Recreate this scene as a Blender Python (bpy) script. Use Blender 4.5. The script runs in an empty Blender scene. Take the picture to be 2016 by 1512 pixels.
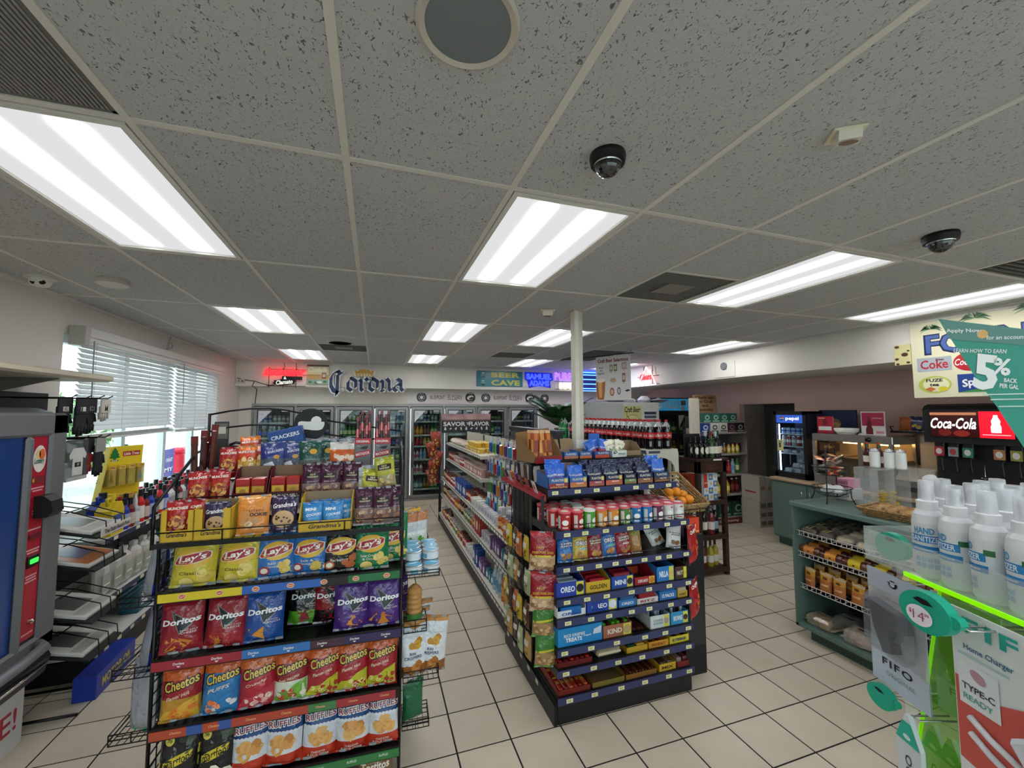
import bpy,bmesh,math,random
from math import sin,cos,pi,radians,sqrt,atan2
from mathutils import Matrix,Vector
random.seed(7)
scene = bpy.context.scene
COL = scene.collection
# ------------------------------------------------------------------ camera, world, exposure
F_PX,YAW,PIT,ROL,CAM_H = 808.7,0.3221,0.0681,-0.0023,1.83
CE = 2.714                                   # ceiling height
def cam_axes():
    f = Vector((sin(YAW)*cos(PIT),cos(YAW)*cos(PIT),sin(PIT)))
    r0 = Vector((cos(YAW),-sin(YAW),0)); u0 = r0.cross(f)
    return cos(ROL)*r0+sin(ROL)*u0,f,-sin(ROL)*r0+cos(ROL)*u0
RX,FWD,UPV = cam_axes()
cd = bpy.data.cameras.new('camera'); cam = bpy.data.objects.new('camera',cd); COL.objects.link(cam)
cd.sensor_fit = 'HORIZONTAL'; cd.sensor_width = 36.0; cd.lens = F_PX/2016*36.0
cd.clip_start = 0.02; cd.clip_end = 200
mw = Matrix((RX,UPV,-FWD)).transposed().to_4x4(); mw.translation = (0,0,CAM_H)
cam.matrix_world = mw
scene.camera = cam
def unproj(px,py,plane,val):              # pixel -> point on an axis-aligned plane (direction only; the plane gives the distance)
    d = RX*((px-1008)/F_PX) - UPV*((py-756)/F_PX) + FWD
    o = Vector((0,0,CAM_H)); t = (val-o['XYZ'.index(plane)])/d['XYZ'.index(plane)]
    return o+d*t
def toscreen(p):
    v = Vector(p)-Vector((0,0,CAM_H)); z = v.dot(FWD)
    return 1008+F_PX*v.dot(RX)/z,756-F_PX*v.dot(UPV)/z,z
world = bpy.data.worlds.new('sky'); scene.world = world; world.use_nodes = True
bgn = world.node_tree.nodes['Background']
bgn.inputs['Color'].default_value = (0.80,0.90,1.0,1); bgn.inputs['Strength'].default_value = 3.2
vs = scene.view_settings
vs.view_transform = 'Standard'; vs.look = 'None'; vs.gamma = 1.0; vs.exposure = 0.5; vs.use_curve_mapping = False
LAMP_BRIGHT,LAMP_DIM = 23.0,0.56            # fluorescent tube bands / rest of the diffuser

# ------------------------------------------------------------------ materials
def lin(h):
    h = h.lstrip('#'); h = h if len(h) == 6 else ''.join(c*2 for c in h); o = []
    for i in (0,2,4):
        c = int(h[i:i+2],16)/255.0
        o.append(c/12.92 if c <= 0.04045 else ((c+0.055)/1.055)**2.4)
    return (o[0],o[1],o[2],1.0)
_M = {}
def C(h,rough=0.5,metal=0.0,spec=0.5,emit=0.0,bump=None,alpha=1.0,trans=0.0,ior=1.45,var=None,name=None,sub=0.0,coat=0.0,emith=None):
    """principled material; bump=(scale,strength[,distance]); var=(scale,hex2,lo,hi) mixes a second colour by noise"""
    key = (h,rough,metal,spec,emit,bump,alpha,trans,ior,var,name,sub,coat,emith)
    if key in _M: return _M[key]
    m = bpy.data.materials.new(name or 'mat_'+h.strip('#')); m.use_nodes = True
    nt = m.node_tree; b = nt.nodes['Principled BSDF']
    b.inputs['Base Color'].default_value = lin(h); b.inputs['Roughness'].default_value = rough
    b.inputs['Metallic'].default_value = metal; b.inputs['Specular IOR Level'].default_value = spec
    b.inputs['Alpha'].default_value = alpha; b.inputs['Transmission Weight'].default_value = trans; b.inputs['IOR'].default_value = ior
    b.inputs['Coat Weight'].default_value = coat
    if emit:
        b.inputs['Emission Color'].default_value = lin(emith or h); b.inputs['Emission Strength'].default_value = emit
    tc = None
    if bump or var:
        tc = nt.nodes.new('ShaderNodeTexCoord')
    if bump:
        n = nt.nodes.new('ShaderNodeTexNoise'); n.inputs['Scale'].default_value = bump[0]; n.inputs['Detail'].default_value = 3
        bu = nt.nodes.new('ShaderNodeBump'); bu.inputs['Strength'].default_value = bump[1]
        bu.inputs['Distance'].default_value = bump[2] if len(bump) > 2 else 0.01
        nt.links.new(tc.outputs['Object'],n.inputs['Vector']); nt.links.new(n.outputs['Fac'],bu.inputs['Height'])
        nt.links.new(bu.outputs['Normal'],b.inputs['Normal'])
    if var:
        n = nt.nodes.new('ShaderNodeTexNoise'); n.inputs['Scale'].default_value = var[0]; n.inputs['Detail'].default_value = 4
        r = nt.nodes.new('ShaderNodeMapRange'); r.inputs['From Min'].default_value = var[2]; r.inputs['From Max'].default_value = var[3]
        mx = nt.nodes.new('ShaderNodeMix'); mx.data_type = 'RGBA'
        mx.inputs[6].default_value = lin(h); mx.inputs[7].default_value = lin(var[1])
        nt.links.new(tc.outputs['Object'],n.inputs['Vector']); nt.links.new(n.outputs['Fac'],r.inputs['Value'])
        nt.links.new(r.outputs['Result'],mx.inputs[0]); nt.links.new(mx.outputs[2],b.inputs['Base Color'])
    _M[key] = m
    return m
def film(h,rough=0.28): return C(h,rough*0.75,bump=(17.0,0.75,0.025),spec=0.7,name='film_'+h.strip('#'))
def ink(h): return C(h,0.35)
def card(h): return C(h,0.55)
def glassmat(tint='#ffffff',rough=0.02,name='clear_glass'):
    key = ('glass',tint,rough)
    if key in _M: return _M[key]
    m = bpy.data.materials.new(name); m.use_nodes = True; nt = m.node_tree
    for n in list(nt.nodes):
        if n.type != 'OUTPUT_MATERIAL': nt.nodes.remove(n)
    out = [n for n in nt.nodes if n.type == 'OUTPUT_MATERIAL'][0]
    t = nt.nodes.new('ShaderNodeBsdfTransparent'); t.inputs[0].default_value = lin(tint)
    g = nt.nodes.new('ShaderNodeBsdfGlossy'); g.inputs['Roughness'].default_value = rough
    lw = nt.nodes.new('ShaderNodeLayerWeight'); lw.inputs[0].default_value = 0.5
    pw = nt.nodes.new('ShaderNodeMath'); pw.operation = 'POWER'; pw.inputs[1].default_value = 4.0; nt.links.new(lw.outputs['Facing'],pw.inputs[0])
    fr = nt.nodes.new('ShaderNodeMath'); fr.operation = 'MULTIPLY_ADD'; fr.inputs[1].default_value = 0.5; fr.inputs[2].default_value = 0.03; nt.links.new(pw.outputs[0],fr.inputs[0])
    mx = nt.nodes.new('ShaderNodeMixShader')
    nt.links.new(fr.outputs[0],mx.inputs[0]); nt.links.new(t.outputs[0],mx.inputs[1]); nt.links.new(g.outputs[0],mx.inputs[2])
    nt.links.new(mx.outputs[0],out.inputs[0]); _M[key] = m
    return m
def hazy(h,alpha,rough=0.15):               # clear plastic wrap / acrylic tinted a little
    return C(h,rough,alpha=alpha,spec=0.6,name='plastic_'+h.strip('#'))
BLACK = C('#0b0b0c',0.4); WIRE = C('#0a0a0b',0.35,metal=0.2); WHITE = C('#eceae4',0.5)

# ------------------------------------------------------------------ mesh builder
_TXT = {}
def text_shape(s,bold=0.0,shear=0.0,space=1.0,res=2):
    key = (s,bold,shear,space,res)
    if key in _TXT: return _TXT[key]
    cu = bpy.data.curves.new('lettering','FONT'); cu.body = s; cu.resolution_u = res; cu.offset = bold; cu.shear = shear; cu.space_character = space
    cu.align_x = 'CENTER'
    o = bpy.data.objects.new('lettering',cu); me = bpy.data.meshes.new_from_object(o)
    vs_ = [(v.co.x,v.co.y) for v in me.vertices]; fs = [tuple(p.vertices) for p in me.polygons]
    bpy.data.objects.remove(o); bpy.data.meshes.remove(me); bpy.data.curves.remove(cu)
    if vs_:
        x0 = min(v[0] for v in vs_); x1 = max(v[0] for v in vs_); y0 = min(v[1] for v in vs_); y1 = max(v[1] for v in vs_)
        cx,cy = (x0+x1)/2,(y0+y1)/2; w,h = x1-x0 or 1,y1-y0 or 1
        vs_ = [((x-cx)/w,(y-cy)/h) for x,y in vs_]
        _TXT[key] = (vs_,fs,h/w)
    else: _TXT[key] = ([],[],1)
    return _TXT[key]
class MB:
    def __init__(s): s.v = []; s.f = []; s.mi = []; s.sm = []; s.mats = []; s.T = Matrix.Identity(4)
    def slot(s,m):
        if m not in s.mats: s.mats.append(m)
        return s.mats.index(m)
    def add(s,vs_,fs,mat,smooth=False):
        o = len(s.v); T = s.T
        s.v.extend([T @ Vector(v) for v in vs_]); k = s.slot(mat)
        for f in fs: s.f.append([i+o for i in f]); s.mi.append(k); s.sm.append(smooth)
        return s
    def box(s,x0,x1,y0,y1,z0,z1,mat,bev=0.0):
        if x1 < x0: x0,x1 = x1,x0
        if y1 < y0: y0,y1 = y1,y0
        if z1 < z0: z0,z1 = z1,z0
        if bev > 0:
            b = min(bev,(x1-x0)/2.01,(y1-y0)/2.01,(z1-z0)/2.01); vs_ = []; idx = {}
            X = (x0,x1); Y = (y0,y1); Z = (z0,z1)
            for i in (0,1):
                for j in (0,1):
                    for k in (0,1):
                        sx,sy,sz = (1 if i == 0 else -1)*b,(1 if j == 0 else -1)*b,(1 if k == 0 else -1)*b
                        for a,p in enumerate(((X[i],Y[j]+sy,Z[k]+sz),(X[i]+sx,Y[j],Z[k]+sz),(X[i]+sx,Y[j]+sy,Z[k]))):
                            idx[i,j,k,a] = len(vs_); vs_.append(p)
            q = lambda *L: [idx[t] for t in L]
            fs = [q((0,0,0,0),(0,0,1,0),(0,1,1,0),(0,1,0,0)),q((1,0,0,0),(1,1,0,0),(1,1,1,0),(1,0,1,0)),
                  q((0,0,0,1),(1,0,0,1),(1,0,1,1),(0,0,1,1)),q((0,1,0,1),(0,1,1,1),(1,1,1,1),(1,1,0,1)),
                  q((0,0,0,2),(0,1,0,2),(1,1,0,2),(1,0,0,2)),q((0,0,1,2),(1,0,1,2),(1,1,1,2),(0,1,1,2))]
            for j in (0,1):
                for k in (0,1): fs.append(q((0,j,k,1),(1,j,k,1),(1,j,k,2),(0,j,k,2)))
            for i in (0,1):
                for k in (0,1): fs.append(q((i,0,k,0),(i,1,k,0),(i,1,k,2),(i,0,k,2)))
            for i in (0,1):
                for j in (0,1): fs.append(q((i,j,0,0),(i,j,1,0),(i,j,1,1),(i,j,0,1)))
            for i in (0,1):
                for j in (0,1):
                    for k in (0,1): fs.append(q((i,j,k,0),(i,j,k,1),(i,j,k,2)))
            return s.add(vs_,fs,mat)
        vs_ = [(x0,y0,z0),(x1,y0,z0),(x1,y1,z0),(x0,y1,z0),(x0,y0,z1),(x1,y0,z1),(x1,y1,z1),(x0,y1,z1)]
        return s.add(vs_,[(0,3,2,1),(4,5,6,7),(0,1,5,4),(1,2,6,5),(2,3,7,6),(3,0,4,7)],mat)
    def lathe(s,prof,n=16,mat=None,cx=0,cy=0,cz=0,smooth=True,cap=True):
        """prof: list of (r,z[,mat]); mat of a row applies to the band above it"""
        cur = mat
        for i in range(len(prof)-1):
            if len(prof[i]) > 2: cur = prof[i][2]
            r0,z0 = prof[i][:2]; r1,z1 = prof[i+1][:2]
            vs_ = []
            for k in range(n):
                a = 2*pi*k/n
                vs_.append((cx+r0*cos(a),cy+r0*sin(a),cz+z0)); vs_.append((cx+r1*cos(a),cy+r1*sin(a),cz+z1))
            fs = [(2*k,(2*k+2) % (2*n),(2*k+3) % (2*n),2*k+1) for k in range(n)]
            s.add(vs_,fs,cur,smooth)
        if cap:
            for (r,z),m,fl in ((prof[0][:2],prof[0][2] if len(prof[0]) > 2 else mat,True),(prof[-1][:2],prof[-1][2] if len(prof[-1]) > 2 else cur,False)):
                if r > 1e-5:
                    vs_ = [(cx+r*cos(2*pi*k/n),cy+r*sin(2*pi*k/n),cz+z) for k in range(n)]
                    s.add(vs_,[tuple(range(n))[::-1] if fl else tuple(range(n))],m)
        return s
    def cyl(s,r,x,y,z0,z1,mat,n=12,r1=None):
        return s.lathe([(r,z0),(r if r1 is None else r1,z1)],n,mat,x,y)
    def rod(s,p,q,r,mat,n=6,r1=None):
        p = Vector(p); q = Vector(q); d = (q-p).normalized()
        u = d.orthogonal().normalized(); w = d.cross(u); r1 = r if r1 is None else r1; vs_ = []
        for k in range(n):
            a = 2*pi*k/n; c = u*cos(a)+w*sin(a); vs_.append(p+c*r); vs_.append(q+c*r1)
        fs = [(2*k,(2*k+2) % (2*n),(2*k+3) % (2*n),2*k+1) for k in range(n)]+[tuple(range(0,2*n,2))[::-1],tuple(range(1,2*n,2))]
        return s.add(vs_,fs,mat,n > 4)
    def tube(s,pts,r,mat,n=5,closed=False):
        pts = [Vector(p) for p in pts]; N = len(pts); vs_ = []; up = None
        for i,p in enumerate(pts):
            a = pts[i-1] if (i or closed) else p; b = pts[(i+1) % N] if (i < N-1 or closed) else p
            d = (b-a)
            if d.length < 1e-9: d = Vector((0,0,1))
            d.normalize()
            if up is None: up = d.orthogonal().normalized()
            up = (up-d*up.dot(d))
            if up.length < 1e-6: up = d.orthogonal()
            up.normalize(); w = d.cross(up)
            for k in range(n):
                t = 2*pi*k/n; vs_.append(p+up*cos(t)*r+w*sin(t)*r)
        fs = []
        for i in range(N if closed else N-1):
            j = (i+1) % N
            for k in range(n): fs.append((i*n+k,i*n+(k+1) % n,j*n+(k+1) % n,j*n+k))
        if not closed: fs += [tuple(range(n))[::-1],tuple(range((N-1)*n,N*n))]
        return s.add(vs_,fs,mat,True)
    def prism(s,poly,y0,y1,mat,fn=None):
        """poly of (x,z) extruded between y0 (front) and y1"""
        n = len(poly); fn = fn or (lambda x,y,z: (x,y,z))
        vs_ = [fn(x,y0,z) for x,z in poly]+[fn(x,y1,z) for x,z in poly]
        fs = [tuple(range(n)),tuple(range(n,2*n))[::-1]]+[(i,n+i,n+(i+1) % n,(i+1) % n) for i in range(n)]
        return s.add(vs_,fs,mat)
    def flat(s,poly,fn,mat): return s.add([fn(x,y) for x,y in poly],[tuple(range(len(poly)))],mat)
    def quadgrid(s,x0,x1,y0,y1,fn,mat,nx=1,ny=1,smooth=False):
        vs_ = [fn(x0+(x1-x0)*i/nx,y0+(y1-y0)*j/ny) for j in range(ny+1) for i in range(nx+1)]
        fs = [(j*(nx+1)+i,j*(nx+1)+i+1,(j+1)*(nx+1)+i+1,(j+1)*(nx+1)+i) for j in range(ny) for i in range(nx)]
        return s.add(vs_,fs,mat,smooth)
    def disc(s,cx,cy,rx,ry,fn,mat,n=20,rings=2,a0=0.0):
        vs_ = [fn(cx,cy)]; fs = []
        ca,sa = cos(a0),sin(a0)
        for j in range(1,rings+1):
            for k in range(n):
                u,v = rx*j/rings*cos(2*pi*k/n),ry*j/rings*sin(2*pi*k/n)
                vs_.append(fn(cx+u*ca-v*sa,cy+u*sa+v*ca))
        for k in range(n): fs.append((0,1+k,1+(k+1) % n))
        for j in range(rings-1):
            for k in range(n): fs.append((1+j*n+k,1+(j+1)*n+k,1+(j+1)*n+(k+1) % n,1+j*n+(k+1) % n))
        return s.add(vs_,fs,mat)
    def text(s,t,cx,cy,w,fn,mat,h=None,bold=0.02,shear=0.0,rot=0.0,space=1.0,res=2,arc=0.0,extrude=None):
        vs_,fs,asp = text_shape(t,bold,shear,space,res)
        h = w*asp if h is None else h; c,d = cos(rot),sin(rot); P = []
        for x,y in vs_:
            x *= w; y *= h; y += arc*(1-(2*x/w)**2)*h
            P.append((cx+x*c-y*d,cy+x*d+y*c))
        s.add([fn(x,y) for x,y in P],fs,mat)
        return s
    def mesh(s,name='mesh'):
        me = bpy.data.meshes.new(name); me.from_pydata([tuple(v) for v in s.v],[],s.f)
        for m in s.mats: me.materials.append(m)
        me.polygons.foreach_set('material_index',s.mi); me.polygons.foreach_set('use_smooth',s.sm); me.update()
        return me
def FY(y,x0=0.0,z0=0.0):        # decal plane facing -Y at depth y
    return lambda a,b: (x0+a,y,z0+b)
def FZ(z,x0=0.0,y0=0.0): return lambda a,b: (x0+a,y0+b,z)
def FX(x,y0=0.0,z0=0.0,sgn=-1):  # plane facing -X (sgn -1: text reads right when seen from -X)
    return lambda a,b: (x,y0+sgn*a,z0+b)
def FC(r,z0=0.0,a0=-pi/2,cx=0,cy=0): # wrapped on a cylinder, centred at angle a0
    return lambda a,b: (cx+r*cos(a0+a/r),cy+r*sin(a0+a/r),z0+b)

# ------------------------------------------------------------------ objects
def tag(o,label=None,cat=None,group=None,kind=None):
    if label: o['label'] = label
    if cat: o['category'] = cat
    if group: o['group'] = group
    if kind: o['kind'] = kind
    return o
def ob(name,src,parent=None,label=None,cat=None,group=None,loc=None,rot=None,kind=None,scale=None):
    me = src.mesh(name) if isinstance(src,MB) else src
    o = bpy.data.objects.new(name,me); COL.objects.link(o)
    if loc is not None: o.location = loc
    if rot is not None: o.rotation_euler = rot if hasattr(rot,'__len__') else (0,0,rot)
    if scale is not None: o.scale = scale if hasattr(scale,'__len__') else (scale,)*3
    if parent is not None: o.parent = parent
    return tag(o,label,cat,group,kind)
def thing(name,label,cat,loc=(0,0,0),rot=0.0,group=None,kind=None):
    o = bpy.data.objects.new(name,None); COL.objects.link(o); o.empty_display_size = 0.05
    o.location = loc; o.rotation_euler = rot if hasattr(rot,'__len__') else (0,0,rot)
    return tag(o,label,cat,group,kind)
class Proto:
    """a thing with parts, [(part_name, mesh)], placed as many times as wanted"""
    def __init__(s,name,parts): s.name = name; s.parts = [(n,m.mesh(n) if isinstance(m,MB) else m) for n,m in parts]
    def put(s,label,cat,loc,rot=0.0,group=None,scale=None):
        t = thing(s.name,label,cat,loc,rot,group)
        if scale is not None: t.scale = scale if hasattr(scale,'__len__') else (scale,)*3
        for n,m in s.parts: ob(n,m,t)
        return t
def struct(name,src,parent=None,**k): return ob(name,src,parent,kind=None if parent else 'structure',**k)
# ------------------------------------------------------------------ pillow bags
class Bag:
    """pillow pouch standing on z=0, printed front facing -Y"""
    def __init__(s,w,h,t,bands,ops=(),seed=0,back='#9b9ca0',lean=0.0,crimp=0.045,nu=14,nv=18,rough=0.28,bulge=0.42,backmat=None):
        s.w,s.h,s.t,s.seed,s.lean,s.crimp,s.bulge = w,h,t,seed,lean,crimp,bulge
        r = random.Random(seed); s.ph = [r.uniform(0,6.28) for _ in range(8)]; s.k = [r.uniform(5,9),r.uniform(6,11),r.uniform(2,4)]
        mb = s.mb = MB()
        vsn = sorted(set([0,crimp*0.5,crimp,1-crimp,1-crimp*0.5,1]+[crimp+(1-2*crimp)*(0.5-0.5*cos(pi*i/nv)) for i in range(nv+1)]+[b[0] for b in bands if 0 < b[0] < 1]))
        us = [-1+2*i/nu for i in range(nu+1)]
        for side in (0,1):
            vv = [s.S(u,v,side) for v in vsn for u in us]; n = nu+1
            for j in range(len(vsn)-1):
                vm = (vsn[j]+vsn[j+1])/2; c = bands[0][1]
                for b in bands:
                    if vm >= b[0]: c = b[1]
                m = (c if not isinstance(c,str) else film(c,rough)) if side == 0 else (backmat or film(back,rough))
                fs = [(j*n+i,j*n+i+1,(j+1)*n+i+1,(j+1)*n+i) for i in range(nu)]
                if side: fs = [f[::-1] for f in fs]
                o = len(mb.v); used = vv[j*n:(j+2)*n]
                mb.add(used,[tuple(q-j*n for q in f) for f in fs],m,True)
        e = [0.0011]
        for op in ops:
            e[0] += 0.00025; F = lambda x,z,e_=e[0]: s.front(x,z,e_)
            k = op[0]
            if k == 'disc': _,cx,cz,rx,rz,c = op[:6]; mb.disc(cx*w,cz*h,rx*w,rz*h,F,ink(c),22,3,op[6] if len(op) > 6 else 0.0)
            elif k == 'text':
                _,tx,cx,cz,ww,hh,c = op[:7]; o = op[7] if len(op) > 7 else {}
                mb.text(tx,cx*w,cz*h,ww*w,F,ink(c),h=hh*h if hh else None,**o)
            elif k == 'poly':
                P = [(x*w,z*h) for x,z in op[1]]; gx_,gz_ = sum(p[0] for p in P)/len(P),sum(p[1] for p in P)/len(P); Q = []
                for i in range(len(P)):
                    a,b_ = P[i],P[(i+1) % len(P)]
                    for q in range(3): Q.append((a[0]+(b_[0]-a[0])*q/3,a[1]+(b_[1]-a[1])*q/3))
                n_ = len(Q); vv = [F(gx_,gz_)]+[F(gx_+(p[0]-gx_)*j/3,gz_+(p[1]-gz_)*j/3) for j in (1,2,3) for p in Q]
                ff = [(0,1+i,1+(i+1) % n_) for i in range(n_)]+[(1+j*n_+i,1+(j+1)*n_+i,1+(j+1)*n_+(i+1) % n_,1+j*n_+(i+1) % n_) for j in (0,1) for i in range(n_)]
                mb.add(vv,ff,ink(op[2]))
            elif k == 'quad': _,x0,x1,z0,z1,c = op; mb.quadgrid(x0*w,x1*w,z0*h,z1*h,F,ink(c),5,3)
            elif k == 'chips':
                _,cx,cz,sx,sz,n_,c,sz_ = op; rr = random.Random(seed+5)
                for q in range(n_):
                    a = rr.uniform(0,6.28); px_,pz = cx+rr.uniform(-sx,sx),cz+rr.uniform(-sz,sz); P = []
                    F = lambda x,z,e_=e[0]+0.0002*(q % 5): s.front(x,z,e_)
                    nn = 3 if op[0] == 'tri' else 7
                    P = [(px_*w+sz_*w*rr.uniform(0.7,1.1)*cos(a+2*pi*i/nn),pz*h+sz_*w*rr.uniform(0.6,1.0)*sin(a+2*pi*i/nn)) for i in range(nn)]
                    mb.flat(P,F,ink(c if isinstance(c,str) else rr.choice(c)))
            elif k == 'tri':
                _,cx,cz,n_,c,sz_ = op; rr = random.Random(seed+9)
                for q in range(n_):
                    a = rr.uniform(0,6.28); px_,pz = cx+rr.uniform(-0.18,0.18),cz+rr.uniform(-0.035,0.035)
                    F = lambda x,z,e_=e[0]+0.0002*q: s.front(x,z,e_)
                    mb.flat([(px_*w+sz_*w*cos(a+2.094*i),pz*h+sz_*w*sin(a+2.094*i)) for i in range(3)],F,ink(c if isinstance(c,str) else rr.choice(c)))
    def S(s,u,v,side=0,e=0.0):
        w,h,t,c = s.w,s.h,s.t,s.crimp
        b = 0.0
        if c < v < 1-c:
            q = (v-c)/(1-2*c); q2 = q**(1.0-0.35*(s.bulge < 0.5)) if s.bulge < 0.5 else q
            b = (sin(pi*q2))**0.5
        pu = max(0.0,1-abs(u)**2.8)**0.75
        x = u*w/2*(1-0.055*b*(1 if v < 0.97 else 0)); z = v*h
        dz = min(v-0.0,1-v); cre = math.exp(-dz*7.0)
        wr = 0.085*t*(sin(s.k[0]*u+s.ph[0]+2*v)+0.6*sin(s.k[1]*u+s.ph[1]-3*v))*cre + 0.025*t*sin(s.k[2]*u+7*v+s.ph[2])
        y = t/2*pu*b + (wr*(0.3+b)*(1 if abs(u) < 0.99 else 0))
        if side == 0: y = -y-e-0.0002
        else: y = y*0.9+e+0.0002
        if v <= c or v >= 1-c: y += 0.0025*sin(6*u+s.ph[4])+0.004*sin(2.5*u+s.ph[5])
        y += s.lean*z
        return (x,y,z)
    def front(s,x,z,e=0.001): return s.S(max(-1,min(1,x/(s.w/2)/0.97)),max(0,min(1,z/s.h)),0,e)
    def mesh(s,name): return s.mb.mesh(name)
def carton(mb,x0,x1,y0,y1,z0,z1,mat,edge=None,bev=0.002): mb.box(x0,x1,y0,y1,z0,z1,mat,bev=bev)
def open_tray(w,d,h,hf,col,inner='#8d7a62',cut=None,th=0.003,back=None,sidef=None):
    """display tray: floor, back, sides sloping down to a low front (hf); base at z=0, centred in x, front at y=0"""
    mb = MB(); m = card(col); mi_ = card(inner); hb = back or h; x0,x1 = -w/2,w/2; sf = sidef or hf
    mb.box(x0,x1,0,d,0,th,mi_); mb.box(x0,x1,d-th,d,0,hb,m); mb.box(x0+th,x1-th,d-th-0.0006,d-th,th,hb,mi_)
    for x,a,b in ((x0,x0,x0+th),(x1,x1-th,x1)):
        vs_ = [(a,0,0),(a,d,0),(a,d,hb),(a,d*0.45,hb*0.9),(a,0,sf),(b,0,0),(b,d,0),(b,d,hb),(b,d*0.45,hb*0.9),(b,0,sf)]
        mb.add(vs_,[(0,4,3,2,1),(5,6,7,8,9),(0,5,9,4),(1,2,7,6),(2,3,8,7),(3,4,9,8)],m)
    if cut:
        cw,ch = cut; P = [(x0,0),(x1,0),(x1,hf),(cw/2+0.006,hf),(cw/2,hf-0.006),(cw/2,hf-ch+0.006),(cw/2-0.006,hf-ch),(-cw/2+0.006,hf-ch),(-cw/2,hf-ch+0.006),(-cw/2,hf-0.006),(-cw/2-0.006,hf),(x0,hf)]
        mb.prism([(x0,0),(x1,0),(x1,hf-ch),(x0,hf-ch)],0,th,m); mb.prism([(x0,hf-ch),(-cw/2,hf-ch),(-cw/2,hf),(x0,hf)],0,th,m); mb.prism([(cw/2,hf-ch),(x1,hf-ch),(x1,hf),(cw/2,hf)],0,th,m)
    else: mb.box(x0,x1,0,th,0,hf,m)
    return mb
def wine_mesh(glass='#10150f',label='#e6e0cf',cap='#1a1a1c',r=0.037,h=0.30,lab2=None,clear=False):
    mb = MB(); g = C(glass,0.08,spec=0.8); l = C(label,0.5); c = C(cap,0.35)
    mb.lathe([(r*0.9,0,g),(r,0.006,g),(r,h*0.10,g),(r,h*0.16,l),(r*1.006,h*0.165,l),(r*1.006,h*0.42,l),(r,h*0.425,g),(r,h*0.58,g),(r*0.85,h*0.66),(r*0.42,h*0.74,g),(r*0.38,h*0.80,c),(r*0.40,h*0.80,c),(r*0.38,h*0.985,c),(r*0.33,h,c)],14)
    if lab2: mb.quadgrid(-r*0.7,r*0.7,h*0.22,h*0.34,FC(r*1.012),ink(lab2),6,1)
    return mb
def price_strip(parent,x0,x1,y,z0,z1,col,n,axis='X',tags=True,tagcol='#ded79e',name='price_rail'):
    mb = MB()
    if axis == 'X': mb.box(x0,x1,y-0.004,y,z0,z1,C(col,0.35),bev=0.001)
    else: mb.box(y-0.004,y,x0,x1,z0,z1,C(col,0.35),bev=0.001)
    r_ = ob(name,mb,parent)
    return r_
def clutch(pts,seed=0):
    r = random.Random(seed); return [(a+r.uniform(-.004,.004),b+r.uniform(-.004,.004)) for a,b in pts]
# ------------------------------------------------------------------ the room
XL,XR,YF,YB,YS,XS = -2.26,6.10,-2.0,8.38,8.08,4.95
SOF = 2.285
WALLM = C('#d8d3ca',0.7,bump=(180,0.08,0.002)); PINK = C('#dfbcb0',0.7,bump=(160,0.1,0.002)); SOFM = C('#dedad2',0.75,bump=(150,0.06,0.002))
TRIMM = C('#cfcac0',0.5)
# --- floor
GROUT = C('#1d1817',0.9)
def floor_tile_mat():
    m = C('#cbbfac',0.32,var=(2.2,'#bdb09c',0.35,0.75),spec=0.45,name='floor_tile'); nt = m.node_tree; b = nt.nodes['Principled BSDF']
    tc = nt.nodes.new('ShaderNodeTexCoord'); n = nt.nodes.new('ShaderNodeTexNoise'); n.inputs['Scale'].default_value = 240
    r = nt.nodes.new('ShaderNodeMapRange'); r.inputs['To Min'].default_value = 0.26; r.inputs['To Max'].default_value = 0.46
    nt.links.new(tc.outputs['Object'],n.inputs['Vector']); nt.links.new(n.outputs['Fac'],r.inputs['Value']); nt.links.new(r.outputs['Result'],b.inputs['Roughness'])
    return m
FTM = floor_tile_mat()
mb = MB(); mb.box(XL-0.1,XR+1.2,YF-0.1,YB+0.9,-0.06,-0.003,GROUT); floor = struct('floor',mb)
TS,FX0,FY0 = 0.305,1.9816,2.0088
mb = MB(); mb.box(-0.148,0.148,-0.148,0.148,-0.003,0.0,FTM,bev=0.0012); tile_me = mb.mesh('floor_tile')
cells = []
for i in range(-15,15):
    for j in range(-15,22):
        x,y = FX0+TS*(i+0.5),FY0+TS*(j+0.5)
        if x-0.15 < XL+0.02 or x+0.15 > XR+0.3 or y-0.15 < YF or y+0.15 > YB+0.05: continue
        sx,sy,z = toscreen((x,y,0)); hid = (1.05 < x < 2.0 and y > 2.4) or (3.35 < x < 4.2 and y < 2.5) or x < -1.85 or x > 5.5 or z < 0.3
        vis = (not hid) and -60 < sx < 2080 and -60 < sy < 1580
        cells.append((0 if vis else 1,z,x,y))
cells.sort(); rest = MB()
for k,(h,z,x,y) in enumerate(cells):
    if k < 298: ob('floor_tile',tile_me,floor,loc=(x,y,0))
    else: rest.box(x-0.148,x+0.148,y-0.148,y+0.148,-0.003,0.0,FTM)
for j in range(-15,22):
    y = FY0+TS*(j+0.5)
    for x0_,x1_ in ((XL,FX0+TS*math.ceil((XL+0.02-FX0)/TS)-0.002),(FX0+TS*math.floor((XR+0.3-FX0)/TS)+0.002,XR+0.6)):
        if YF < y < YB+0.2: rest.box(x0_,x1_,y-0.148,y+0.148,-0.003,0.0,FTM)
ob('floor_tile_field',rest,floor,kind='stuff')
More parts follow.
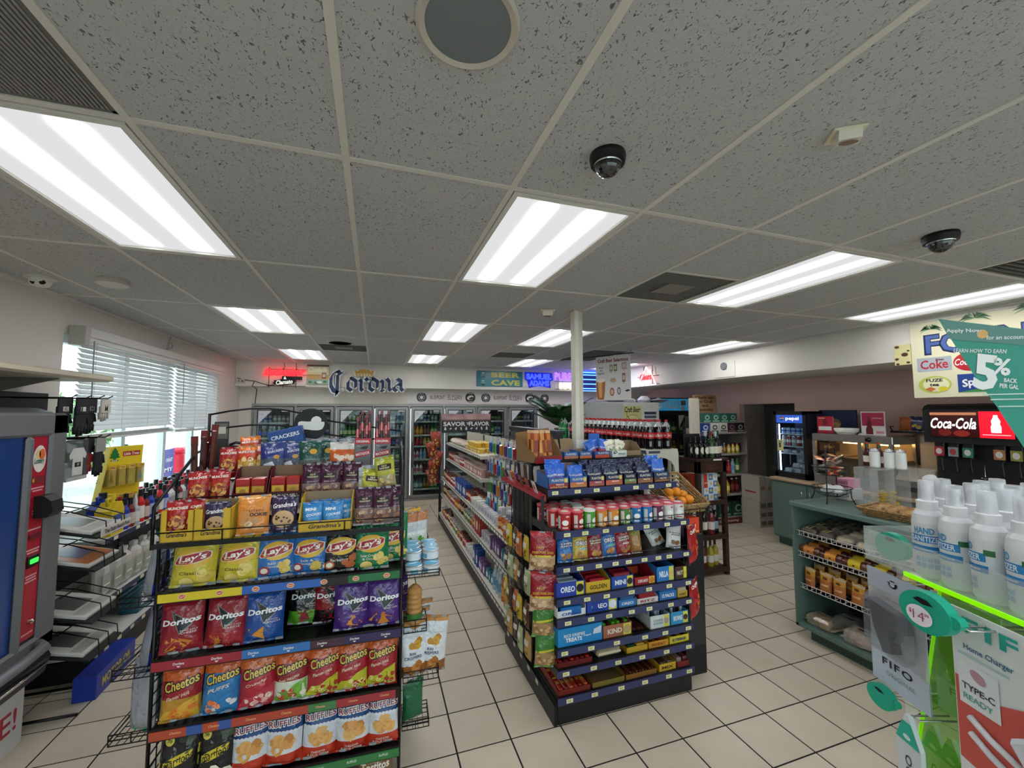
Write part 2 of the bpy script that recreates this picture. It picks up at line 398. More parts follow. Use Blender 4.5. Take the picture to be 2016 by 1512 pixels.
# --- ceiling
def ceil_tile_mat():
    m = C('#cdccc8',0.9,name='acoustic_tile'); nt = m.node_tree; b = nt.nodes['Principled BSDF']
    tc = nt.nodes.new('ShaderNodeTexCoord'); mp = nt.nodes.new('ShaderNodeMapping'); mp.inputs['Scale'].default_value = (1.6,1.0,1.0)
    n = nt.nodes.new('ShaderNodeTexNoise'); n.inputs['Scale'].default_value = 78; n.inputs['Detail'].default_value = 1.5; n.inputs['Distortion'].default_value = 1.1
    r = nt.nodes.new('ShaderNodeMapRange'); r.inputs['From Min'].default_value = 0.63; r.inputs['From Max'].default_value = 0.68
    mx = nt.nodes.new('ShaderNodeMix'); mx.data_type = 'RGBA'; mx.inputs[6].default_value = lin('#bfc0c2'); mx.inputs[7].default_value = lin('#6a6b71')
    bu = nt.nodes.new('ShaderNodeBump'); bu.inputs['Strength'].default_value = 0.5; bu.inputs['Distance'].default_value = 0.003; bu.invert = True
    n2 = nt.nodes.new('ShaderNodeTexNoise'); n2.inputs['Scale'].default_value = 260
    ad = nt.nodes.new('ShaderNodeMath'); ad.operation = 'ADD'
    geo = nt.nodes.new('ShaderNodeNewGeometry')
    for a,c in ((geo.outputs['Position'],mp.inputs['Vector']),(mp.outputs[0],n.inputs['Vector']),(n.outputs['Fac'],r.inputs['Value']),(r.outputs['Result'],mx.inputs[0]),
                 (mx.outputs[2],b.inputs['Base Color']),(geo.outputs['Position'],n2.inputs['Vector']),(r.outputs['Result'],ad.inputs[0]),(n2.outputs['Fac'],ad.inputs[1]),
                 (ad.outputs[0],bu.inputs['Height']),(bu.outputs['Normal'],b.inputs['Normal'])): nt.links.new(a,c)
    return m
CTM = ceil_tile_mat(); TEE = C('#dad8d0',0.5); GRILLE = C('#4b4846',0.7)
GX0,GY0,GW,GL = -0.1123,1.4856,0.61,1.2145
gx = lambda c: GX0+GW*c
gy = lambda r: GY0+GL*(r-1)
mb = MB(); mb.box(XL-0.1,XR+1.2,YF-0.1,YB+0.9,CE+0.09,CE+0.15,C('#8a8884',0.9)); ceiling = struct('ceiling',mb)
LIGHTS = [(-2,1),(1,1),(4,1),(7,1),(-2,3),(1,3),(3,3),(7,3),(-2,5),(1,5),(4,5),(7,5),(1,-1),(4,-1),(-2,-1),(7,-1)]
VENTS = {(3,1): 1,(-1,4): 1,(3,4): 1,(6,0): 1,(5,4): 2,(-2,0): 2}    # 1: 2x2 in the far half, 2: whole cell
def tile_mesh(w,l): mb = MB(); mb.box(-w/2,w/2,-l/2,l/2,0.0,0.016,CTM); return mb.mesh('ceiling_tile')
TM = {}
def ceiling_tile(x0,x1,y0,y1):
    w,l = round(x1-x0,3),round(y1-y0,3)
    if w < 0.05 or l < 0.05: return
    if (w,l) not in TM: TM[w,l] = tile_mesh(w-0.004,l-0.004)
    ob('ceiling_tile',TM[w,l],ceiling,loc=((x0+x1)/2,(y0+y1)/2,CE))
for c in range(-4,9):
    for r in range(-2,7):
        x0,x1 = max(gx(c),XL),min(gx(c+1),XS+0.02); y0,y1 = max(gy(r),YF),min(gy(r+1),YS+0.02)
        if x1-x0 < 0.05 or y1-y0 < 0.05 or (c,r) in LIGHTS: continue
        v = VENTS.get((c,r))
        if v == 2: continue
        if v == 1: y1 = (y0+y1)/2
        ceiling_tile(x0,x1,y0,y1)
mbt = MB(); mbt.box(-0.012,0.012,-0.5,0.5,-0.004,0.012,TEE); runner_me = mbt.mesh('ceiling_runner')
for c in range(-3,9):
    ob('ceiling_runner',runner_me,ceiling,loc=(gx(c),(YF+YS)/2,CE),scale=(1,YS-YF+0.04,1))
mbt = MB(); mbt.box(-0.5,0.5,-0.012,0.012,-0.0032,0.012,TEE); tee_me = mbt.mesh('ceiling_cross_tee')
for r in range(-1,7):
    for c in range(-4,9):
        x0,x1 = max(gx(c),XL),min(gx(c+1),XS)
        if x1-x0 > 0.05: ob('ceiling_cross_tee',tee_me,ceiling,loc=((x0+x1)/2,gy(r),CE),scale=(x1-x0,1,1))
for (c,r),v in VENTS.items():
    if v == 1: ob('ceiling_cross_tee',tee_me,ceiling,loc=(gx(c)+GW/2,gy(r)+GL/2,CE),scale=(GW,1,1))
mb = MB(); mb.box(XL,XL+0.02,YF,YS,CE-0.02,CE+0.0,TEE); mb.box(XL,XS,YS-0.02,YS,CE-0.02,CE,TEE); mb.box(XS-0.02,XS,YF,YS,CE-0.02,CE,TEE)
ob('ceiling_wall_angle',mb,ceiling)
# --- fluorescent troffers
def lamp_mat():
    m = bpy.data.materials.new('lit_diffuser'); m.use_nodes = True; nt = m.node_tree
    for n in list(nt.nodes):
        if n.type != 'OUTPUT_MATERIAL': nt.nodes.remove(n)
    out = [n for n in nt.nodes if n.type == 'OUTPUT_MATERIAL'][0]
    tc = nt.nodes.new('ShaderNodeTexCoord'); sp = nt.nodes.new('ShaderNodeSeparateXYZ'); nt.links.new(tc.outputs['Object'],sp.inputs[0])
    def math_(op,a,b=None):
        n = nt.nodes.new('ShaderNodeMath'); n.operation = op
        for i,q in enumerate((a,b)):
            if q is None: continue
            if isinstance(q,(int,float)): n.inputs[i].default_value = q
            else: nt.links.new(q,n.inputs[i])
        return n.outputs[0]
    d = math_('ABSOLUTE',math_('SUBTRACT',math_('ABSOLUTE',sp.outputs['X']),0.115))      # distance from the nearer of two tubes
    g = math_('POWER',2.718,math_('MULTIPLY',math_('MULTIPLY',d,d),-1400.0))
    e = math_('SUBTRACT',0.545,math_('ABSOLUTE',sp.outputs['Y']))                          # tubes stop short of the ends
    e = math_('MINIMUM',math_('MAXIMUM',math_('MULTIPLY',e,20.0),0.0),1.0)
    st = math_('ADD',math_('MULTIPLY',math_('MULTIPLY',g,e),LAMP_BRIGHT),LAMP_DIM)
    w = nt.nodes.new('ShaderNodeTexWave'); w.inputs['Scale'].default_value = 34; w.bands_direction = 'X'; nt.links.new(tc.outputs['Object'],w.inputs['Vector'])
    st = math_('MULTIPLY',st,math_('ADD',math_('MULTIPLY',w.outputs['Fac'],0.12),0.9))
    em = nt.nodes.new('ShaderNodeEmission'); em.inputs[0].default_value = (0.985,0.995,1.0,1); nt.links.new(st,em.inputs[1])
    nt.links.new(em.outputs[0],out.inputs[0]); return m
LM = lamp_mat(); FRM = C('#dcdad4',0.4)
fr = MB(); hw,hl = 0.288,0.585
for x0,x1,y0,y1 in ((-hw,-hw+0.022,-hl,hl),(hw-0.022,hw,-hl,hl),(-hw,hw,-hl,-hl+0.022),(-hw,hw,hl-0.022,hl)): fr.box(x0,x1,y0,y1,-0.006,0.05,FRM)
df = MB(); df.box(-hw+0.02,hw-0.02,-hl+0.02,hl-0.02,0.004,0.012,LM)
TROF = Proto('fluorescent_light',[('frame',fr),('diffuser',df)])
NEAR = {(-2,1): 'next to the dark ribbed grille',(1,1): 'next to the dome camera',(4,1): 'touching the grey square vent',(7,1): 'above the fountain drinks sign',(-2,3): 'over the car fluids shelving',(1,3): 'in line with the header stand aisle',(3,3): 'beside the top of the cream post',(7,3): 'above the soffit access panel',(-2,5): 'above the red script neon',(1,5): 'in front of the back soffit near the crown sign',(4,5): 'above the yellow lettered blue board',(7,5): 'behind the hanging banner'}
for c,r in LIGHTS:
    TROF.put('white fluorescent ceiling light panel '+NEAR.get((c,r),'over the storefront windows'),'ceiling light',(gx(c)+GW/2,gy(r)+GL/2,CE),group='fluorescent panels set in the ceiling grid')
# --- vents
def vent(name,c,r0,r1,label,n,patch=False,corr=False):
    x0,x1,y0,y1 = gx(c)+0.015,gx(c+1)-0.015,gy(r0)+0.015,gy(r1)-0.015
    t = thing(name,label,'vent',((x0+x1)/2,(y0+y1)/2,CE)); w,l = (x1-x0)/2,(y1-y0)/2
    mb = MB(); mb.box(-w,w,-l,l,0.02,0.03,GRILLE); ob('backing',mb,t)
    fmb = MB()
    for a in ((-w,-w+.012,-l,l),(w-.012,w,-l,l),(-w,w,-l,-l+.012),(-w,w,l-.012,l)): fmb.box(*a,0.0,0.02,C('#6b6864',0.6))
    ob('frame',fmb,t)
    sl = MB(); sl.box(-w+.012,w-.012,-0.003,0.003,0.002,0.018,C('#75726e',0.6)) if not corr else sl.box(-0.0035,0.0035,-l+.012,l-.012,0.0,0.018,C('#8d8b88',0.6))
    sme = sl.mesh('slat')
    for k in range(n):
        if corr: ob('slat',sme,t,loc=(-w+0.012+(2*w-0.024)*(k+0.5)/n,0,0))
        else: ob('slat',sme,t,loc=(0,-l+0.012+(2*l-0.024)*(k+0.5)/n,0))
    if patch:
        pm = MB(); pm.box(-0.11,0.11,-0.10,0.10,-0.006,0.0,C('#8e8a85',0.6)); ob('center_plate',pm,t)
vent('ceiling_vent',3,1.5,2,'grey square ceiling vent with paler centre plate beside a light panel',18,True)
vent('ceiling_vent',-1,4.5,5,'grey square ceiling vent near the white round speaker',14,True)
vent('ceiling_vent',3,4.5,5,'plain dark grey square ceiling vent near the back wall',14)
vent('ceiling_vent',6,0.5,1,'dark ceiling vent beside the dome camera',14)
vent('return_air_grille',5,4,5,'wide dark return grille above the hanging beer banner',20)
vent('return_air_grille',-2,0,1,'dark ribbed return grille beside the large light panel',46,corr=True)
# --- walls
def wall_with_hole(mb,axis,a0,a1,lo,hi,z0,z1,h0,h1,hz0,hz1,mat):
    def seg(p0,p1,q0,q1):
        if p1-p0 < 1e-4 or q1-q0 < 1e-4: return
        if axis == 'X': mb.box(a0,a1,p0,p1,q0,q1,mat)
        else: mb.box(p0,p1,a0,a1,q0,q1,mat)
    seg(lo,h0,z0,z1); seg(h1,hi,z0,z1); seg(h0,h1,z0,hz0); seg(h0,h1,hz1,z1)
WY0,WY1,WZ0,WZ1 = 4.02,7.28,0.75,2.44
mb = MB(); wall_with_hole(mb,'X',XL-0.14,XL,YF,YB+0.5,0,CE+0.1,WY0,WY1,WZ0,WZ1,WALLM); struct('wall_left',mb)
mb = MB(); mb.box(XL,0.0-2.07+0.0,YB,YB+0.08,0,SOF+0.02,WALLM)
mb.box(-2.07,XR,YB,YB+0.08,1.99,SOF+0.02,WALLM); mb.box(3.42,XR,YB,YB+0.08,0,2.0,WALLM)
wb = struct('wall_back',mb)
mb = MB(); mb.box(XL,XR,YS,YB+0.08,SOF,CE+0.1,SOFM,bev=0.004); ob('soffit',mb,wb)
mb = MB(); mb.box(-2.07,3.42,9.2,9.25,0,CE,C('#77787a',0.8)); mb.box(-2.15,-2.07,YB+0.081,9.25,0,CE,C('#77787a',0.8)); mb.box(3.42,3.5,YB+.08,9.25,0,CE,C('#77787a',0.8)); mb.box(-2.07,3.42,YB+0.08,9.25,2.06,2.1,C('#77787a',0.8)); ob('cooler_lining',mb,wb)
mb = MB(); mb.box(-2.07,3.42,YB-0.02,YB+0.06,0.0,0.105,C('#b5aca0',0.4));
curb = struct('baseboard_back',mb)
tl = MB(); tl.box(-0.150,0.150,-0.006,0,0.004,0.098,FTM,bev=0.001); tlm = tl.mesh('base_tile')
for k in range(18): ob('base_tile',tlm,curb,loc=(-1.92+0.305*k,YB-0.02,0))
DY0,DY1,DZ1 = 4.61,5.61,1.955            # doorway in the pink wall
mb = MB(); wall_with_hole(mb,'X',XR,XR+0.1,YF,YB+0.1,0,CE+0.1,DY0,DY1,0,DZ1,PINK); wr = struct('wall_right',mb)
mb = MB(); mb.box(XS,XR,YF,YS+0.1,SOF+0.035,CE+0.1,SOFM,bev=0.004); ob('soffit',mb,wr)
mb = MB(); TAN = C('#a39a8f',0.7); mb.box(XR+0.1,XR+0.62,DY1-0.005,DY1+0.08,0,DZ1,TAN); mb.box(XR+0.1,XR+0.62,DY0-0.08,DY0+0.005,0,DZ1,TAN); mb.box(XR+0.1,XR+0.62,DY0,DY1,DZ1,DZ1+0.06,TAN)
ob('door_jamb',mb,wr)
mb = MB(); DG = C('#5b5a58',0.6)
mb.box(XR+0.56,XR+0.6,DY0,DY1,0,DZ1,DG); d1 = struct('door_1',mb)
for i in range(2):
    for k,(z0,z1) in enumerate(((0.12,0.82),(0.9,1.3),(1.36,1.74))):
        pm = MB(); pm.box(XR+0.548,XR+0.56,DY0+0.08+0.46*i,DY0+0.46+0.46*i,z0,z1,C('#504f4d',0.6),bev=0.006); ob('door_panel',pm,d1)
mb = MB(); FZ0,FZ1 = 0.7,2.4
wall_with_hole(mb,'Y',YF-0.12,YF,XL-0.1,XR+0.1,0,CE+0.1,-1.6,5.2,FZ0,FZ1,WALLM); struct('wall_front',mb)
fw = MB(); MET = C('#9a9a9c',0.35,metal=0.8)
for k in range(6): fw.box(-1.6+1.36*k-0.03,-1.6+1.36*k+0.03,YF-0.09,YF-0.03,FZ0,FZ1,MET)
fw.box(-1.6,5.2,YF-0.09,YF-0.03,FZ0,FZ0+0.05,MET); fw.box(-1.6,5.2,YF-0.09,YF-0.03,FZ1-0.05,FZ1,MET)
w2 = struct('window_2',fw)
for k in range(5):
    p = MB(); p.box(-1.57+1.36*k,-0.27+1.36*k,YF-0.065,YF-0.06,FZ0+.05,FZ1-.05,glassmat('#f4fbf9')); ob('pane',p,w2)
mb = MB(); mb.box(XL,XL+0.012,YF,3.9,0.0,0.1,C('#8d857b',0.5)); struct('baseboard_left',mb)
# window in the left wall
fw = MB(); ALW = C('#d9dde0',0.4)
fw.box(XL-0.10,XL-0.04,WY0,WY1,WZ0,WZ0+0.06,ALW); fw.box(XL-0.10,XL-0.04,WY0,WY1,WZ1-0.06,WZ1,ALW)
ys = [WY0,4.95,5.78,6.55,WY1-0.06]
for y in ys: fw.box(XL-0.10,XL-0.04,y,y+0.06,WZ0,WZ1,ALW)
w1 = struct('window_1',fw)
for a,b in zip(ys,ys[1:]):
    p = MB(); p.box(XL-0.072,XL-0.066,a+0.06,b,WZ0+0.06,WZ1-0.06,glassmat('#f4fbf9')); ob('pane',p,w1)
sl = MB(); sl.box(XL-0.12,XL+0.05,WY0-0.02,WY1+0.02,WZ0-0.03,WZ0,C('#c9c6bf',0.5)); ob('window_sill',sl,w1)
# outside ground, hedge, kerb things seen under the blinds
mb = MB(); mb.box(-40,XL-0.14,-40,60,-0.3,-0.12,C('#b9b6ae',0.9,var=(1.5,'#a19d95',0.3,0.7))); mb.box(XL-.14,40,-40,YF-0.12,-0.3,-0.12,C('#b9b6ae',0.9,var=(1.5,'#a19d95',0.3,0.7))); struct('ground_outside',mb)
# --- steel post
mb = MB(); PM = C('#d8d4c6',0.45)
mb.box(1.622,1.665,3.15,3.23,0,CE,PM,bev=0.004); mb.box(1.663,1.702,3.155,3.225,0,CE,C('#c3beae',0.45),bev=0.004); mb.box(1.61,1.714,3.14,3.24,CE-0.012,CE,C('#b2ada0',0.5))
struct('trim_1',mb,label='cream painted steel post running from floor to ceiling')
# ------------------------------------------------------------------ lettering and tube helpers
def neon_mesh(s,w,h,r,mat,shear=0.0,space=1.0,bold=0.0):
    """outline of lettering as glowing glass tube, centred, facing -Y"""
    cu = bpy.data.curves.new('tube','FONT'); cu.body = s; cu.resolution_u = 3; cu.fill_mode = 'NONE'; cu.shear = shear; cu.align_x = 'CENTER'; cu.offset = bold; cu.space_character = space
    cu.bevel_depth = 0.5*r/h*1.0; cu.bevel_resolution = 1
    o = bpy.data.objects.new('tube',cu); me = bpy.data.meshes.new_from_object(o)
    bpy.data.objects.remove(o)
    xs = [v.co.x for v in me.vertices]; ys = [v.co.y for v in me.vertices]
    x0,x1,y0,y1 = min(xs),max(xs),min(ys),max(ys); kx,ky = w/(x1-x0),h/(y1-y0)
    for v in me.vertices: v.co = ((v.co.x-(x0+x1)/2)*kx,-v.co.z*ky,(v.co.y-(y0+y1)/2)*ky)
    me.materials.clear(); me.materials.append(mat)
    for p in me.polygons: p.use_smooth = True; p.material_index = 0
    bpy.data.curves.remove(cu); me.update(); return me
def nib(mb,pts,y0,y1,mat,half=0.03,ang=42,fn=None):
    """broad-nib pen strokes extruded in depth"""
    n = (half*cos(radians(ang)),half*sin(radians(ang)))
    for (ax,az),(bx,bz) in zip(pts,pts[1:]):
        q = [(ax-n[0],az-n[1]),(ax+n[0],az+n[1]),(bx+n[0],bz+n[1]),(bx-n[0],bz-n[1])]
        cr = sum(q[i][0]*q[(i+1) % 4][1]-q[(i+1) % 4][0]*q[i][1] for i in range(4))
        if cr < 0: q = q[::-1]
        mb.prism(q,y0,y1,mat,fn)
RED_N = C('#ff2a30',emit=3.0,emith='#ff1a22',name='red_neon'); BLU_N = C('#3b48ff',emit=2.2,emith='#2a3cff',name='blue_neon'); PUR_N = C('#9a6cff',emit=1.8,emith='#8a5cff',name='purple_neon')
WHT_N = C('#fff6e0',emit=1.6,emith='#fff2d8',name='white_neon'); COOL_N = C('#f4f8ff',emit=1.5,emith='#f2f6ff',name='cool_neon')
# ------------------------------------------------------------------ walk-in cooler
ALU = C('#8f8d8a',0.35,metal=0.75); DALU = C('#2b2b2d',0.5); GASK = C('#151516',0.5)
DP,DX0,CZ0,CZ1 = 0.6765,-2.045,0.115,1.985
cf = thing('walk_in_cooler','grey metal frame around the row of walk-in cooler doors','cooler',(0,YB,0))
mb = MB(); mb.box(-2.068,3.40,-0.015,0.06,1.945,1.99,ALU); mb.box(-2.068,3.40,-0.015,0.06,0.105,0.15,ALU)
ob('frame_rail',mb,cf)
for k in range(9):
    m2 = MB(); x = DX0+DP*k-0.005; m2.box(x-0.018,x+0.018,-0.012,0.06,0.15,1.945,ALU); ob('mullion',m2,cf)
    m3 = MB(); m3.box(x+0.02,x+0.032,0.05,0.062,0.2,1.9,C('#ffffff',emit=2.0 if k else 6.0,emith='#eaf3ff',name='cooler_led_%d' % (k == 0))); ob('led_strip',m3,cf)
dfm = MB()
for a in ((0.022,0.075,0.16,1.935),(DP-0.085,DP-0.032,0.16,1.935),(0.022,DP-0.032,0.16,0.215),(0.022,DP-0.032,1.875,1.935)): dfm.box(a[0],a[1],-0.05,-0.018,a[2],a[3],ALU,bev=0.004)
gsk = MB()
for a in ((0.075,0.085,0.215,1.875),(DP-0.095,DP-0.085,0.215,1.875),(0.075,DP-0.085,0.215,0.225),(0.075,DP-0.085,1.865,1.875)): gsk.box(a[0],a[1],-0.045,-0.02,a[2],a[3],GASK)
gls = MB(); gls.box(0.08,DP-0.09,-0.036,-0.032,0.22,1.87,glassmat('#dfe6e4'))
hnd = MB(); hnd.rod((0.05,-0.075,0.75),(0.05,-0.075,1.25),0.009,DALU); hnd.rod((0.05,-0.05,0.77),(0.05,-0.076,0.77),0.008,DALU); hnd.rod((0.05,-0.05,1.23),(0.05,-0.076,1.23),0.008,DALU)
stk = MB(); stk.add([(0.088,-0.0375,1.862),(0.088,-0.0375,1.63),(0.30,-0.0375,1.862)],[(0,1,2)],C('#d9dbe0',0.5)); stk.text('NEW',0.14,1.8,0.06,FY(-0.0385),ink('#9aa0aa'))
tagm = MB(); tagm.box(DP-0.22,DP-0.10,-0.04,-0.037,1.845,1.868,WHITE)
DOOR = Proto('cooler_door',[('door_frame',dfm),('gasket',gsk),('glass',gls),('handle',hnd),('corner_decal',stk),('small_tag',tagm)])
for k in range(8):
    DOOR.put('glass walk-in cooler door in a grey frame with a white corner decal','cooler door',(DX0+DP*k,YB-0.0,0),group='walk-in cooler doors along the back wall')
# racks and drinks
SHZ = [1.64,1.37,1.15,0.885,0.61,0.30]
shm = MB(); shm.box(0.05,DP-0.06,0.10,0.55,-0.012,0.0,C('#b9bab8',0.5)); shm.box(0.05,DP-0.06,0.095,0.10,-0.02,0.012,C('#c9cac6',0.4)); shm = shm.mesh('shelf')
shlip = MB(); shlip.box(0.25,0.40,0.092,0.095,-0.018,0.012,C('#e8e6dc',0.5)); shlip = shlip.mesh('price_tag')
upm = MB()
for x in (0.055,DP-0.065):
    for y in (0.12,0.52): upm.box(x-0.008,x+0.008,y-0.008,y+0.008,0.12,1.9,C('#9b9c9a',0.5))
upm = upm.mesh('upright')
racks = []
for k in range(8):
    t = thing('cooler_rack','wire-shelved drink rack standing behind a cooler door','rack',(DX0+DP*k,YB,0.0),group='drink racks behind the cooler doors'); racks.append(t)
    ob('upright',upm,t)
    for z in SHZ: s_ = ob('shelf',shm,t,loc=(0,0,z)); ob('price_tag',shlip,s_)
def bottle_mesh(body,cap,label,r=0.032,h=0.2,clear=False):
    mb = MB(); b = C(body,0.12,spec=0.7); l = C(label,0.4); c = C(cap,0.4)
    mb.lathe([(r*0.9,0.0,b),(r,0.008,b),(r,h*0.22,l),(r*1.005,h*0.23,l),(r*1.005,h*0.56,b),(r,h*0.57,b),(r*0.97,h*0.66),(r*0.42,h*0.86,b),(r*0.42,h*0.92,c),(r*0.44,h*0.92,c),(r*0.44,h,c)],10)
    return mb.mesh('drink_bottle')
def can_mesh(col,band,r=0.032,h=0.125):
    mb = MB(); a = C('#b8babd',0.25,metal=0.9); b = C(col,0.3,spec=0.6); l = C(band,0.3)
    mb.lathe([(r*0.82,0.0,a),(r,0.008,b),(r,h*0.35,l),(r*1.003,h*0.36,l),(r*1.003,h*0.62,b),(r,h*0.63,b),(r,h*0.92,a),(r*0.84,h*0.985,a),(r*0.8,h*0.985,a),(r*0.78,h*0.95,a)],10)
    return mb.mesh('drink_can')
BOT = {n: bottle_mesh(*a) for n,a in {
    'dark cola bottle with a blue label': ('#16100e','#23408c','#2a4fb0',0.033,0.215),'water bottle with a pale blue label': ('#a9c3d6','#e8eef4','#6fa3cf',0.032,0.205),
    'green soda bottle': ('#2b7a3e','#2f8f45','#d8e29a',0.033,0.21),'orange juice bottle': ('#d07a1e','#2f8f45','#e8b63a',0.033,0.19),'yellow drink bottle': ('#c9b23a','#b3301f','#e9dc7a',0.033,0.185),
    'red drink bottle': ('#9c1f22','#e6e2da','#c9383a',0.033,0.19),'white dairy bottle with a pink cap': ('#dcd8d0','#c8445a','#c9707a',0.034,0.18),'teal sports drink bottle': ('#2f8f96','#e07a2a','#d9e6e6',0.034,0.2),
    'brown tea bottle': ('#7a4a1e','#d9d0b0','#b98a3a',0.032,0.2),'dark red tea bottle': ('#5a1f1c','#e3ded2','#8f3a2c',0.032,0.2)}.items()}
CAN = {n: can_mesh(*a) for n,a in {'black energy drink can': ('#1d1f22','#6fae3a',0.031,0.16),'silver blue drink can': ('#9fb2c6','#2d5ca8',0.031,0.15),'grey tall drink can': ('#8f9496','#d9d4c4',0.031,0.15),
    'red tall drink can': ('#8f2420','#e0d8cc',0.031,0.15)}.items()}
def shelf_row(k,si,names,step=0.072,x0=0.10,x1=0.58,rnd=None,y=0.15):
    x = x0; i = 0; r = random.Random(k*31+si)
    while x < x1:
        n = names[min(int((x-x0)/(x1-x0)*len(names)),len(names)-1)] if not rnd else r.choice(names)
        me = CAN.get(n) or BOT.get(n)
        ob('drink_can' if n in CAN else 'drink_bottle',me,None,n+' on a shelf behind a cooler door','can' if n in CAN else 'bottle','drinks behind the cooler doors',loc=(DX0+DP*k+x,YB+y+r.uniform(-.008,.008),SHZ[si]+0.0005),rot=r.uniform(0,6))
        x += step
B = list(BOT); K = list(CAN)
PLAN = {0: [(0,[K[1],K[2],K[2]]),(1,[B[0],B[1],B[1],B[2]]),(2,[B[0],B[0]]),],1: [(0,[K[3],B[2],K[2]]),(1,[B[2],B[1],K[1]])],2: [(0,[K[2],B[2],K[2]]),(1,[B[2],B[1]])],
        3: [(0,[K[1],K[2],B[1]]),(1,[B[2],B[1],B[1]]),(2,[B[2],B[0],K[1]]),(3,[B[2],B[1],B[2]]),(4,[B[2],B[5],B[7]])],
        4: [(0,[K[2],K[1],K[2]]),(1,[B[3],B[9],B[2]]),(2,[B[5],B[4],B[3]]),(3,[B[6],B[1],B[9],B[8]]),(4,[B[6],B[9],B[6]]),(5,[B[7],B[8],B[2]])],
        5: [(0,[K[0],K[2],K[3]]),(1,[K[2],B[1],K[1]])],6: [(0,[K[2],K[0]]),(1,[K[2],B[2],K[1]]),(2,[B[1],K[0]])],7: [(0,[K[2],K[0],K[2]]),(1,[K[0],K[1],K[2]])]}
for k,rows in PLAN.items():
    for si,names in rows: shelf_row(k,si,names)
# ------------------------------------------------------------------ brand strip under the soffit
mb = MB(); STRIP = C('#dcd8d6',0.5,var=(0.9,'#d2c3c2',0.35,0.7)); mb.box(0.60,3.66,YB-0.012,YB,2.0,2.255,STRIP); yy = YB-0.0135
NV = ink('#1b1f3a'); BK = ink('#141414'); CR = ink('#efe9da')
f_ = FY(yy); f2 = FY(yy-0.001); f3 = FY(yy-0.002)
def star(cx,cz,R,fn,mat,n=6,k=0.42):
    P = [(cx+R*(1 if i % 2 == 0 else k)*sin(pi*i/n),cz+R*(1 if i % 2 == 0 else k)*cos(pi*i/n)) for i in range(2*n)]
    mb.add([fn(cx,cz)]+[fn(*p) for p in P],[(0,1+(i+1) % (2*n),1+i) for i in range(2*n)],mat)
for x in (0.885,2.21,3.55):
    mb.disc(x,2.128,0.098,0.098,f_,NV,28,1); mb.disc(x,2.128,0.066,0.066,f2,ink('#ccc6c0'),24,1); mb.disc(x,2.128,0.06,0.06,FY(yy-0.0015),NV,24,1); star(x,2.128,0.055,FY(yy-0.0022),CR)
    mb.text('SERVEZA',x,2.207,0.09,FY(yy-0.002),CR,arc=0.5,h=0.016); mb.text('DE BARRIL',x,2.045,0.09,FY(yy-0.002),CR,arc=-0.5,h=0.014)
for x in (1.2,2.53): mb.text('BLUE/POINT',x,2.13,0.29,f_,BK,h=0.075,bold=0.01)
for x in (1.555,2.87): mb.text('ELYSIAN',x,2.135,0.28,f_,BK,h=0.10,bold=-0.005); mb.text('BREWING',x,2.075,0.12,f_,BK,h=0.016,arc=0.6)
for x in (1.88,3.2):
    mb.disc(x,2.13,0.106,0.106,f_,BK,28,1); mb.disc(x,2.13,0.072,0.045,f2,ink('#e2ddd3'),24,1,a0=0.25); mb.disc(x+0.02,2.118,0.05,0.022,f3,BK,20,1,a0=0.35)
    mb.text('GOOSE',x,2.205,0.09,f3,CR,h=0.02,arc=0.5); mb.text('ISLAND',x,2.055,0.09,f3,CR,h=0.018,arc=-0.5)
ob('brand_strip',mb,None,'white strip of round beer logos above the cooler doors','sign')
# ------------------------------------------------------------------ signs on the back soffit
SY = YS-0.006
# Budweiser & Clamato neon
t = thing('neon_sign','red script neon sign with a small black and white name plate below','neon sign',(-1.52,SY,2.46))
ob('red_tube',neon_mesh('Budweiser',0.66,0.13,0.011,RED_N,shear=0.45,bold=0.01),t,loc=(0.02,-0.07,0.075),rot=(0,radians(-2),0))
mb = MB()
for x in (-0.22,0.0,0.2): mb.rod((x,-0.055,-0.20),(x,-0.055,0.15),0.006,WIRE); mb.rod((x,0.0,0.14),(x,-0.055,0.14),0.005,WIRE)
for z in (-0.17,0.03,0.12): mb.rod((-0.25,-0.05,z),(0.36,-0.05,z),0.005,WIRE)
mb.rod((0.2,-0.05,0.15),(0.19,-0.05,0.24),0.005,WIRE); mb.rod((0.02,-0.05,0.15),(0.0,-0.05,0.24),0.005,WIRE)
ob('frame',mb,t)
mb = MB(); P = []
mb.box(-0.02,0.30,-0.066,-0.056,-0.06,0.0,BLACK,bev=0.004); mb.disc(0.02,-0.10,0.175,0.055,FY(-0.067),BLACK,24,1,a0=0.12); mb.box(-0.14,0.18,-0.066,-0.056,-0.13,-0.07,BLACK,bev=0.01)
mb.disc(0.03,-0.03,0.05,0.035,FY(-0.0675),BLACK,16,1); mb.text('Clamato',0.02,-0.10,0.26,FY(-0.069),C('#f0eee6',0.4,emit=0.5),h=0.075,shear=0.2,rot=0.12,bold=0.03); mb.text('&',0.03,-0.03,0.045,FY(-0.069),C('#f0eee6',0.4,emit=0.5))
ob('name_plate',mb,t)
mb = MB(); mb.box(0.36,0.73,-0.03,-0.01,-0.13,0.225,C('#d9cfa6',0.5),bev=0.004); f_ = FY(-0.032); f2 = FY(-0.0335); f3 = FY(-0.035)
mb.quadgrid(0.365,0.725,0.19,0.22,f_,ink('#5c2a22')); mb.quadgrid(0.365,0.725,-0.125,-0.04,f_,ink('#8fb0a0')); mb.quadgrid(0.365,0.725,-0.04,0.05,f_,ink('#c79a55'))
mb.text('Chelada',0.54,0.14,0.31,f2,ink('#f3ecc6'),h=0.09,shear=0.2,bold=0.04,rot=0.06); mb.quadgrid(0.61,0.68,-0.02,0.08,f2,ink('#6b2027')); mb.quadgrid(0.62,0.67,0.0,0.06,f3,ink('#c9b9a4'))
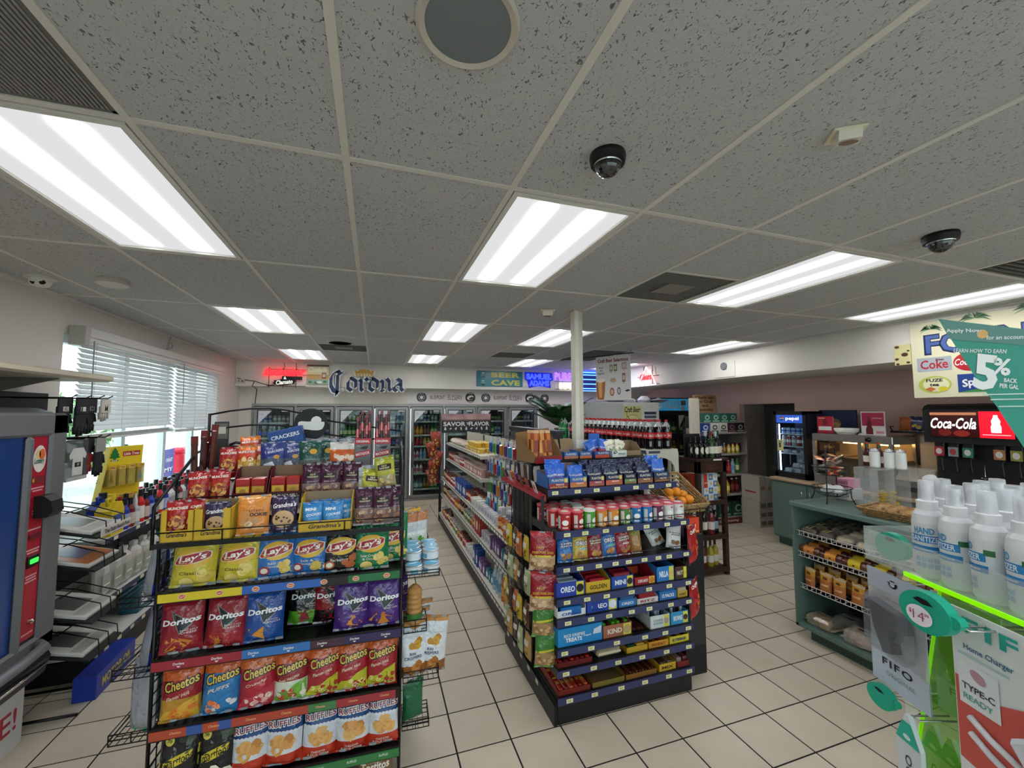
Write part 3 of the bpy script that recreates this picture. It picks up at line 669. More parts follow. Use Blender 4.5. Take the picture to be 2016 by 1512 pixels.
for x,z,r in ((0.42,-0.09,0.03),(0.52,-0.1,0.035),(0.66,-0.08,0.03)): mb.disc(x,z,r,r*0.7,f2,ink('#3f6b35'),12,1)
mb.disc(0.57,-0.09,0.05,0.02,f3,ink('#e9ead9'),12,1); mb.text('hecha con Clamato',0.48,0.03,0.2,f2,ink('#7c5a2a'),h=0.02)
ob('picture_panel',mb,t)
mb = MB(); mb.tube([(-2.225,SY-0.01,2.42),(-2.15,SY-0.012,2.395),(-1.95,SY-0.02,2.365),(-1.85,SY-0.025,2.33),(-1.74,SY-0.04,2.3),(-1.65,SY-0.05,2.31)],0.006,WIRE)
mb.tube([(-1.97,SY-0.01,2.36),(-1.995,SY-0.005,2.3),(-2.0,SY-0.004,2.288),(-2.0,YB-0.01,2.25),(-2.04,YB-0.008,1.6),(-2.06,YB-0.008,1.15)],0.006,WIRE)
ob('power_cord',mb,None,'black cord running from the red neon sign down the back wall','cord')
mb = MB(); mb.box(-2.24,-2.11,SY-0.03,SY,2.33,2.40,C('#cfc9bd',0.5),bev=0.004); mb.box(-2.15,-2.13,SY-0.034,SY-0.03,2.35,2.375,BLACK); mb.box(-2.20,-2.185,SY-0.034,SY-0.03,2.355,2.37,BLACK); ob('wall_outlet',mb,None,'cream electrical box in the corner beside the neon sign','outlet')
# Corona sign : blackletter strokes, white outline plate behind navy letters, gold crown
t = thing('letter_sign','navy blackletter beer sign with a gold crown fixed to the soffit','sign',(-0.195,YS-0.03,2.30))
LET = {
 'C': [[(0.14,0.30),(0.05,0.27),(0.0,0.18),(0.0,0.02),(0.05,-0.08),(0.13,-0.11),(0.21,-0.05)],[(0.11,0.31),(0.17,0.24),(0.22,0.30)],[(0.115,0.24),(0.115,-0.07),(0.10,-0.16)]],
 'o': [[(0.06,0.17),(0.0,0.10),(0.0,-0.02),(0.07,-0.07),(0.14,-0.01),(0.14,0.12),(0.06,0.17)]],
 'r': [[(0.0,0.15),(0.03,0.12),(0.03,-0.03),(0.06,-0.07)],[(0.07,0.14),(0.11,0.18),(0.15,0.13)]],
 'n': [[(-0.01,0.14),(0.03,0.11),(0.03,-0.02),(0.0,-0.06),(0.05,-0.07)],[(0.04,0.13),(0.10,0.18),(0.15,0.12),(0.15,-0.02),(0.19,-0.06)]],
 'a': [[(0.01,0.15),(0.06,0.18),(0.13,0.13),(0.13,-0.02),(0.17,-0.06)],[(0.12,0.06),(0.05,0.07),(0.0,0.02),(0.0,-0.03),(0.05,-0.07),(0.12,-0.01)]]}
x = -0.56
for ch,adv in (('C',0.285),('o',0.195),('r',0.18),('o',0.20),('n',0.235),('a',0.2)):
    a = MB(); b = MB(); sc = 0.94
    for st in LET[ch]:
        P = [(x+px_*sc,pz*sc-0.01) for px_,pz in st]
        nib(a,P,-0.045,-0.03,C('#e9ebee',0.45),0.052,40); nib(b,P,-0.053,-0.045,C('#1d2c52',0.4),0.034,40)
        for q in P: a.prism([(q[0]+0.028*cos(k*pi/4),q[1]+0.028*sin(k*pi/4)) for k in range(8)],-0.0455,-0.03,C('#e9ebee',0.45))
    l = ob('letter',b,t); ob('letter_outline',a,l); x += adv
for i,sx in enumerate((-0.45,0.45)):
    st_ = MB(); st_.box(sx-0.02,sx+0.02,-0.03,0.03,-0.02,0.06,C('#9a9a98',0.5)); ob('standoff',st_,t)
mb = MB(); G1 = C('#c79a45',0.4); G0 = C('#efe7d2',0.5)
cr0 = [(-0.16,0.03),(0.16,0.03),(0.20,0.15),(0.13,0.13),(0.08,0.175),(0.03,0.155),(0.0,0.20),(-0.03,0.155),(-0.08,0.175),(-0.13,0.13),(-0.20,0.15)]
mb.prism([(px_*1.0,pz+0.16) for px_,pz in cr0],-0.040,-0.03,G0)
mb.prism([(px_*0.86,pz*0.86+0.17) for px_,pz in cr0],-0.047,-0.040,G1)
for k in range(5): mb.disc(-0.1+0.05*k,0.215,0.011,0.011,FY(-0.048),G0,8,1)
mb.quadgrid(-0.13,0.13,0.232,0.238,FY(-0.048),G0); mb.quadgrid(-0.13,0.13,0.198,0.203,FY(-0.048),G0)
ob('crown',mb,t,label='gold crown')
mb = MB(); mb.box(-0.15,0.15,-0.03,0.03,0.2,0.26,C('#9a9a98',0.5)); ob('crown_bracket',mb,t)
# BEER CAVE
mb = MB(); mb.box(1.94,2.925,SY-0.018,SY,2.352,2.668,C('#2f7486',0.22,var=(3.0,'#3f8a98',0.4,0.7)),bev=0.003); f_ = FY(SY-0.0195); YL = ink('#c9c35c')
mb.text('BEER',2.55,2.59,0.62,f_,YL,h=0.105,bold=0.05,space=1.1); mb.text('CAVE',2.55,2.43,0.62,f_,YL,h=0.115,bold=0.05,space=1.1)
for z in (2.58,2.42): mb.disc(2.07,z,0.05,0.045,f_,ink('#6fa3ad'),12,1); mb.quadgrid(2.03,2.11,z-0.075,z-0.02,f_,ink('#568f9c')); mb.disc(2.07,z+0.045,0.035,0.014,FY(SY-0.0205),ink('#c3d6d8'),10,1)
ob('beer_sign',mb,None,'blue rectangular board with big yellow BEER CAVE letters','sign')
# SAMUEL ADAMS
t = thing('neon_sign','blue glowing two-line beer name sign beside the BEER CAVE board','neon sign',(3.29,SY,2.51))
mb = MB(); mb.prism([(-0.32,0.16),(0.30,0.15),(0.33,0.0),(0.26,-0.03),(0.27,-0.17),(0.0,-0.12),(-0.22,-0.18),(-0.26,-0.03),(-0.31,0.0)],-0.02,0.0,C('#141c8a',0.4,emit=0.35,emith='#1a28d0')); ob('back_plate',mb,t)
ob('upper_tube',neon_mesh('SAMUEL',0.58,0.125,0.014,BLU_N,bold=0.01),t,loc=(0,-0.035,0.065)); ob('lower_tube',neon_mesh('ADAMS',0.46,0.125,0.014,BLU_N,bold=0.01),t,loc=(0.0,-0.035,-0.075))
# PURPLE HAZE
t = thing('neon_sign','purple and warm white two-line neon sign behind the palm','neon sign',(3.93,SY,2.5))
ob('upper_tube',neon_mesh('PURPLE',0.58,0.17,0.013,PUR_N),t,loc=(0,-0.05,0.09)); ob('lower_tube',neon_mesh('HAZE',0.45,0.14,0.015,WHT_N),t,loc=(0.06,-0.05,-0.11))
mb = MB()
for z in (-0.02,0.17,-0.18): mb.rod((-0.28,-0.03,z),(0.28,-0.03,z),0.005,WIRE)
for x in (-0.2,0.2): mb.rod((x,-0.03,-0.2),(x,-0.03,0.19),0.005,WIRE); mb.rod((x,0,0.1),(x,-0.03,0.1),0.004,WIRE)
ob('frame',mb,t)
# blue sign partly behind the post and banner
t = thing('neon_sign','bright blue tube sign half hidden behind the hanging banner','neon sign',(4.52,SY,2.49))
mb = MB(); BL2 = C('#2f6bff',emit=12.0,emith='#2b55ff',name='strong_blue_neon')
for i,z in enumerate((-0.15,-0.05,0.05,0.15)): mb.rod((-0.2,-0.045,z),(0.28,-0.045,z),0.009,BL2)
mb.tube([(-0.25,-0.05,-0.2),(0.33,-0.05,-0.2),(0.33,-0.05,0.2),(-0.25,-0.05,0.2)],0.01,BL2,closed=True); ob('tube',mb,t)
mb = MB(); mb.box(-0.27,0.35,-0.02,0.0,-0.21,0.21,C('#20242c',0.5)); ob('back_plate',mb,t)
# ------------------------------------------------------------------ signs on the right soffit
t = thing('neon_sign','white mountain outline neon with red lettering on the soffit','neon sign',(XS-0.006,6.58,2.5),rot=-pi/2)
mb = MB(); mb.tube([(-0.27,-0.05,-0.17),(0.0,-0.05,0.18),(0.07,-0.05,0.08),(0.1,-0.05,0.11),(0.27,-0.05,-0.17)],0.011,COOL_N,6,closed=True); ob('mountain_tube',mb,t)
ob('red_tube',neon_mesh('Coors',0.36,0.13,0.010,RED_N,shear=0.3,bold=0.012),t,loc=(0,-0.07,-0.01)); ob('white_tube',neon_mesh('LIGHT',0.24,0.075,0.01,COOL_N),t,loc=(0.0,-0.06,-0.115))
mb = MB()
for z in (0.0,-0.16): mb.rod((-0.3,-0.03,z),(0.34,-0.03,z),0.006,WIRE)
for x in (-0.1,0.15): mb.rod((x,-0.03,-0.19),(x,-0.03,0.2),0.006,WIRE); mb.rod((x,0.0,0.1),(x,-0.03,0.1),0.005,WIRE)
mb.rod((0.25,-0.03,0.02),(0.25,-0.03,0.16),0.005,WIRE); ob('frame',mb,t)
mb = MB(); mb.box(XS-0.012,XS,4.60,4.98,2.34,2.57,C('#d9d5cd',0.6),bev=0.003); ob('access_panel',mb,None,'pale square access panel on the right soffit','panel')
mb = MB(); mb.T = Matrix.Translation((XS-0.012,4.79,2.505)) @ Matrix.Rotation(-pi/2,4,'Y'); mb.lathe([(0.058,0.0),(0.058,0.012),(0.05,0.02),(0.04,0.02)],20,C('#6f7072',0.6)); ob('soffit_speaker',mb,None,'small round grey speaker on the soffit access panel','speaker')
# ------------------------------------------------------------------ ceiling things
def dome_cam(x,y,s_,label):
    t = thing('dome_camera',label,'camera',(x,y,CE))
    mb = MB(); mb.lathe([(0.06*s_,0.0),(0.062*s_,-0.012*s_),(0.058*s_,-0.034*s_),(0.044*s_,-0.036*s_)],24,C('#0e0e10',0.45)); ob('base_ring',mb,t)
    mb = MB(); mb.lathe([(0.045*s_*sin(a),-0.034*s_-0.046*s_*cos(a)) for a in [pi/2*k/8 for k in range(8,-1,-1)]],24,C('#101114',0.05,spec=0.9,coat=1.0)); ob('dome',mb,t)
    mb = MB(); mb.lathe([(0.0465*s_,-0.040*s_),(0.048*s_,-0.036*s_)],24,C('#cfd2d4',0.2,metal=0.9),cap=False); ob('trim_ring',mb,t)
p = unproj(1196,305,'Z',CE); dome_cam(p.x,p.y,1.0,'black dome camera on the ceiling next to the middle light panel')
p = unproj(1851,462,'Z',CE); dome_cam(p.x,p.y,1.15,'black dome camera on the ceiling near the dark vent at the right')
p = unproj(922,48,'Z',CE); t = thing('ceiling_speaker','large round ceiling speaker with a grey mesh grille','speaker',(p.x,p.y,CE))
mb = MB(); mb.lathe([(0.118,0.0),(0.119,-0.006),(0.112,-0.011),(0.098,-0.007)],40,C('#c9c2b8',0.5),cap=False); ob('rim',mb,t)
mb = MB(); mb.lathe([(0.099,-0.006),(0.0,-0.008)],40,C('#7c8286',0.5,bump=(900,0.5,0.002))); ob('grille',mb,t)
p = unproj(670,674,'Z',CE); t = thing('ceiling_speaker','small round pale ceiling speaker near the back vent','speaker',(p.x,p.y,CE))
mb = MB(); mb.lathe([(0.15,0.0),(0.15,-0.008),(0.135,-0.012)],28,C('#bdbbb6',0.5),cap=False); ob('rim',mb,t); mb = MB(); mb.lathe([(0.136,-0.010),(0.0,-0.010)],28,C('#9a9995',0.6)); ob('grille',mb,t)
def motion(x,y,rz,s_,label):
    t = thing('motion_sensor',label,'sensor',(x,y,CE),rz); CRM = C('#ded6be',0.45);
    mb = MB(); mb.box(-0.062*s_,0.062*s_,-0.055*s_,0.055*s_,-0.012*s_,0.0,CRM,bev=0.003); ob('base',mb,t)
    mb = MB(); mb.prism([(-0.05*s_,-0.012*s_),(0.03*s_,-0.012*s_),(0.0,-0.055*s_),(-0.04*s_,-0.05*s_)],-0.042*s_,0.042*s_,C('#e4dfd0',0.45),fn=lambda x_,y_,z_: (y_,x_,z_)); ob('head',mb,t)
    mb = MB(); mb.T = Matrix.Translation((0,-0.022*s_,-0.054*s_)); mb.disc(0,0,0.036*s_,0.017*s_,lambda a,b: (a,b,-0.003-0.12*b*0),C('#8f7466',0.35),16,1); mb.T = Matrix.Identity(4); ob('lens',mb,t)
p = unproj(1664,262,'Z',CE); motion(p.x,p.y,radians(-35),0.75,'cream ceiling motion sensor with a brown lens')
p = unproj(1078,612,'Z',CE); motion(p.x,p.y,radians(-20),1.0,'cream ceiling sensor beside the post top')
p = unproj(222,552,'Z',CE); t = thing('smoke_detector','round white smoke detector near the left wall','detector',(p.x,p.y,CE))
mb = MB(); mb.lathe([(0.085,0.0),(0.088,-0.012),(0.085,-0.03)],28,C('#b9b4aa',0.5),cap=False); ob('base',mb,t); mb = MB(); mb.lathe([(0.085,-0.03),(0.06,-0.042),(0.0,-0.044)],28,C('#d8d5cd',0.45)); ob('cover',mb,t)
p = unproj(80,546,'Z',CE); t = thing('security_camera','white two-lens ceiling camera beside the left wall','camera',(p.x,p.y,CE))
mb = MB(); mb.lathe([(0.075,0.0),(0.075,-0.01)],24,C('#d9d7d0',0.5)); mb.lathe([(0.052,-0.01),(0.055,-0.03),(0.045,-0.055),(0.02,-0.066),(0,-0.067)],24,C('#e0ded8',0.4)); ob('body',mb,t)
for dx in (-0.022,0.022):
    mb = MB(); mb.T = Matrix.Translation((dx+0.012,-0.035,-0.045)) @ Matrix.Rotation(radians(55),4,'X'); mb.lathe([(0.015,0.0),(0.015,0.012),(0.010,0.014),(0,0.012)],14,C('#101014',0.15)); ob('lens',mb,t)
# hanging banner
pa,pb = Vector((2.86,6.03,2.62)),Vector((3.44,4.93,2.62)); d = (pb-pa).normalized()
t = thing('hanging_banner','white craft beer poster hanging from the ceiling behind the post','banner',pb,rot=atan2(d.y,d.x))
mb = MB(); mb.rod((-1.26,0,0.045),(0.02,0,0.045),0.006,WIRE); mb.rod((-1.2,0,0.045),(-1.2,0,0.094),0.003,WIRE); mb.rod((-0.02,0,0.045),(-0.02,0,0.094),0.003,WIRE); ob('rod',mb,t)
mb = MB(); W0,W1,Z0,Z1 = -0.60,-0.03,-0.62,0.03
mb.box(W0,W1,-0.002,0.002,Z0,Z1,C('#d6d4d2',0.5)); f_ = FY(-0.0035); f2 = FY(-0.0045); f3 = FY(-0.0055)
mb.text('Craft Beer Selections',(W0+W1)/2,-0.035,0.5,f_,ink('#8a2418'),h=0.055,bold=0.03); mb.text('Local\nand\nRegional',W0+0.09,-0.18,0.11,f_,ink('#4a6a74'),h=0.13)
for x,z,w,h,c in ((-0.34,-0.15,0.055,0.10,'#8c8a62'),(-0.27,-0.15,0.055,0.10,'#6d6654'),(-0.13,-0.13,0.08,0.10,'#b89a8a'),(-0.14,-0.3,0.05,0.13,'#94604c')):
    mb.quadgrid(x-w/2,x+w/2,z-h/2,z+h/2,f_,ink(c)); mb.quadgrid(x-w/3,x+w/3,z-h/4,z+h/4,f2,ink('#c9beaa')); mb.text('IPA',x,z-h/2-0.015,0.03,f_,BK,h=0.01)
mb.disc(-0.31,-0.33,0.05,0.035,f_,ink('#c2a17e'),16,1); mb.disc(-0.33,-0.50,0.035,0.06,f_,ink('#a1382c'),16,1); mb.disc(-0.33,-0.50,0.022,0.04,f2,ink('#d9b79c'),16,1); mb.disc(-0.22,-0.49,0.028,0.055,f_,ink('#5a5c5e'),16,1); mb.disc(-0.22,-0.49,0.015,0.035,f2,ink('#c9ccce'),12,1)
mb.flat([(-0.13,-0.49),(-0.09,-0.505),(-0.04,-0.485),(-0.06,-0.475),(-0.09,-0.472)],f_,BK)
mb.flat([(W0+0.005,-0.36),(W0+0.005,-0.56),(W0+0.03,-0.61),(W0+0.13,-0.61),(W0+0.15,-0.5),(W0+0.16,-0.33),(W0+0.04,-0.32)],f_,ink('#b06a35')); mb.flat([(W0+0.03,-0.33),(W0+0.06,-0.58),(W0+0.10,-0.58),(W0+0.11,-0.33)],f2,ink('#dba866')); mb.disc(W0+0.09,-0.325,0.07,0.03,f3,ink('#efe6d4'),14,1)
ob('sheet',mb,t)
for x in (W0+0.02,W1-0.02): mb = MB(); mb.rod((x,0,0.02),(x,0,0.05),0.004,WIRE); ob('hook',mb,t)
# ------------------------------------------------------------------ blinds on the left window
def slat_mat():
    m = bpy.data.materials.new('blind_slat'); m.use_nodes = True; nt = m.node_tree; b = nt.nodes['Principled BSDF']; out = [n for n in nt.nodes if n.type == 'OUTPUT_MATERIAL'][0]
    b.inputs['Base Color'].default_value = lin('#dcdcda'); b.inputs['Roughness'].default_value = 0.45
    t = nt.nodes.new('ShaderNodeBsdfTranslucent'); t.inputs[0].default_value = lin('#e6ecf2'); mx = nt.nodes.new('ShaderNodeMixShader'); mx.inputs[0].default_value = 0.14
    nt.links.new(b.outputs[0],mx.inputs[1]); nt.links.new(t.outputs[0],mx.inputs[2]); nt.links.new(mx.outputs[0],out.inputs[0]); return m
SLM = slat_mat()
def blind(y0,y1,zb,label,tilt_end):
    t = thing('window_blind',label,'blind',(XL+0.055,(y0+y1)/2,zb)); L = (y1-y0)/2; top = 2.44-zb
    mb = MB(); mb.box(-0.03,0.03,-L,L,top-0.045,top,C('#d5d5d2',0.4),bev=0.004); ob('headrail',mb,t)
    sm = MB(); sm.T = Matrix.Rotation(radians(52),4,'Y'); sm.box(-0.025,0.025,-L+0.004,L-0.004,-0.0013,0.0013,SLM); sm = sm.mesh('slat')
    n = int((top-0.09)/0.041)
    for k in range(n): ob('slat',sm,t,loc=(0,0,top-0.075-0.041*k),rot=(radians(tilt_end*max(0,k-n+5)),0,0))
    for i in range(4):
        s2 = MB(); s2.box(-0.027,0.027,-L+0.004,L-0.004,0.006*i+0.02,0.006*i+0.0235,SLM); ob('slat',s2,t,loc=(0,0,0.002*i),rot=(radians(tilt_end*5),0,0))
    mb = MB(); mb.box(-0.028,0.028,-L,L,0.0,0.018,C('#d8d8d6',0.4),bev=0.004); ob('bottom_rail',mb,t,rot=(radians(tilt_end*5),0,0))
    for f in (-0.8,-0.28,0.28,0.8):
        c = MB(); c.rod((0.027,f*L,0.0),(0.027,f*L,top-0.03),0.0016,C('#c2c0bb',0.6),4); ob('ladder_cord',c,t)
    w = MB(); w.rod((0.05,-L+0.09,top-0.5),(0.045,-L+0.09,top-0.03),0.005,C('#a8a8a6',0.3),6); ob('tilt_wand',w,t)
blind(4.10,5.70,1.615,'long white slatted blind over the window behind the air freshener display',0.12)
blind(5.76,7.16,1.60,'shorter white slatted blind beside the back corner',-0.12)
mb = MB(); mb.box(XL+0.005,XL+0.11,4.06,4.12,2.36,2.51,C('#b9b6ae',0.5),bev=0.004); mb.box(XL+0.085,XL+0.105,4.13,7.20,2.435,2.51,C('#d3d1cc',0.45),bev=0.004); mb.box(XL,XL+0.1,7.18,7.2,2.435,2.51,C('#d3d1cc',0.45)); mb.box(XL,XL+0.1,4.13,7.2,2.503,2.511,C('#c6c4be',0.45))
ob('blind_valance',mb,None,'white box valance running above both window blinds','valance')
mb = MB(); P = [(XL+0.02,5.68,2.71),(XL+0.02,5.66,2.66),(XL+0.02,5.63,2.60),(XL+0.02,5.66,2.56),(XL+0.02,5.72,2.575),(XL+0.02,5.73,2.62),(XL+0.02,5.69,2.64),(XL+0.02,5.65,2.62),(XL+0.02,5.62,2.56),(XL+0.02,5.60,2.49)]
mb.tube(P,0.006,C('#bab6ac',0.5)); ob('coiled_cable',mb,None,'coil of pale cable hanging above the window','cable')
# things outside the window
mb = MB(); mb.box(-2.95,-2.93,7.42,7.74,0.3,1.28,C('#4a4aa8',0.5));
for i,z in enumerate((1.12,0.98,0.84,0.70)): mb.text(('I WANT','MY','COFFEE','HOT')[i],0,0,0.22+0.05*(i % 2),FX(-2.928,7.58,z,1),ink('#e8ecf6'),h=0.06)
mb.box(-2.96,-2.92,7.45,7.7,-0.12,0.3,C('#55585c',0.5)); ob('pavement_sign',mb,None,'purple sign with white lettering standing outside the window','sign')
mb = MB(); mb.box(-3.02,-2.86,7.86,8.08,-0.12,1.2,C('#d8263e',0.4),bev=0.04); mb.box(-3.03,-2.85,7.84,8.1,1.2,1.28,C('#e2344a',0.4),bev=0.03); ob('waste_bin',mb,None,'bright red bin standing outside the window','bin')
def bush(x,y,s_,label,seed):
    r = random.Random(seed); t = thing('shrub',label,'shrub',(x,y,-0.12)); mb = MB(); G = [C('#4f7a3c',0.6),C('#6a9650',0.6),C('#3c6230',0.6)]
    for k in range(420):
        a,b_ = r.uniform(0,6.28),r.uniform(-0.2,1.5); R = s_*r.uniform(0.55,1.0); p = Vector((R*cos(a)*cos(b_),R*sin(a)*cos(b_),0.5*s_+R*sin(b_)))
        q = Vector((r.uniform(-1,1),r.uniform(-1,1),r.uniform(-1,1))).normalized(); u = q.orthogonal().normalized()*0.05*s_; w_ = q.cross(u).normalized()*0.1*s_
        mb.add([p-u,p+w_,p+u,p-w_],[(0,1,2,3)],G[k % 3])
    ob('foliage',mb,t); mb = MB(); mb.cyl(0.06*s_,0,0,0,0.7*s_,C('#5a4632',0.8),7,0.04*s_); ob('stem',mb,t)
bush(-6.5,8.5,1.2,'round green shrub across the pavement outside',3); bush(-7.5,13.0,1.6,'tall green shrub far outside beyond the bin',4)
# ------------------------------------------------------------------ canopy shelf on the left wall
t = thing('wall_canopy','cream shelf canopy fixed to the left wall above the glove rack','shelf',(XL,2.6,2.05))
mb = MB(); mb.prism([(0.0,0.0),(0.44,0.0),(0.465,0.012),(0.465,0.035),(0.44,0.047),(0.0,0.06)],-1.6,1.12,C('#cfc4ae',0.5),fn=lambda a,b,c: (a,b,c)); ob('board',mb,t)
for y in (-0.4,0.75): mb = MB(); mb.prism([(0.0,-0.10),(0.03,-0.10),(0.36,-0.005),(0.36,0.0),(0,0)],y,y+0.02,C('#6d675d',0.6)); ob('bracket',mb,t)
# ------------------------------------------------------------------ glove rack
t = thing('peg_rack','black peg rack on the wall above the newspapers','rack',(XL,3.5,1.35));
mb = MB(); mb.box(0.0,0.03,-0.3,0.36,0.0,0.62,C('#141416',0.5)); ob('back_panel',mb,t)
PEGS = [(3.42,1.93),(3.56,1.93),(3.70,1.935),(3.80,1.935),(3.56,1.655),(3.70,1.655),(3.80,1.655)]
for y,z in PEGS:
    mb = MB(); mb.tube([(0.03,y-3.5,z-1.35),(0.40,y-3.5,z-1.35),(0.43,y-3.5,z-1.33)],0.004,WIRE); ob('peg',mb,t)
def glove(y,z,x,col,label,hand=True,w=0.11,h=0.24,txt=None,cardc='#1c1d20',fing=5):
    """pack of gloves hung on a peg, card facing +X"""
    mb = MB(); c = C(col,0.8,bump=(120,0.4,0.004)); k = C(cardc,0.4)
    mb.box(-0.004,0.004,-w/2,w/2,-0.10,0.0,k); mb.box(-0.018,-0.004,-w*0.44,w*0.44,-h*0.72,-0.05,c,bev=0.007)
    for i in range(fing-1):
        yy_ = -w*0.36+w*0.24*i; L = (0.05,0.065,0.06,0.045)[i % 4]; mb.rod((-0.011,yy_,-h*0.70),(-0.011,yy_*1.08,-h*0.70-L),0.0125,c,8,0.009)
    mb.rod((-0.011,w*0.42,-h*0.42),(-0.011,w*0.62,-h*0.62),0.0125,c,8,0.009)
    if txt: mb.quadgrid(-w*0.2,w*0.2,-0.085,-0.055,FX(0.005,0,0,1),ink('#d8d5cb')); mb.text(txt,0,-0.07,w*0.3,FX(0.006,0,0,1),ink('#222222'))
    ob('work_gloves',mb,None,label,'gloves','gloves hanging on the wall pegs',loc=(x,y,z-0.004))
glove(3.44,1.93,-1.90,'#17181a','black work gloves in a pack nearest the lottery machine',txt='XL',h=0.26,w=0.13)
glove(3.57,1.93,-1.88,'#1b1c20','black work gloves carded with a white size tag',txt='L',h=0.27,w=0.13)
glove(3.70,1.935,-1.90,'#121315','plain black knit gloves on an upper peg',txt='M',h=0.26)
glove(3.80,1.935,-1.87,'#b7b0a6','grey glove pack on the last upper peg',txt='M',h=0.14,cardc='#cfcabf')
glove(3.70,1.655,-1.90,'#8c1c22','dark red gloves on a lower peg',h=0.27)
glove(3.79,1.655,-1.88,'#141416','fluffy black gloves hanging by the window edge',h=0.30,cardc='#9a9a96')
mb = MB(); mb.box(-0.012,0.0,-0.105,0.105,-0.27,0.0,hazy('#5a5b5e',0.75),bev=0.004); f_ = FX(0.0015,0,0,1); mb.flat([(-0.05,-0.235),(0.05,-0.235),(0.05,-0.12),(0.075,-0.13),(0.085,-0.10),(0.05,-0.055),(-0.05,-0.055),(-0.085,-0.10),(-0.075,-0.13),(-0.05,-0.12)],f_,ink('#d6d4ce'))
mb.quadgrid(-0.03,0.03,-0.18,-0.15,FX(0.0025,0,0,1),BLACK); mb.text('M',0,-0.165,0.018,FX(0.0035,0,0,1),ink('#eeeeee')); mb.quadgrid(-0.1,0.1,-0.268,-0.245,f_,ink('#b9b7b0'))
ob('shirt_pack',mb,None,'dark pouch printed with a white t-shirt hanging on a lower peg','pack',loc=(-1.885,3.565,1.651))
# ------------------------------------------------------------------ left shelving with car fluids
GX1 = -1.78; SHW = C('#d3d2cd',0.45); DK = C('#1a1a1c',0.5)
t = thing('wall_gondola','low white shelving of car care products along the left window','shelving',(XL+0.02,3.72,0.0))
def LW(n,*a,m=SHW,par=None,bev=0.0): mb = MB(); mb.box(*a,m,bev=bev); return ob(n,mb,par or t)
D = GX1-XL-0.02; LN = 3.35
LW('base',0,D-0.02,0,LN,0,0.15,m=DK); LW('back_panel',0,0.02,0,LN,0.15,1.05,m=C('#33363a',0.5,bump=(60,0.8,0.01)));
for z,dd in ((0.17,D),(0.50,D-0.02),(0.935,D)):
    s_ = LW('shelf',0.02,dd-0.004,0,LN,z-0.03,z); LW('price_rail',dd-0.004,dd,0,LN,z-0.032,z+0.002,m=C('#23284a',0.4),par=s_)
    tg = MB(); tg.box(0,0.0015,-0.025,0.025,-0.013,0.013,C('#d9d6b4',0.5)); tgm = tg.mesh('price_tag')
    for k in range(20):
        if random.random() < 0.75: ob('price_tag',tgm,s_,loc=(dd,0.1+0.16*k+random.uniform(-.02,.02),z-0.015))
for y in (0.0,1.1,2.2,LN-0.03): LW('upright',0.0,0.03,y,y+0.03,0,1.12,m=DK)
def fluid(body,cap,label,w,d,h,shape):
    mb = MB(); b = C(body,0.35); c = C(cap,0.4); l = C(label,0.4)
    if shape == 'jug':      # flat jug with shoulder and offset neck
        mb.prism([(-w/2,0),(w/2,0),(w/2,h*0.6),(w*0.28,h*0.8),(-w*0.08,h*0.8),(-w*0.22,h*0.72),(-w/2,h*0.62)],-d/2,d/2,b,fn=lambda x,y,z: (y,x,z))
        mb.lathe([(0.019,h*0.78,b),(0.019,h*0.86,c),(0.024,h*0.86,c),(0.024,h,c)],12,cy=w*0.1); mb.tube([(0,-w*0.16,h*0.7),(0,-w*0.28,h*0.9),(0,w*0.02,h*0.9)],0.011,b,6)
        mb.quadgrid(-w*0.36,w*0.36,h*0.08,h*0.5,FX(d/2+0.001,0,0,1),l)
        mb.quadgrid(-w*0.2,w*0.2,h*0.2,h*0.36,FX(d/2+0.002,0,0,1),C('#e8e4da',0.4))
    else:
        r = w/2
        mb.lathe([(r*0.92,0,b),(r,0.006,b),(r,h*0.12,l),(r*1.01,h*0.125,l),(r*1.01,h*0.5,b),(r,h*0.505,b),(r*0.97,h*0.62),(r*0.5,h*0.74,b),(r*0.36,h*0.78,c),(r*0.48,h*0.78,c),(r*0.44,h,c)],12)
        if shape == 'funnel': mb.lathe([(r*0.35,h*0.95,c),(r*0.2,h*1.2,c)],8)
    return mb.mesh('fluid_bottle')
FL = [('yellow antifreeze jug with a blue label',fluid('#d8bc2a','#d8bc2a','#2f4f8f',0.16,0.10,0.26,'jug')),('blue fluid bottle with a black cap',fluid('#2340a8','#131316','#9fb0d6',0.07,0.05,0.21,'r')),
      ('dark red fluid bottle',fluid('#7a1c20','#131316','#c9b9a8',0.062,0.05,0.2,'r')),('clear grey fluid bottle with a white spout',fluid('#a7aeb4','#d9dcde','#d8d8d4',0.065,0.05,0.18,'funnel')),
      ('bright red fluid bottle with a black neck',fluid('#cf2418','#141416','#e6e0d6',0.062,0.05,0.235,'r')),('black oil bottle with a grey label',fluid('#1b1b1d','#151517','#8f8b86',0.066,0.05,0.2,'r')),
      ('white bottle with a black cap',fluid('#d9dbdc','#151517','#c23a30',0.078,0.05,0.22,'r')),('white bottle with a red cap',fluid('#d3d4d2','#b3202a','#9a9aa0',0.064,0.05,0.2,'r')),('blue jug with a dark cap',fluid('#1f3c9e','#131316','#d8d6cf',0.15,0.09,0.26,'jug'))]
def putf(i,x,y,z,rot=0): n,me = FL[i]; ob('fluid_bottle',me,None,n+' on the upper shelf below the window','bottle','car fluids on the left window shelving',loc=(x,y,z),rot=rot,scale=(1,1,1.12))
putf(0,-1.845,3.88,0.9355); r = random.Random(11); seq = [1,2,3,4,2,1,5,4,5,2,5,1,5,2]
y = 4.02
for k in range(30):
    putf(seq[k % len(seq)] if k < 8 else r.choice((5,5,2,1,7)),-1.825+r.uniform(-.004,.004),y,0.9355,r.uniform(-.3,.3)); y += 0.0785
y = 3.92
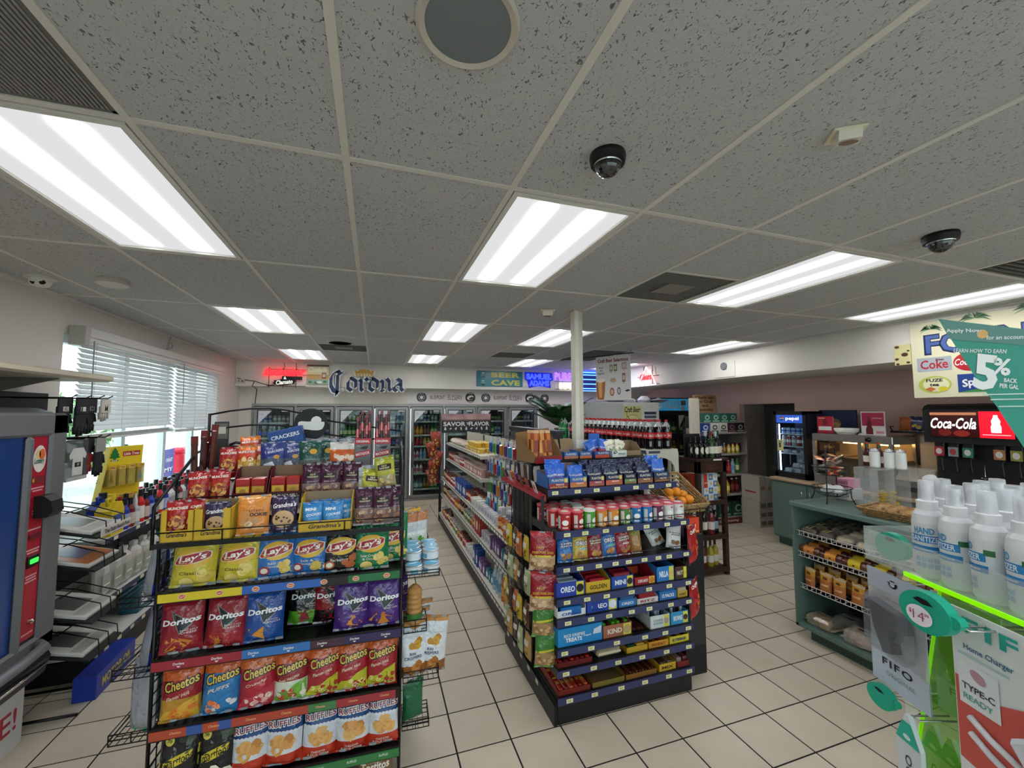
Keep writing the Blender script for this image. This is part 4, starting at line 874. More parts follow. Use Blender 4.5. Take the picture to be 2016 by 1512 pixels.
for k in range(28): putf(r.choice((1,5,2,7,7)) if k else 8,-1.915 if k else -1.94,y+0.04*(k == 0),0.9355,r.uniform(-.3,.3)); y += 0.085 if k else 0.15
y = 4.5
for k in range(22): putf(r.choice((6,7,6,5)),-2.01,y,0.9355,r.uniform(-.3,.3)); y += 0.09
for k in range(6):
    mb = MB(); mb.box(-0.045,0.045,-0.065,0.065,0,0.25,C('#c2c0b8',0.4),bev=0.035); mb.box(-0.02,0.02,-0.03,0.03,0.25,0.285,C('#c9c7bf',0.4),bev=0.005); mb.quadgrid(-0.05,0.05,0.05,0.17,FX(0.0465,0,0,1),ink('#9aa196')); mb.quadgrid(-0.035,0.035,0.09,0.10,FX(0.0475,0,0,1),ink('#e9e9e4'))
    if k == 0: oil = mb.mesh('oil_bottle')
    ob('oil_bottle',oil,None,'white motor oil bottle on the middle shelf below the window','bottle','white oil bottles on the left shelving',loc=(-1.86,3.83+0.145*k,0.5005))
for k in range(2):
    mb = MB(); mb.box(-0.045,0.045,-0.065,0.065,0,0.25,C('#2c6b4a',0.4),bev=0.02); mb.cyl(0.02,0,0,0.25,0.28,C('#1d4f35',0.4)); ob('oil_bottle',mb,None,'dark green oil bottle beside the white ones','bottle','green oil bottles on the left shelving',loc=(-1.86,4.71+0.15*k,0.5005))
for k in range(5):
    mb = MB(); mb.box(-0.07,0.07,-0.12,0.12,0,0.22,C(('#1f5a6b','#1d3f7a','#2a6f78','#1b4a5c','#244f86')[k],0.3),bev=0.012); mb.cyl(0.022,0.0,-0.06,0.22,0.25,C('#d0d4d8',0.4)); mb.quadgrid(-0.08,0.08,0.05,0.16,FX(0.072,0,0,1),ink('#c9ced2'))
    ob('washer_jug',mb,None,('teal','navy','sea green','dark teal','mid blue')[k]+' washer fluid jug on the lowest left shelf','jug','washer jugs on the lowest left shelf',loc=(-1.90,4.45+0.28*k,0.1705))
# air freshener display
t = thing('air_freshener_stand','yellow tree air freshener card rack on the window shelving','display',(-1.99,4.26,0.9355),rot=radians(62))
YC = C('#e3c51c',0.45); GT = ink('#1f7a3a')
mb = MB(); mb.prism([(-0.20,0.0),(0.16,0.0),(0.19,0.62),(-0.10,0.62)],0.0,0.006,YC); mb.prism([(-0.20,0),(-0.20,0.004),(-0.10,0.62),(-0.105,0.62)],-0.06,0.0,YC)
f_ = FY(-0.0012); f2 = FY(-0.0022)
def tree(cx,cz,s_):
    mb.flat([(cx-0.30*s_,cz-0.5*s_),(cx+0.30*s_,cz-0.5*s_),(cx+0.30*s_,cz-0.4*s_),(cx+0.10*s_,cz-0.4*s_),(cx+0.10*s_,cz-0.28*s_),(cx+0.42*s_,cz-0.2*s_),(cx+0.25*s_,cz-0.02*s_),(cx+0.36*s_,cz+0.02*s_),(cx+0.18*s_,cz+0.22*s_),(cx+0.26*s_,cz+0.25*s_),(cx,cz+0.62*s_),
             (cx-0.26*s_,cz+0.25*s_),(cx-0.18*s_,cz+0.22*s_),(cx-0.36*s_,cz+0.02*s_),(cx-0.25*s_,cz-0.02*s_),(cx-0.42*s_,cz-0.2*s_),(cx-0.10*s_,cz-0.28*s_),(cx-0.10*s_,cz-0.4*s_),(cx-0.30*s_,cz-0.4*s_)],f_,GT)
tree(-0.03,0.55,0.10); tree(-0.12,0.36,0.085); mb.quadgrid(0.03,0.165,0.535,0.575,f_,ink('#b3202a')); mb.text('Little Trees',0.097,0.555,0.12,f2,ink('#f6efdf'),h=0.025,shear=0.2)
mb.disc(-0.12,0.36,0.018,0.008,f2,ink('#f2efe4'),10,1); mb.text('NEW',-0.03,0.505,0.04,f2,ink('#f2efe4'))
ob('card',mb,t)
for j,z in enumerate((0.47,0.24)):
    for i in range(4):
        x = -0.09+0.072*i+0.03*j*0; pk = MB(); col = ('#8a6a2f','#a79a3a','#b3a043','#5f8f86','#c24a34','#6a4a22','#4f86a8','#2f7a52')[i+4*j]
        for q in range(5): pk.box(x-0.026+0.002*q,x+0.026+0.002*q,-0.012-0.012*q,-0.009-0.012*q,z-0.16,z-0.03,hazy('#cdb45e',0.6)); pk.box(x-0.026+.002*q,x+0.026+.002*q,-0.0125-0.012*q,-0.0085-0.012*q,z-0.03,z,YC if q < 4 else C('#d9b95c',0.5)); pk.flat([(x-0.016,z-0.13),(x+0.016,z-0.13),(x,z-0.05)],FY(-0.0135-0.012*q),ink(col))
        pk.text('TREE',x+0.008,z-0.015,0.034,FY(-0.0625),ink('#a33020')); ob('freshener_pack',pk,t)
# newspaper rack
t = thing('newspaper_rack','black wire newspaper rack beside the lottery machine','rack',(-2.02,3.47,0.0))
for y in (-0.17,0.15): mb = MB(); mb.tube([(-0.1,y,0),(-0.1,y,1.45)],0.009,WIRE,6); mb.tube([(-0.1,y,0.02),(0.36,y,0.02)],0.009,WIRE,6); ob('upright',mb,t)
PAPERS = []
for k,z in enumerate((1.06,0.86,0.55,0.33)):
    mb = MB(); dz = 0.12; zb = z+dz
    mb.add([(-0.1,-0.18,zb),(0.40,-0.18,z),(0.40,0.16,z),(-0.1,0.16,zb)]+[(-0.1,-0.18,zb-0.012),(0.40,-0.18,z-0.012),(0.40,0.16,z-0.012),(-0.1,0.16,zb-0.012)],[(0,1,2,3),(7,6,5,4),(0,4,5,1),(1,5,6,2),(2,6,7,3),(3,7,4,0)],DK); ob('tray',mb,t)
    mb = MB()
    for y in (-0.1,0.0,0.1): mb.tube([(0.05,y,z+0.09),(0.05,y,z+0.19),(0.22,y,z+0.15),(0.40,y,z+0.08),(0.41,y,z-0.005)],0.004,WIRE,5)
    mb.tube([(0.22,-0.14,z+0.15),(0.22,0.14,z+0.15)],0.004,WIRE,5); ob('wire_guard',mb,t)
    if k == 0:
        mb = MB(); mb.box(0.412,0.416,-0.17,0.155,z-0.005,z+0.045,C('#cfc8c0',0.5)); mb.text('The Palm Beach Post',-0.0,z+0.02,0.28,FX(0.4175,0,0,1),ink('#3a3634'),h=0.028); ob('name_card',mb,t)
    slope = atan2(dz,0.5)
    pp = MB(); pp.box(-0.24,0.22,-0.165,0.145,0.0,0.02,C('#c9c6be',0.7),bev=0.003); g = FZ(0.0205); pp.quadgrid(-0.05,0.12,-0.10,0.08,g,ink('#5d5c5a')); pp.text('THE POST' if k else 'The Palm Beach Post',0,0,0.26,lambda a,b: (-0.19-b,a,0.0207),ink('#2c2b2a'),h=0.035)
    for q in range(5): pp.quadgrid(0.14+0.012*q,0.146+0.012*q,-0.15,0.13,g,ink('#8f8c86'))
    if k == 1: pp.quadgrid(-0.2,0.2,-0.15,0.13,FZ(0.0212),ink('#b5622e')); pp.quadgrid(-0.02,0.12,-0.08,0.1,FZ(0.0219),ink('#5a4a7a')); pp.quadgrid(-0.16,-0.06,-0.12,0.1,FZ(0.0219),ink('#d9b48c'))
    ob('newspaper',pp,None,('folded newspaper stack on the top rack tray with the name card','orange front-page magazine on the second rack tray','newspaper with a dark photo on the third rack tray','newspaper on the lowest rack tray')[k],'newspaper',loc=(-2.02+0.15,3.47,z+0.5*dz+0.0015),rot=(0,slope,0))
# blue carton on the floor shelf
mb = MB(); mb.box(-0.10,0.10,-0.34,0.34,0.0,0.10,C('#1d3596',0.4),bev=0.004); mb.quadgrid(-0.3,0.3,0.02,0.075,FX(0.101,0,0,1),ink('#1a2f86')); mb.text('MOTOR OIL',0,0.05,0.5,FX(0.102,0,0,1),ink('#c9b23a'),h=0.04)
ob('blue_carton',mb,None,'long blue carton with yellow lettering on the floor by the newspaper rack','carton',loc=(-1.725,3.70,0.0),rot=radians(2),scale=(0.6,0.72,1.5))
# ------------------------------------------------------------------ lottery machine (front faces +X)
GRM = C('#77787b',0.4,metal=0.3); GRD = C('#5c5d61',0.4,metal=0.3); REDP = C('#b3122e',0.35); LCD = C('#16305e',0.2,emit=0.16,emith='#1c3c80',var=None)
t = thing('lottery_machine','tall grey lottery vending machine with a red side panel and screen','vending machine',(XL+0.03,2.6,0.0))
YR,YL_ = 0.63,-0.85; XF = 0.44
def box_(n,x0,x1,y0,y1,z0,z1,m,bev=0.0,par=None): mb = MB(); mb.box(x0,x1,y0,y1,z0,z1,m,bev=bev); return ob(n,mb,par or t)
mb = MB(); mb.prism([(0,0.30),(XF-0.06,0.30),(XF-0.02,0.5),(XF,0.56),(XF,1.74),(XF-0.01,1.79),(XF-0.05,1.835),(XF-0.12,1.86),(0.0,1.87)],YL_,YR,GRD); ob('cabinet',mb,t)
mb = MB()          # raised frame around screen and panel
for a in ((YR-0.13,YR,0.5,1.83),(YL_,YR,1.70,1.83),(0.335,0.385,0.56,1.70),(YL_,YR,0.5,0.585)): mb.box(XF,XF+0.03,a[0],a[1],a[2],a[3],GRM,bev=0.014)
ob('bezel',mb,t)
box_('screen',XF,XF+0.006,YL_+0.1,0.335,0.585,1.70,LCD)
pn = box_('red_panel',XF,XF+0.012,0.385,YR-0.13,0.6,1.70,REDP)
g = FX(XF+0.0135,0.445,0,1); g2 = FX(XF+0.0145,0.445,0,1); g3 = FX(XF+0.0155,0.445,0,1)
mb = MB(); mb.disc(0,1.575,0.047,0.075,g,ink('#e9e2d8'),24,1); mb.disc(0.015,1.60,0.022,0.03,g2,ink('#e0703a'),16,1); mb.disc(-0.012,1.60,0.016,0.025,g2,ink('#f0c878'),14,1); mb.text('Lottery',-0.003,1.56,0.075,g3,ink('#1f6b4a'),h=0.04,shear=0.2)
mb.quadgrid(-0.045,0.045,1.44,1.475,g,ink('#7d2a2c')); mb.disc(-0.035,1.458,0.008,0.012,g2,ink('#d8a53a'),10,1)
for i,(z,w_) in enumerate(((1.415,0.09),(1.40,0.07),(1.29,0.05),(1.275,0.05),(1.19,0.09),(1.08,0.09),(1.065,0.08),(0.94,0.08),(0.925,0.07),(0.91,0.08),(0.63,0.08))): mb.quadgrid(-w_/2,w_/2,z-0.004,z+0.004,g,ink('#e3aab0'))
ob('panel_print',mb,pn)
mb = MB(); mb.prism([(0,0),(0.06,0.0),(0.085,0.03),(0.075,0.09),(0.04,0.12),(0,0.12)],-0.045,0.045,C('#101012',0.5),fn=lambda a,b,c: (XF+0.012+a,0.47+b,1.25+c)); ob('bill_acceptor',mb,pn)
mb = MB(); mb.box(XF+0.012,XF+0.016,0.41,0.48,1.135,1.165,C('#6d1a26',0.4)); ob('card_slot',mb,pn)
mb = MB(); mb.box(XF+0.012,XF+0.02,0.405,0.485,0.985,1.05,BLACK,bev=0.004); mb.box(XF+0.02,XF+0.024,0.42,0.475,1.005,1.03,C('#2bd63a',emit=3.0,emith='#20e030',name='green_indicator'),bev=0.002); ob('green_indicator',mb,pn,label='glowing green slot light')
mb = MB(); mb.T = Matrix.Translation((XF+0.012,0.455,0.69)) @ Matrix.Rotation(pi/2,4,'Y'); mb.lathe([(0.014,0),(0.013,0.015),(0.006,0.02),(0,0.02)],14,C('#c9c9c9',0.2,metal=1.0)); ob('lock',mb,pn)
mb = MB(); mb.tube([(XF+0.03,0.50,0.545),(XF+0.075,0.47,0.535),(XF+0.085,0.3,0.53),(XF+0.085,-0.6,0.53)],0.028,GRM,10); ob('handle_bar',mb,t)
mb = MB(); mb.prism([(XF-0.07,0.30),(XF+0.03,0.36),(XF+0.055,0.45),(XF+0.03,0.5),(XF-0.03,0.5)],YL_,YR-0.06,C('#0c0c0e',0.3)); ob('black_skirt',mb,t)
mb = MB(); mb.tube([(XF-0.045,YR-0.05,0.33),(XF+0.05,YR-0.09,0.415),(XF+0.062,YR-0.3,0.425),(XF+0.062,YL_,0.425)],0.009,C('#d8d6cf',0.15,metal=1.0),8); ob('chrome_strip',mb,t)
mb = MB(); mb.box(0.0,XF-0.05,YL_,YR-0.06,0.0,0.31,C('#c9c6c4',0.4)); mb.text('PLAY HERE!',0.10,0.16,0.85,FX(XF-0.049,0,0,1),ink('#b01c30'),h=0.115,bold=0.01); ob('lower_panel',mb,t)
# ------------------------------------------------------------------ chip rack
RTH = radians(-2.6); RO = Vector((-0.385,2.21,0.0)); RM = Matrix.Translation(RO) @ Matrix.Rotation(RTH,4,'Z')
def R_(x,y,z): return RM @ Vector((x,y,z))
rack = thing('chip_rack','black wire snack rack with coloured shelf strips full of chip bags','rack',RO,RTH)
def rk(n,mb,par=None): return ob(n,mb,par or rack)
SHELF = [(1.045,1.007),(0.764,0.724),(0.479,0.441),(0.205,0.166)]
for x in (-0.515,0.53):
    for y in (0.04,0.46):
        mb = MB(); mb.rod((x,y,0),(x,y,1.26),0.008,WIRE,6); rk('post',mb)
    mb = MB()
    for k in range(24): z = 0.05+0.05*k; mb.rod((x,0.04,z),(x,0.46,z),0.0028,WIRE,4)
    for y in (0.11,0.18,0.25,0.32,0.39): mb.rod((x,y,0.03),(x,y,1.24),0.0028,WIRE,4)
    rk('side_grid',mb)
mb = MB()
for k in range(24): z = 0.05+0.05*k; mb.rod((-0.515,0.47,z),(0.53,0.47,z),0.0028,WIRE,4)
for k in range(11): x = -0.5+0.1*k; mb.rod((x,0.47,0.03),(x,0.47,1.25),0.0028,WIRE,4)
rk('back_grid',mb)
mb = MB(); mb.box(-0.51,0.525,0.475,0.48,0.03,1.25,BLACK); rk('back_panel',mb)
STR = [[('#d8c22a',-0.49,-0.17),('#2f62b8',-0.17,0.16),('#151719',0.16,0.28),('#1e6b3f',0.28,0.52)],[('#9c2436',-0.5,-0.16),('#2f6fb4',-0.16,0.12),('#3a1830',0.12,0.27),('#2a1e52',0.27,0.53)],
       [('#b4492e',-0.495,-0.36),('#33559e',-0.36,-0.3),('#b4492e',-0.3,-0.24),('#33559e',-0.24,-0.19),('#b2432f',-0.19,0.12),('#3f7a45',0.12,0.24),('#a32c36',0.24,0.51)],[('#2f7a3f',-0.49,-0.1),('#d9dce0',-0.1,0.03),('#2f7a3f',0.03,0.53)]]
BR = [("Lay's",'#f3d9b8'),('Doritos','#e9e6e6'),('Cheetos','#e8b07a'),('RUFFLES','#d6e4dc')]
for i,((z1,z0),segs) in enumerate(zip(SHELF,STR)):
    mb = MB()
    for k in range(30): x = -0.49+0.035*k; mb.rod((x,0.0,z1-0.003),(x,0.45,z1+0.0),0.002,WIRE,4)
    for y in (0.0,0.15,0.3,0.45): mb.rod((-0.5,y,z1-0.004),(0.52,y,z1-0.004),0.004,WIRE,5)
    mb.box(-0.5,0.525,0.0,0.46,z1-0.012,z1-0.007,BLACK)
    s_ = rk('shelf',mb)
    for c,a,b in segs: mb = MB(); mb.box(a,b,-0.008,-0.003,z0,z1-0.003,C(c,0.3,coat=0.5)); ob('strip',mb,s_)
    mb = MB(); mb.box(-0.5,0.53,-0.003,0.004,z0-0.006,z1+0.006,BLACK)
    f_ = FY(-0.0088)
    for k in range(7):
        x = -0.40+0.143*k
        if i == 0: mb.disc(x,(z0+z1)/2,0.016,0.012,f_,ink('#e8c8a0'),14,1); mb.disc(x,(z0+z1)/2,0.013,0.008,FY(-0.0094),ink('#c24a36'),14,1); mb.text("Lay's",x,(z0+z1)/2,0.02,FY(-0.01),ink('#f6ecd8'),h=0.009)
        else: mb.text(BR[i][0],x,(z0+z1)/2+0.002,0.042,f_,ink(BR[i][1]),h=0.011,shear=0.1)
        if i == 1: mb.flat([(x-0.008,(z0+z1)/2-0.008),(x+0.008,(z0+z1)/2-0.008),(x,(z0+z1)/2-0.015)],f_,ink('#e9e6e6'))
    ob('strip_print',mb,s_)
# upper stepped part: three wire tiers
for n_,(y0,y1,z) in enumerate(((-0.03,0.17,1.265),(0.17,0.36,1.375),(0.36,0.62,1.475))):
    mb = MB()
    for k in range(26): x = -0.49+0.04*k; mb.rod((x,y0,z),(x,y1,z),0.002,WIRE,4)
    for y in (y0,(y0+y1)/2,y1): mb.rod((-0.51,y,z-0.003),(0.52,y,z-0.003),0.0045,WIRE,5)
    mb.rod((-0.51,y0,z+0.045),(0.52,y0,z+0.045),0.003,WIRE,5)
    for x in (-0.51,-0.25,0.0,0.26,0.52): mb.rod((x,y0,z-0.003),(x,y0,z+0.045),0.003,WIRE,5)
    if n_ == 0: mb.box(-0.51,0.525,y0-0.005,y0,z-0.02,z,BLACK)
    rk('upper_tier',mb)
for x in (-0.515,0.525):
    mb = MB(); mb.tube([(x,-0.02,1.24),(x,-0.02,1.42),(x,0.17,1.52),(x,0.36,1.62),(x,0.60,1.64),(x,0.60,1.2)],0.0075,WIRE,6); mb.rod((x,0.17,1.25),(x,0.17,1.52),0.005,WIRE,5); rk('upper_side',mb)
mb = MB(); mb.box(0.515,0.535,-0.03,-0.005,1.19,1.42,BLACK,bev=0.004); rk('corner_post',mb)
# arched topper with a round black plate
mb = MB(); yA = 0.60; mb.rod((-0.554,yA,1.40),(-0.554,yA,1.825),0.008,WIRE,6); mb.rod((0.523,yA,1.40),(0.523,yA,1.71),0.007,WIRE,6)
mb.tube([(-0.554,yA,1.818),(-0.45,yA,1.84),(-0.35,yA,1.853),(-0.25,yA,1.855),(-0.15,yA,1.843),(-0.05,yA,1.82),(0.1,yA,1.775),(0.3,yA,1.742),(0.523,yA,1.708)],0.0055,WIRE,6)
mb.tube([(-0.552,yA,1.72),(-0.45,yA,1.745),(-0.35,yA,1.756),(-0.25,yA,1.757),(-0.12,yA,1.745),(0.05,yA,1.70),(0.2,yA,1.672),(0.35,yA,1.66),(0.5,yA,1.662)],0.0055,WIRE,6)
rk('topper_arch',mb)
mb = MB(); mb.T = Matrix.Translation((-0.012,yA-0.008,1.758)); n = 36
mb.prism([(0.096*cos(2*pi*k/n),0.096*sin(2*pi*k/n)) for k in range(n)],-0.004,0.004,C('#19191b',0.55)); f_ = FY(-0.0055)
P = [(-0.072,0.008),(-0.066,0.016),(-0.05,0.019),(-0.02,0.016),(0.0,0.017),(0.002,0.03),(0.012,0.043),(0.03,0.05),(0.046,0.045),(0.058,0.032),(0.058,0.014),(0.075,0.015),(0.077,0.0),(0.072,-0.018),(0.062,-0.032),(0.04,-0.038),(0.01,-0.037),(-0.02,-0.032),(-0.045,-0.03),(-0.062,-0.038),(-0.07,-0.02)]
mb.flat(P,f_,ink('#d9dad8')); mb.T = Matrix.Identity(4); rk('round_plate',mb,None)
# ------------------------------------------------------------------ bag artwork
def lays(c,c2,flav,seed,tx='#e8e2d0',chips=('#e8d27a','#dcbf5e'),pic=None):
    ops = [('disc',0.02,0.50,0.37,0.165,'#e0b23c'),('poly',[(-0.42,0.42),(-0.32,0.54),(0.0,0.585),(0.30,0.615),(0.39,0.59),(0.38,0.50),(0.20,0.435),(-0.10,0.39),(-0.38,0.39)],'#e9d9c9'),
           ('poly',[(-0.395,0.43),(-0.30,0.53),(0.0,0.572),(0.29,0.60),(0.365,0.578),(0.355,0.505),(0.19,0.447),(-0.10,0.402),(-0.36,0.402)],'#a3202c'),
           ('text',"Lay's",-0.01,0.495,0.60,0.135,'#f6f1e8',dict(bold=0.03,shear=0.15,rot=0.13)),('text',flav,-0.03,0.25,0.46 if '\n' not in flav else 0.46,0.055 if '\n' not in flav else 0.11,tx,dict(bold=0.005)),
           ('chips',0.26,0.2,0.14,0.08,5,list(chips),0.12)]
    if pic: ops += [('disc',-0.28,0.16,0.14,0.08,pic),('disc',-0.28,0.16,0.09,0.05,'#efe6d4')]
    else: ops += [('disc',-0.10,0.10,0.16,0.075,chips[0])]
    return Bag(0.18,0.252,0.09,[(0,c),(0.9,c2)],ops,seed=seed).mesh('chip_bag')
def doritos(c,flav,seed,tri='#141416',c0=None,chip=('#d9903a','#c67a2c')):
    ops = [('poly',[(-0.22,0.78),(0.30,0.52),(0.02,0.36)],'#8f8f8c'),('poly',[(-0.19,0.755),(0.27,0.525),(0.02,0.385)],tri),('text','Doritos',0.02,0.585,0.84,0.105,'#f1f1f1',dict(bold=0.035,shear=0.1,rot=0.05)),
           ('text',flav,0.22,0.40,0.36,0.075,'#e6dcd8',dict(bold=0.0)),('tri',-0.05,0.17,5,list(chip),0.19)]
    return Bag(0.17,0.236,0.085,[(0,c),(0.3,c0 or c)],ops,seed=seed).mesh('chip_bag')
def cheetos(top,bot,flav,seed,splash='#d8b43a',c3=None,pieces=('#e08a2a','#d9772a')):
    ops = [('poly',[(-0.5,0.70),(-0.1,0.62),(0.5,0.68),(0.5,0.50),(-0.5,0.46)],bot),('text','Cheetos',0.02,0.665,0.86,0.20,'#17140f',dict(bold=0.09,shear=0.1,rot=0.22)),('text','Cheetos',0.02,0.665,0.80,0.16,'#e6c65a',dict(bold=0.02,shear=0.1,rot=0.22)),
           ('text',flav,-0.02,0.47,0.56,0.06,'#e9d6b8',dict(bold=0.01,shear=0.25,rot=0.22)),('poly',[(-0.46,0.10),(-0.30,0.24),(-0.05,0.26),(0.15,0.36),(0.44,0.42),(0.45,0.06),(0.1,0.04),(-0.4,0.04)],splash),
           ('chips',0.05,0.17,0.34,0.09,13,list(pieces),0.085)]
    return Bag(0.158,0.238,0.08,[(0,c3 or bot),(0.42,bot),(0.72,top)],ops,seed=seed).mesh('chip_bag')
def ruffles(seed,bot='#c23a24',flav='CHEDDAR',rl='CHEDDAR\n& SOUR CREAM'):
    ops = [('quad',-0.44,0.44,0.60,0.66,'#1f4a86'),('text','RUFFLES',0.0,0.745,0.88,0.13,'#f2ecea',dict(bold=0.09,rot=0.06)),('text','RUFFLES',0.0,0.745,0.84,0.10,'#8a1f3a',dict(bold=0.02,rot=0.06)),
           ('chips',0.0,0.42,0.26,0.10,9,['#d69a52','#c88642','#e0ad66'],0.17)]
    for k in range(9): ops.append(('disc',-0.42+0.105*k,0.60,0.055,0.028,'#d9dde4'))
    if rl: ops.append(('text',rl,-0.02,0.13,0.58,0.10,'#f3e4d6',dict(bold=0.01)))
    return Bag(0.16,0.24,0.08,[(0,bot),(0.24,'#d5d9e0'),(0.60,'#1f4a80')],ops,seed=seed).mesh('chip_bag')
def smart(seed):
    ops = [('poly',[(-0.48,0.30),(0.48,0.52),(0.48,0.68),(-0.48,0.46)],'#d9c33a'),('text','Smartfood',0.0,0.49,0.84,0.15,'#1a1810',dict(bold=0.01,shear=0.25,rot=0.30)),('disc',-0.24,0.80,0.12,0.075,'#d9c95a'),('text','70',-0.24,0.80,0.12,0.05,'#1a1810'),
           ('chips',0.2,0.82,0.2,0.07,8,['#2f3a2a','#3f4a34'],0.11),('chips',0.15,0.18,0.25,0.10,7,['#e6dfc8','#d8cba6','#f0ead8'],0.15)]
    return Bag(0.157,0.235,0.075,[(0,'#17181a')],ops,seed=seed).mesh('snack_bag')
PR = random.Random(8)
def put(me,x,y,z,label,cat,group=None,rz=0.0,tilt=-8,name=None,ry=0.0,scale=None):
    return ob(name or me.name.split('.')[0],me,None,label,cat,group,loc=R_(x,y,z),rot=(radians(tilt+PR.uniform(-2,2)),radians(ry+PR.uniform(-1.6,1.6)),RTH+rz),scale=scale)
r = random.Random(5)
G1_ = 'chip bags on the snack rack'
Y1 = lays('#d3bf3e','#c8b23a','Classic',1,'#4a3a14'); Y2 = lays('#d3bf3e','#c8b23a','Classic',2,'#4a3a14'); BL = lays('#2a6fb8','#2a6fb8','Salt &\nVinegar',3,pic='#a83a4c'); BLb = lays('#2a6fb8','#2a6fb8','Salt &\nVinegar',13,pic='#a83a4c')
BB = lays('#1d1a1b','#241d1c','Barbecue',4,pic='#a85a3a',chips=('#b5623a','#a3502e')); GR = lays('#1f7a4c','#1f7a4c','Sour Cream\n& Onion',6)
z = 1.046
put(Y1,-0.385,0.05,z,'yellow potato chip bag at the end over the yellow strip','chip bag',G1_,0.05); put(Y2,-0.205,0.05,z,'yellow potato chip bag beside the blue ones','chip bag',G1_,-0.06)
put(BL,-0.045,0.055,z,'blue salt and vinegar chip bag next to the yellow bags','chip bag',G1_,0.1); put(BLb,0.10,0.06,z,'blue salt and vinegar chip bag next to the black barbecue bag','chip bag',G1_,-0.12); put(BB,0.24,0.05,z,'black barbecue chip bag between blue and green bags','chip bag',G1_)
put(GR,0.378,0.045,z,'green sour cream chip bag at the front over the green strip','chip bag',G1_,-0.04); put(GR,0.475,0.13,z,'green sour cream chip bag tucked behind another green one','chip bag',G1_,0.12); put(GR,0.47,0.24,z,'green sour cream chip bag at the very back','chip bag',G1_,0.2); put(Y1,-0.36,0.19,z,'second-row yellow chip bag','chip bag',G1_,0.02); put(BB,0.24,0.19,z,'second-row black barbecue chip bag','chip bag',G1_,0.04)
z = 0.766
D1 = doritos('#9c2430','NACHO\nCHEESE',21,c0='#8f1f2c'); D2 = doritos('#9c2430','NACHO\nCHEESE',22,c0='#8f1f2c'); D3 = doritos('#1f4d96','COOL\nRANCH',23); D4 = doritos('#5aa02c','FLAMIN\nLIMON',24,c0='#141514',chip=('#a83a3a','#7a2c3a')); D5 = doritos('#1a1214',"FLAMIN'\nHOT",25,c0='#8f1c28',chip=('#8f1c28','#5a1218')); D6 = doritos('#4a2a78','SPICY\nSWEET CHILI',26); D7 = doritos('#4a2a78','SPICY\nSWEET CHILI',27)
for me,x,y,lb,rz in ((D1,-0.416,0.045,'red nacho tortilla chip bag at the end of its shelf',0.05),(D2,-0.25,0.045,'red nacho tortilla chip bag beside the blue ranch bag',-0.03),(D3,-0.09,0.045,'blue ranch tortilla chip bag',0.04),(D4,0.065,0.17,'black and green tortilla chip bag set back on the shelf',0.0),(D5,0.185,0.15,'red and black tortilla chip bag half hidden by purple bags',0.1),(D6,0.295,0.045,'purple tortilla chip bag nearest the black and red ones',0.06),(D7,0.445,0.045,'purple tortilla chip bag at the end over the dark strip',-0.05)): put(me,x,y,z,lb,'chip bag',G1_,rz)
put(D7,0.50,0.16,z,'purple tortilla chip bag peeking out behind the end one','chip bag',G1_,0.3)
z = 0.481
H1 = cheetos('#c75a22','#9c1f28',"Flamin' Hot",31,'#d8a63a',c3='#b8862e'); H2 = cheetos('#c95c24','#2a78b4','PUFFS',32,'#2a78b4',pieces=('#e0743a','#d8d8e0','#e69a6a')); H3 = cheetos('#c9632a','#b02334','Crunchy',33,'#c23a4c',pieces=('#e6b0a8','#d88a8a','#f0dcd0')); H4 = cheetos('#c75a22','#8f1f26',"Flamin' Hot Limon",34,'#6fae3a',c3='#d5d9c8',pieces=('#e6e2d0','#6a8f3a','#c24a34')); H5 = cheetos('#c75a22','#a3202c',"Flamin' Hot",35,'#b8b82e',pieces=('#d9c8a0','#a83a2a','#e0d88a')); H6 = cheetos('#c75a22','#a3202c',"Flamin' Hot",36,'#b8b82e',pieces=('#d9c8a0','#a83a2a','#e0d88a'))
for me,x,lb,rz in ((H1,-0.405,'orange and red cheese snack bag at the end of its shelf',0.05),(H2,-0.255,'blue cheese puffs bag with an orange top',0.0),(H3,-0.105,'red crunchy cheese snack bag beside the blue puffs',0.08),(H4,0.035,'cheese snack bag with a lime green splash',-0.03),(H5,0.172,'red and yellow hot cheese snack bag beside the lime one',0.05),(H6,0.302,'red and yellow hot cheese snack bag in the middle of three',0.0),(H5,0.436,'red and yellow hot cheese snack bag at the end',-0.1)): put(me,x,0.042,z,lb,'chip bag',G1_,rz)
z = 0.207
S1 = smart(41); S2 = smart(42); U1 = ruffles(43,'#c23a24',rl=None); U2 = ruffles(44,'#c23a24'); U3 = ruffles(45,'#b8301f')
for me,x,lb,rz in ((S1,-0.405,'black popcorn bag with a yellow sash at the shelf end',0.03),(S2,-0.26,'black popcorn bag beside the blue ridged chips',-0.04),(U1,-0.122,'blue and white ridged chip bag next to the popcorn',0.1),(U1,0.012,'blue and white ridged chip bag between its twins',-0.02),(U2,0.165,'cheddar ridged chip bag with a red base',0.04),(U3,0.312,'cheddar ridged chip bag second from the rack end',0.0),(U2,0.456,'cheddar ridged chip bag at the rack end',-0.06)): put(me,x,0.042,z,lb,'chip bag',G1_,rz)
TB = Bag(0.17,0.16,0.06,[(0,'#8a6a44')],[('text','Tostitos',0,0.6,0.8,0.2,'#f0ead8',dict(bold=0.03)),('chips',0.0,0.25,0.3,0.1,8,['#d6b070','#c89a58'],0.14)],seed=47).mesh('chip_bag')
for k in range(5): put(TB,-0.38+0.2*k,0.06,0.002,'brown tortilla chip bag on the lowest rack level','chip bag','brown bags at the foot of the snack rack',r.uniform(-.05,.05))
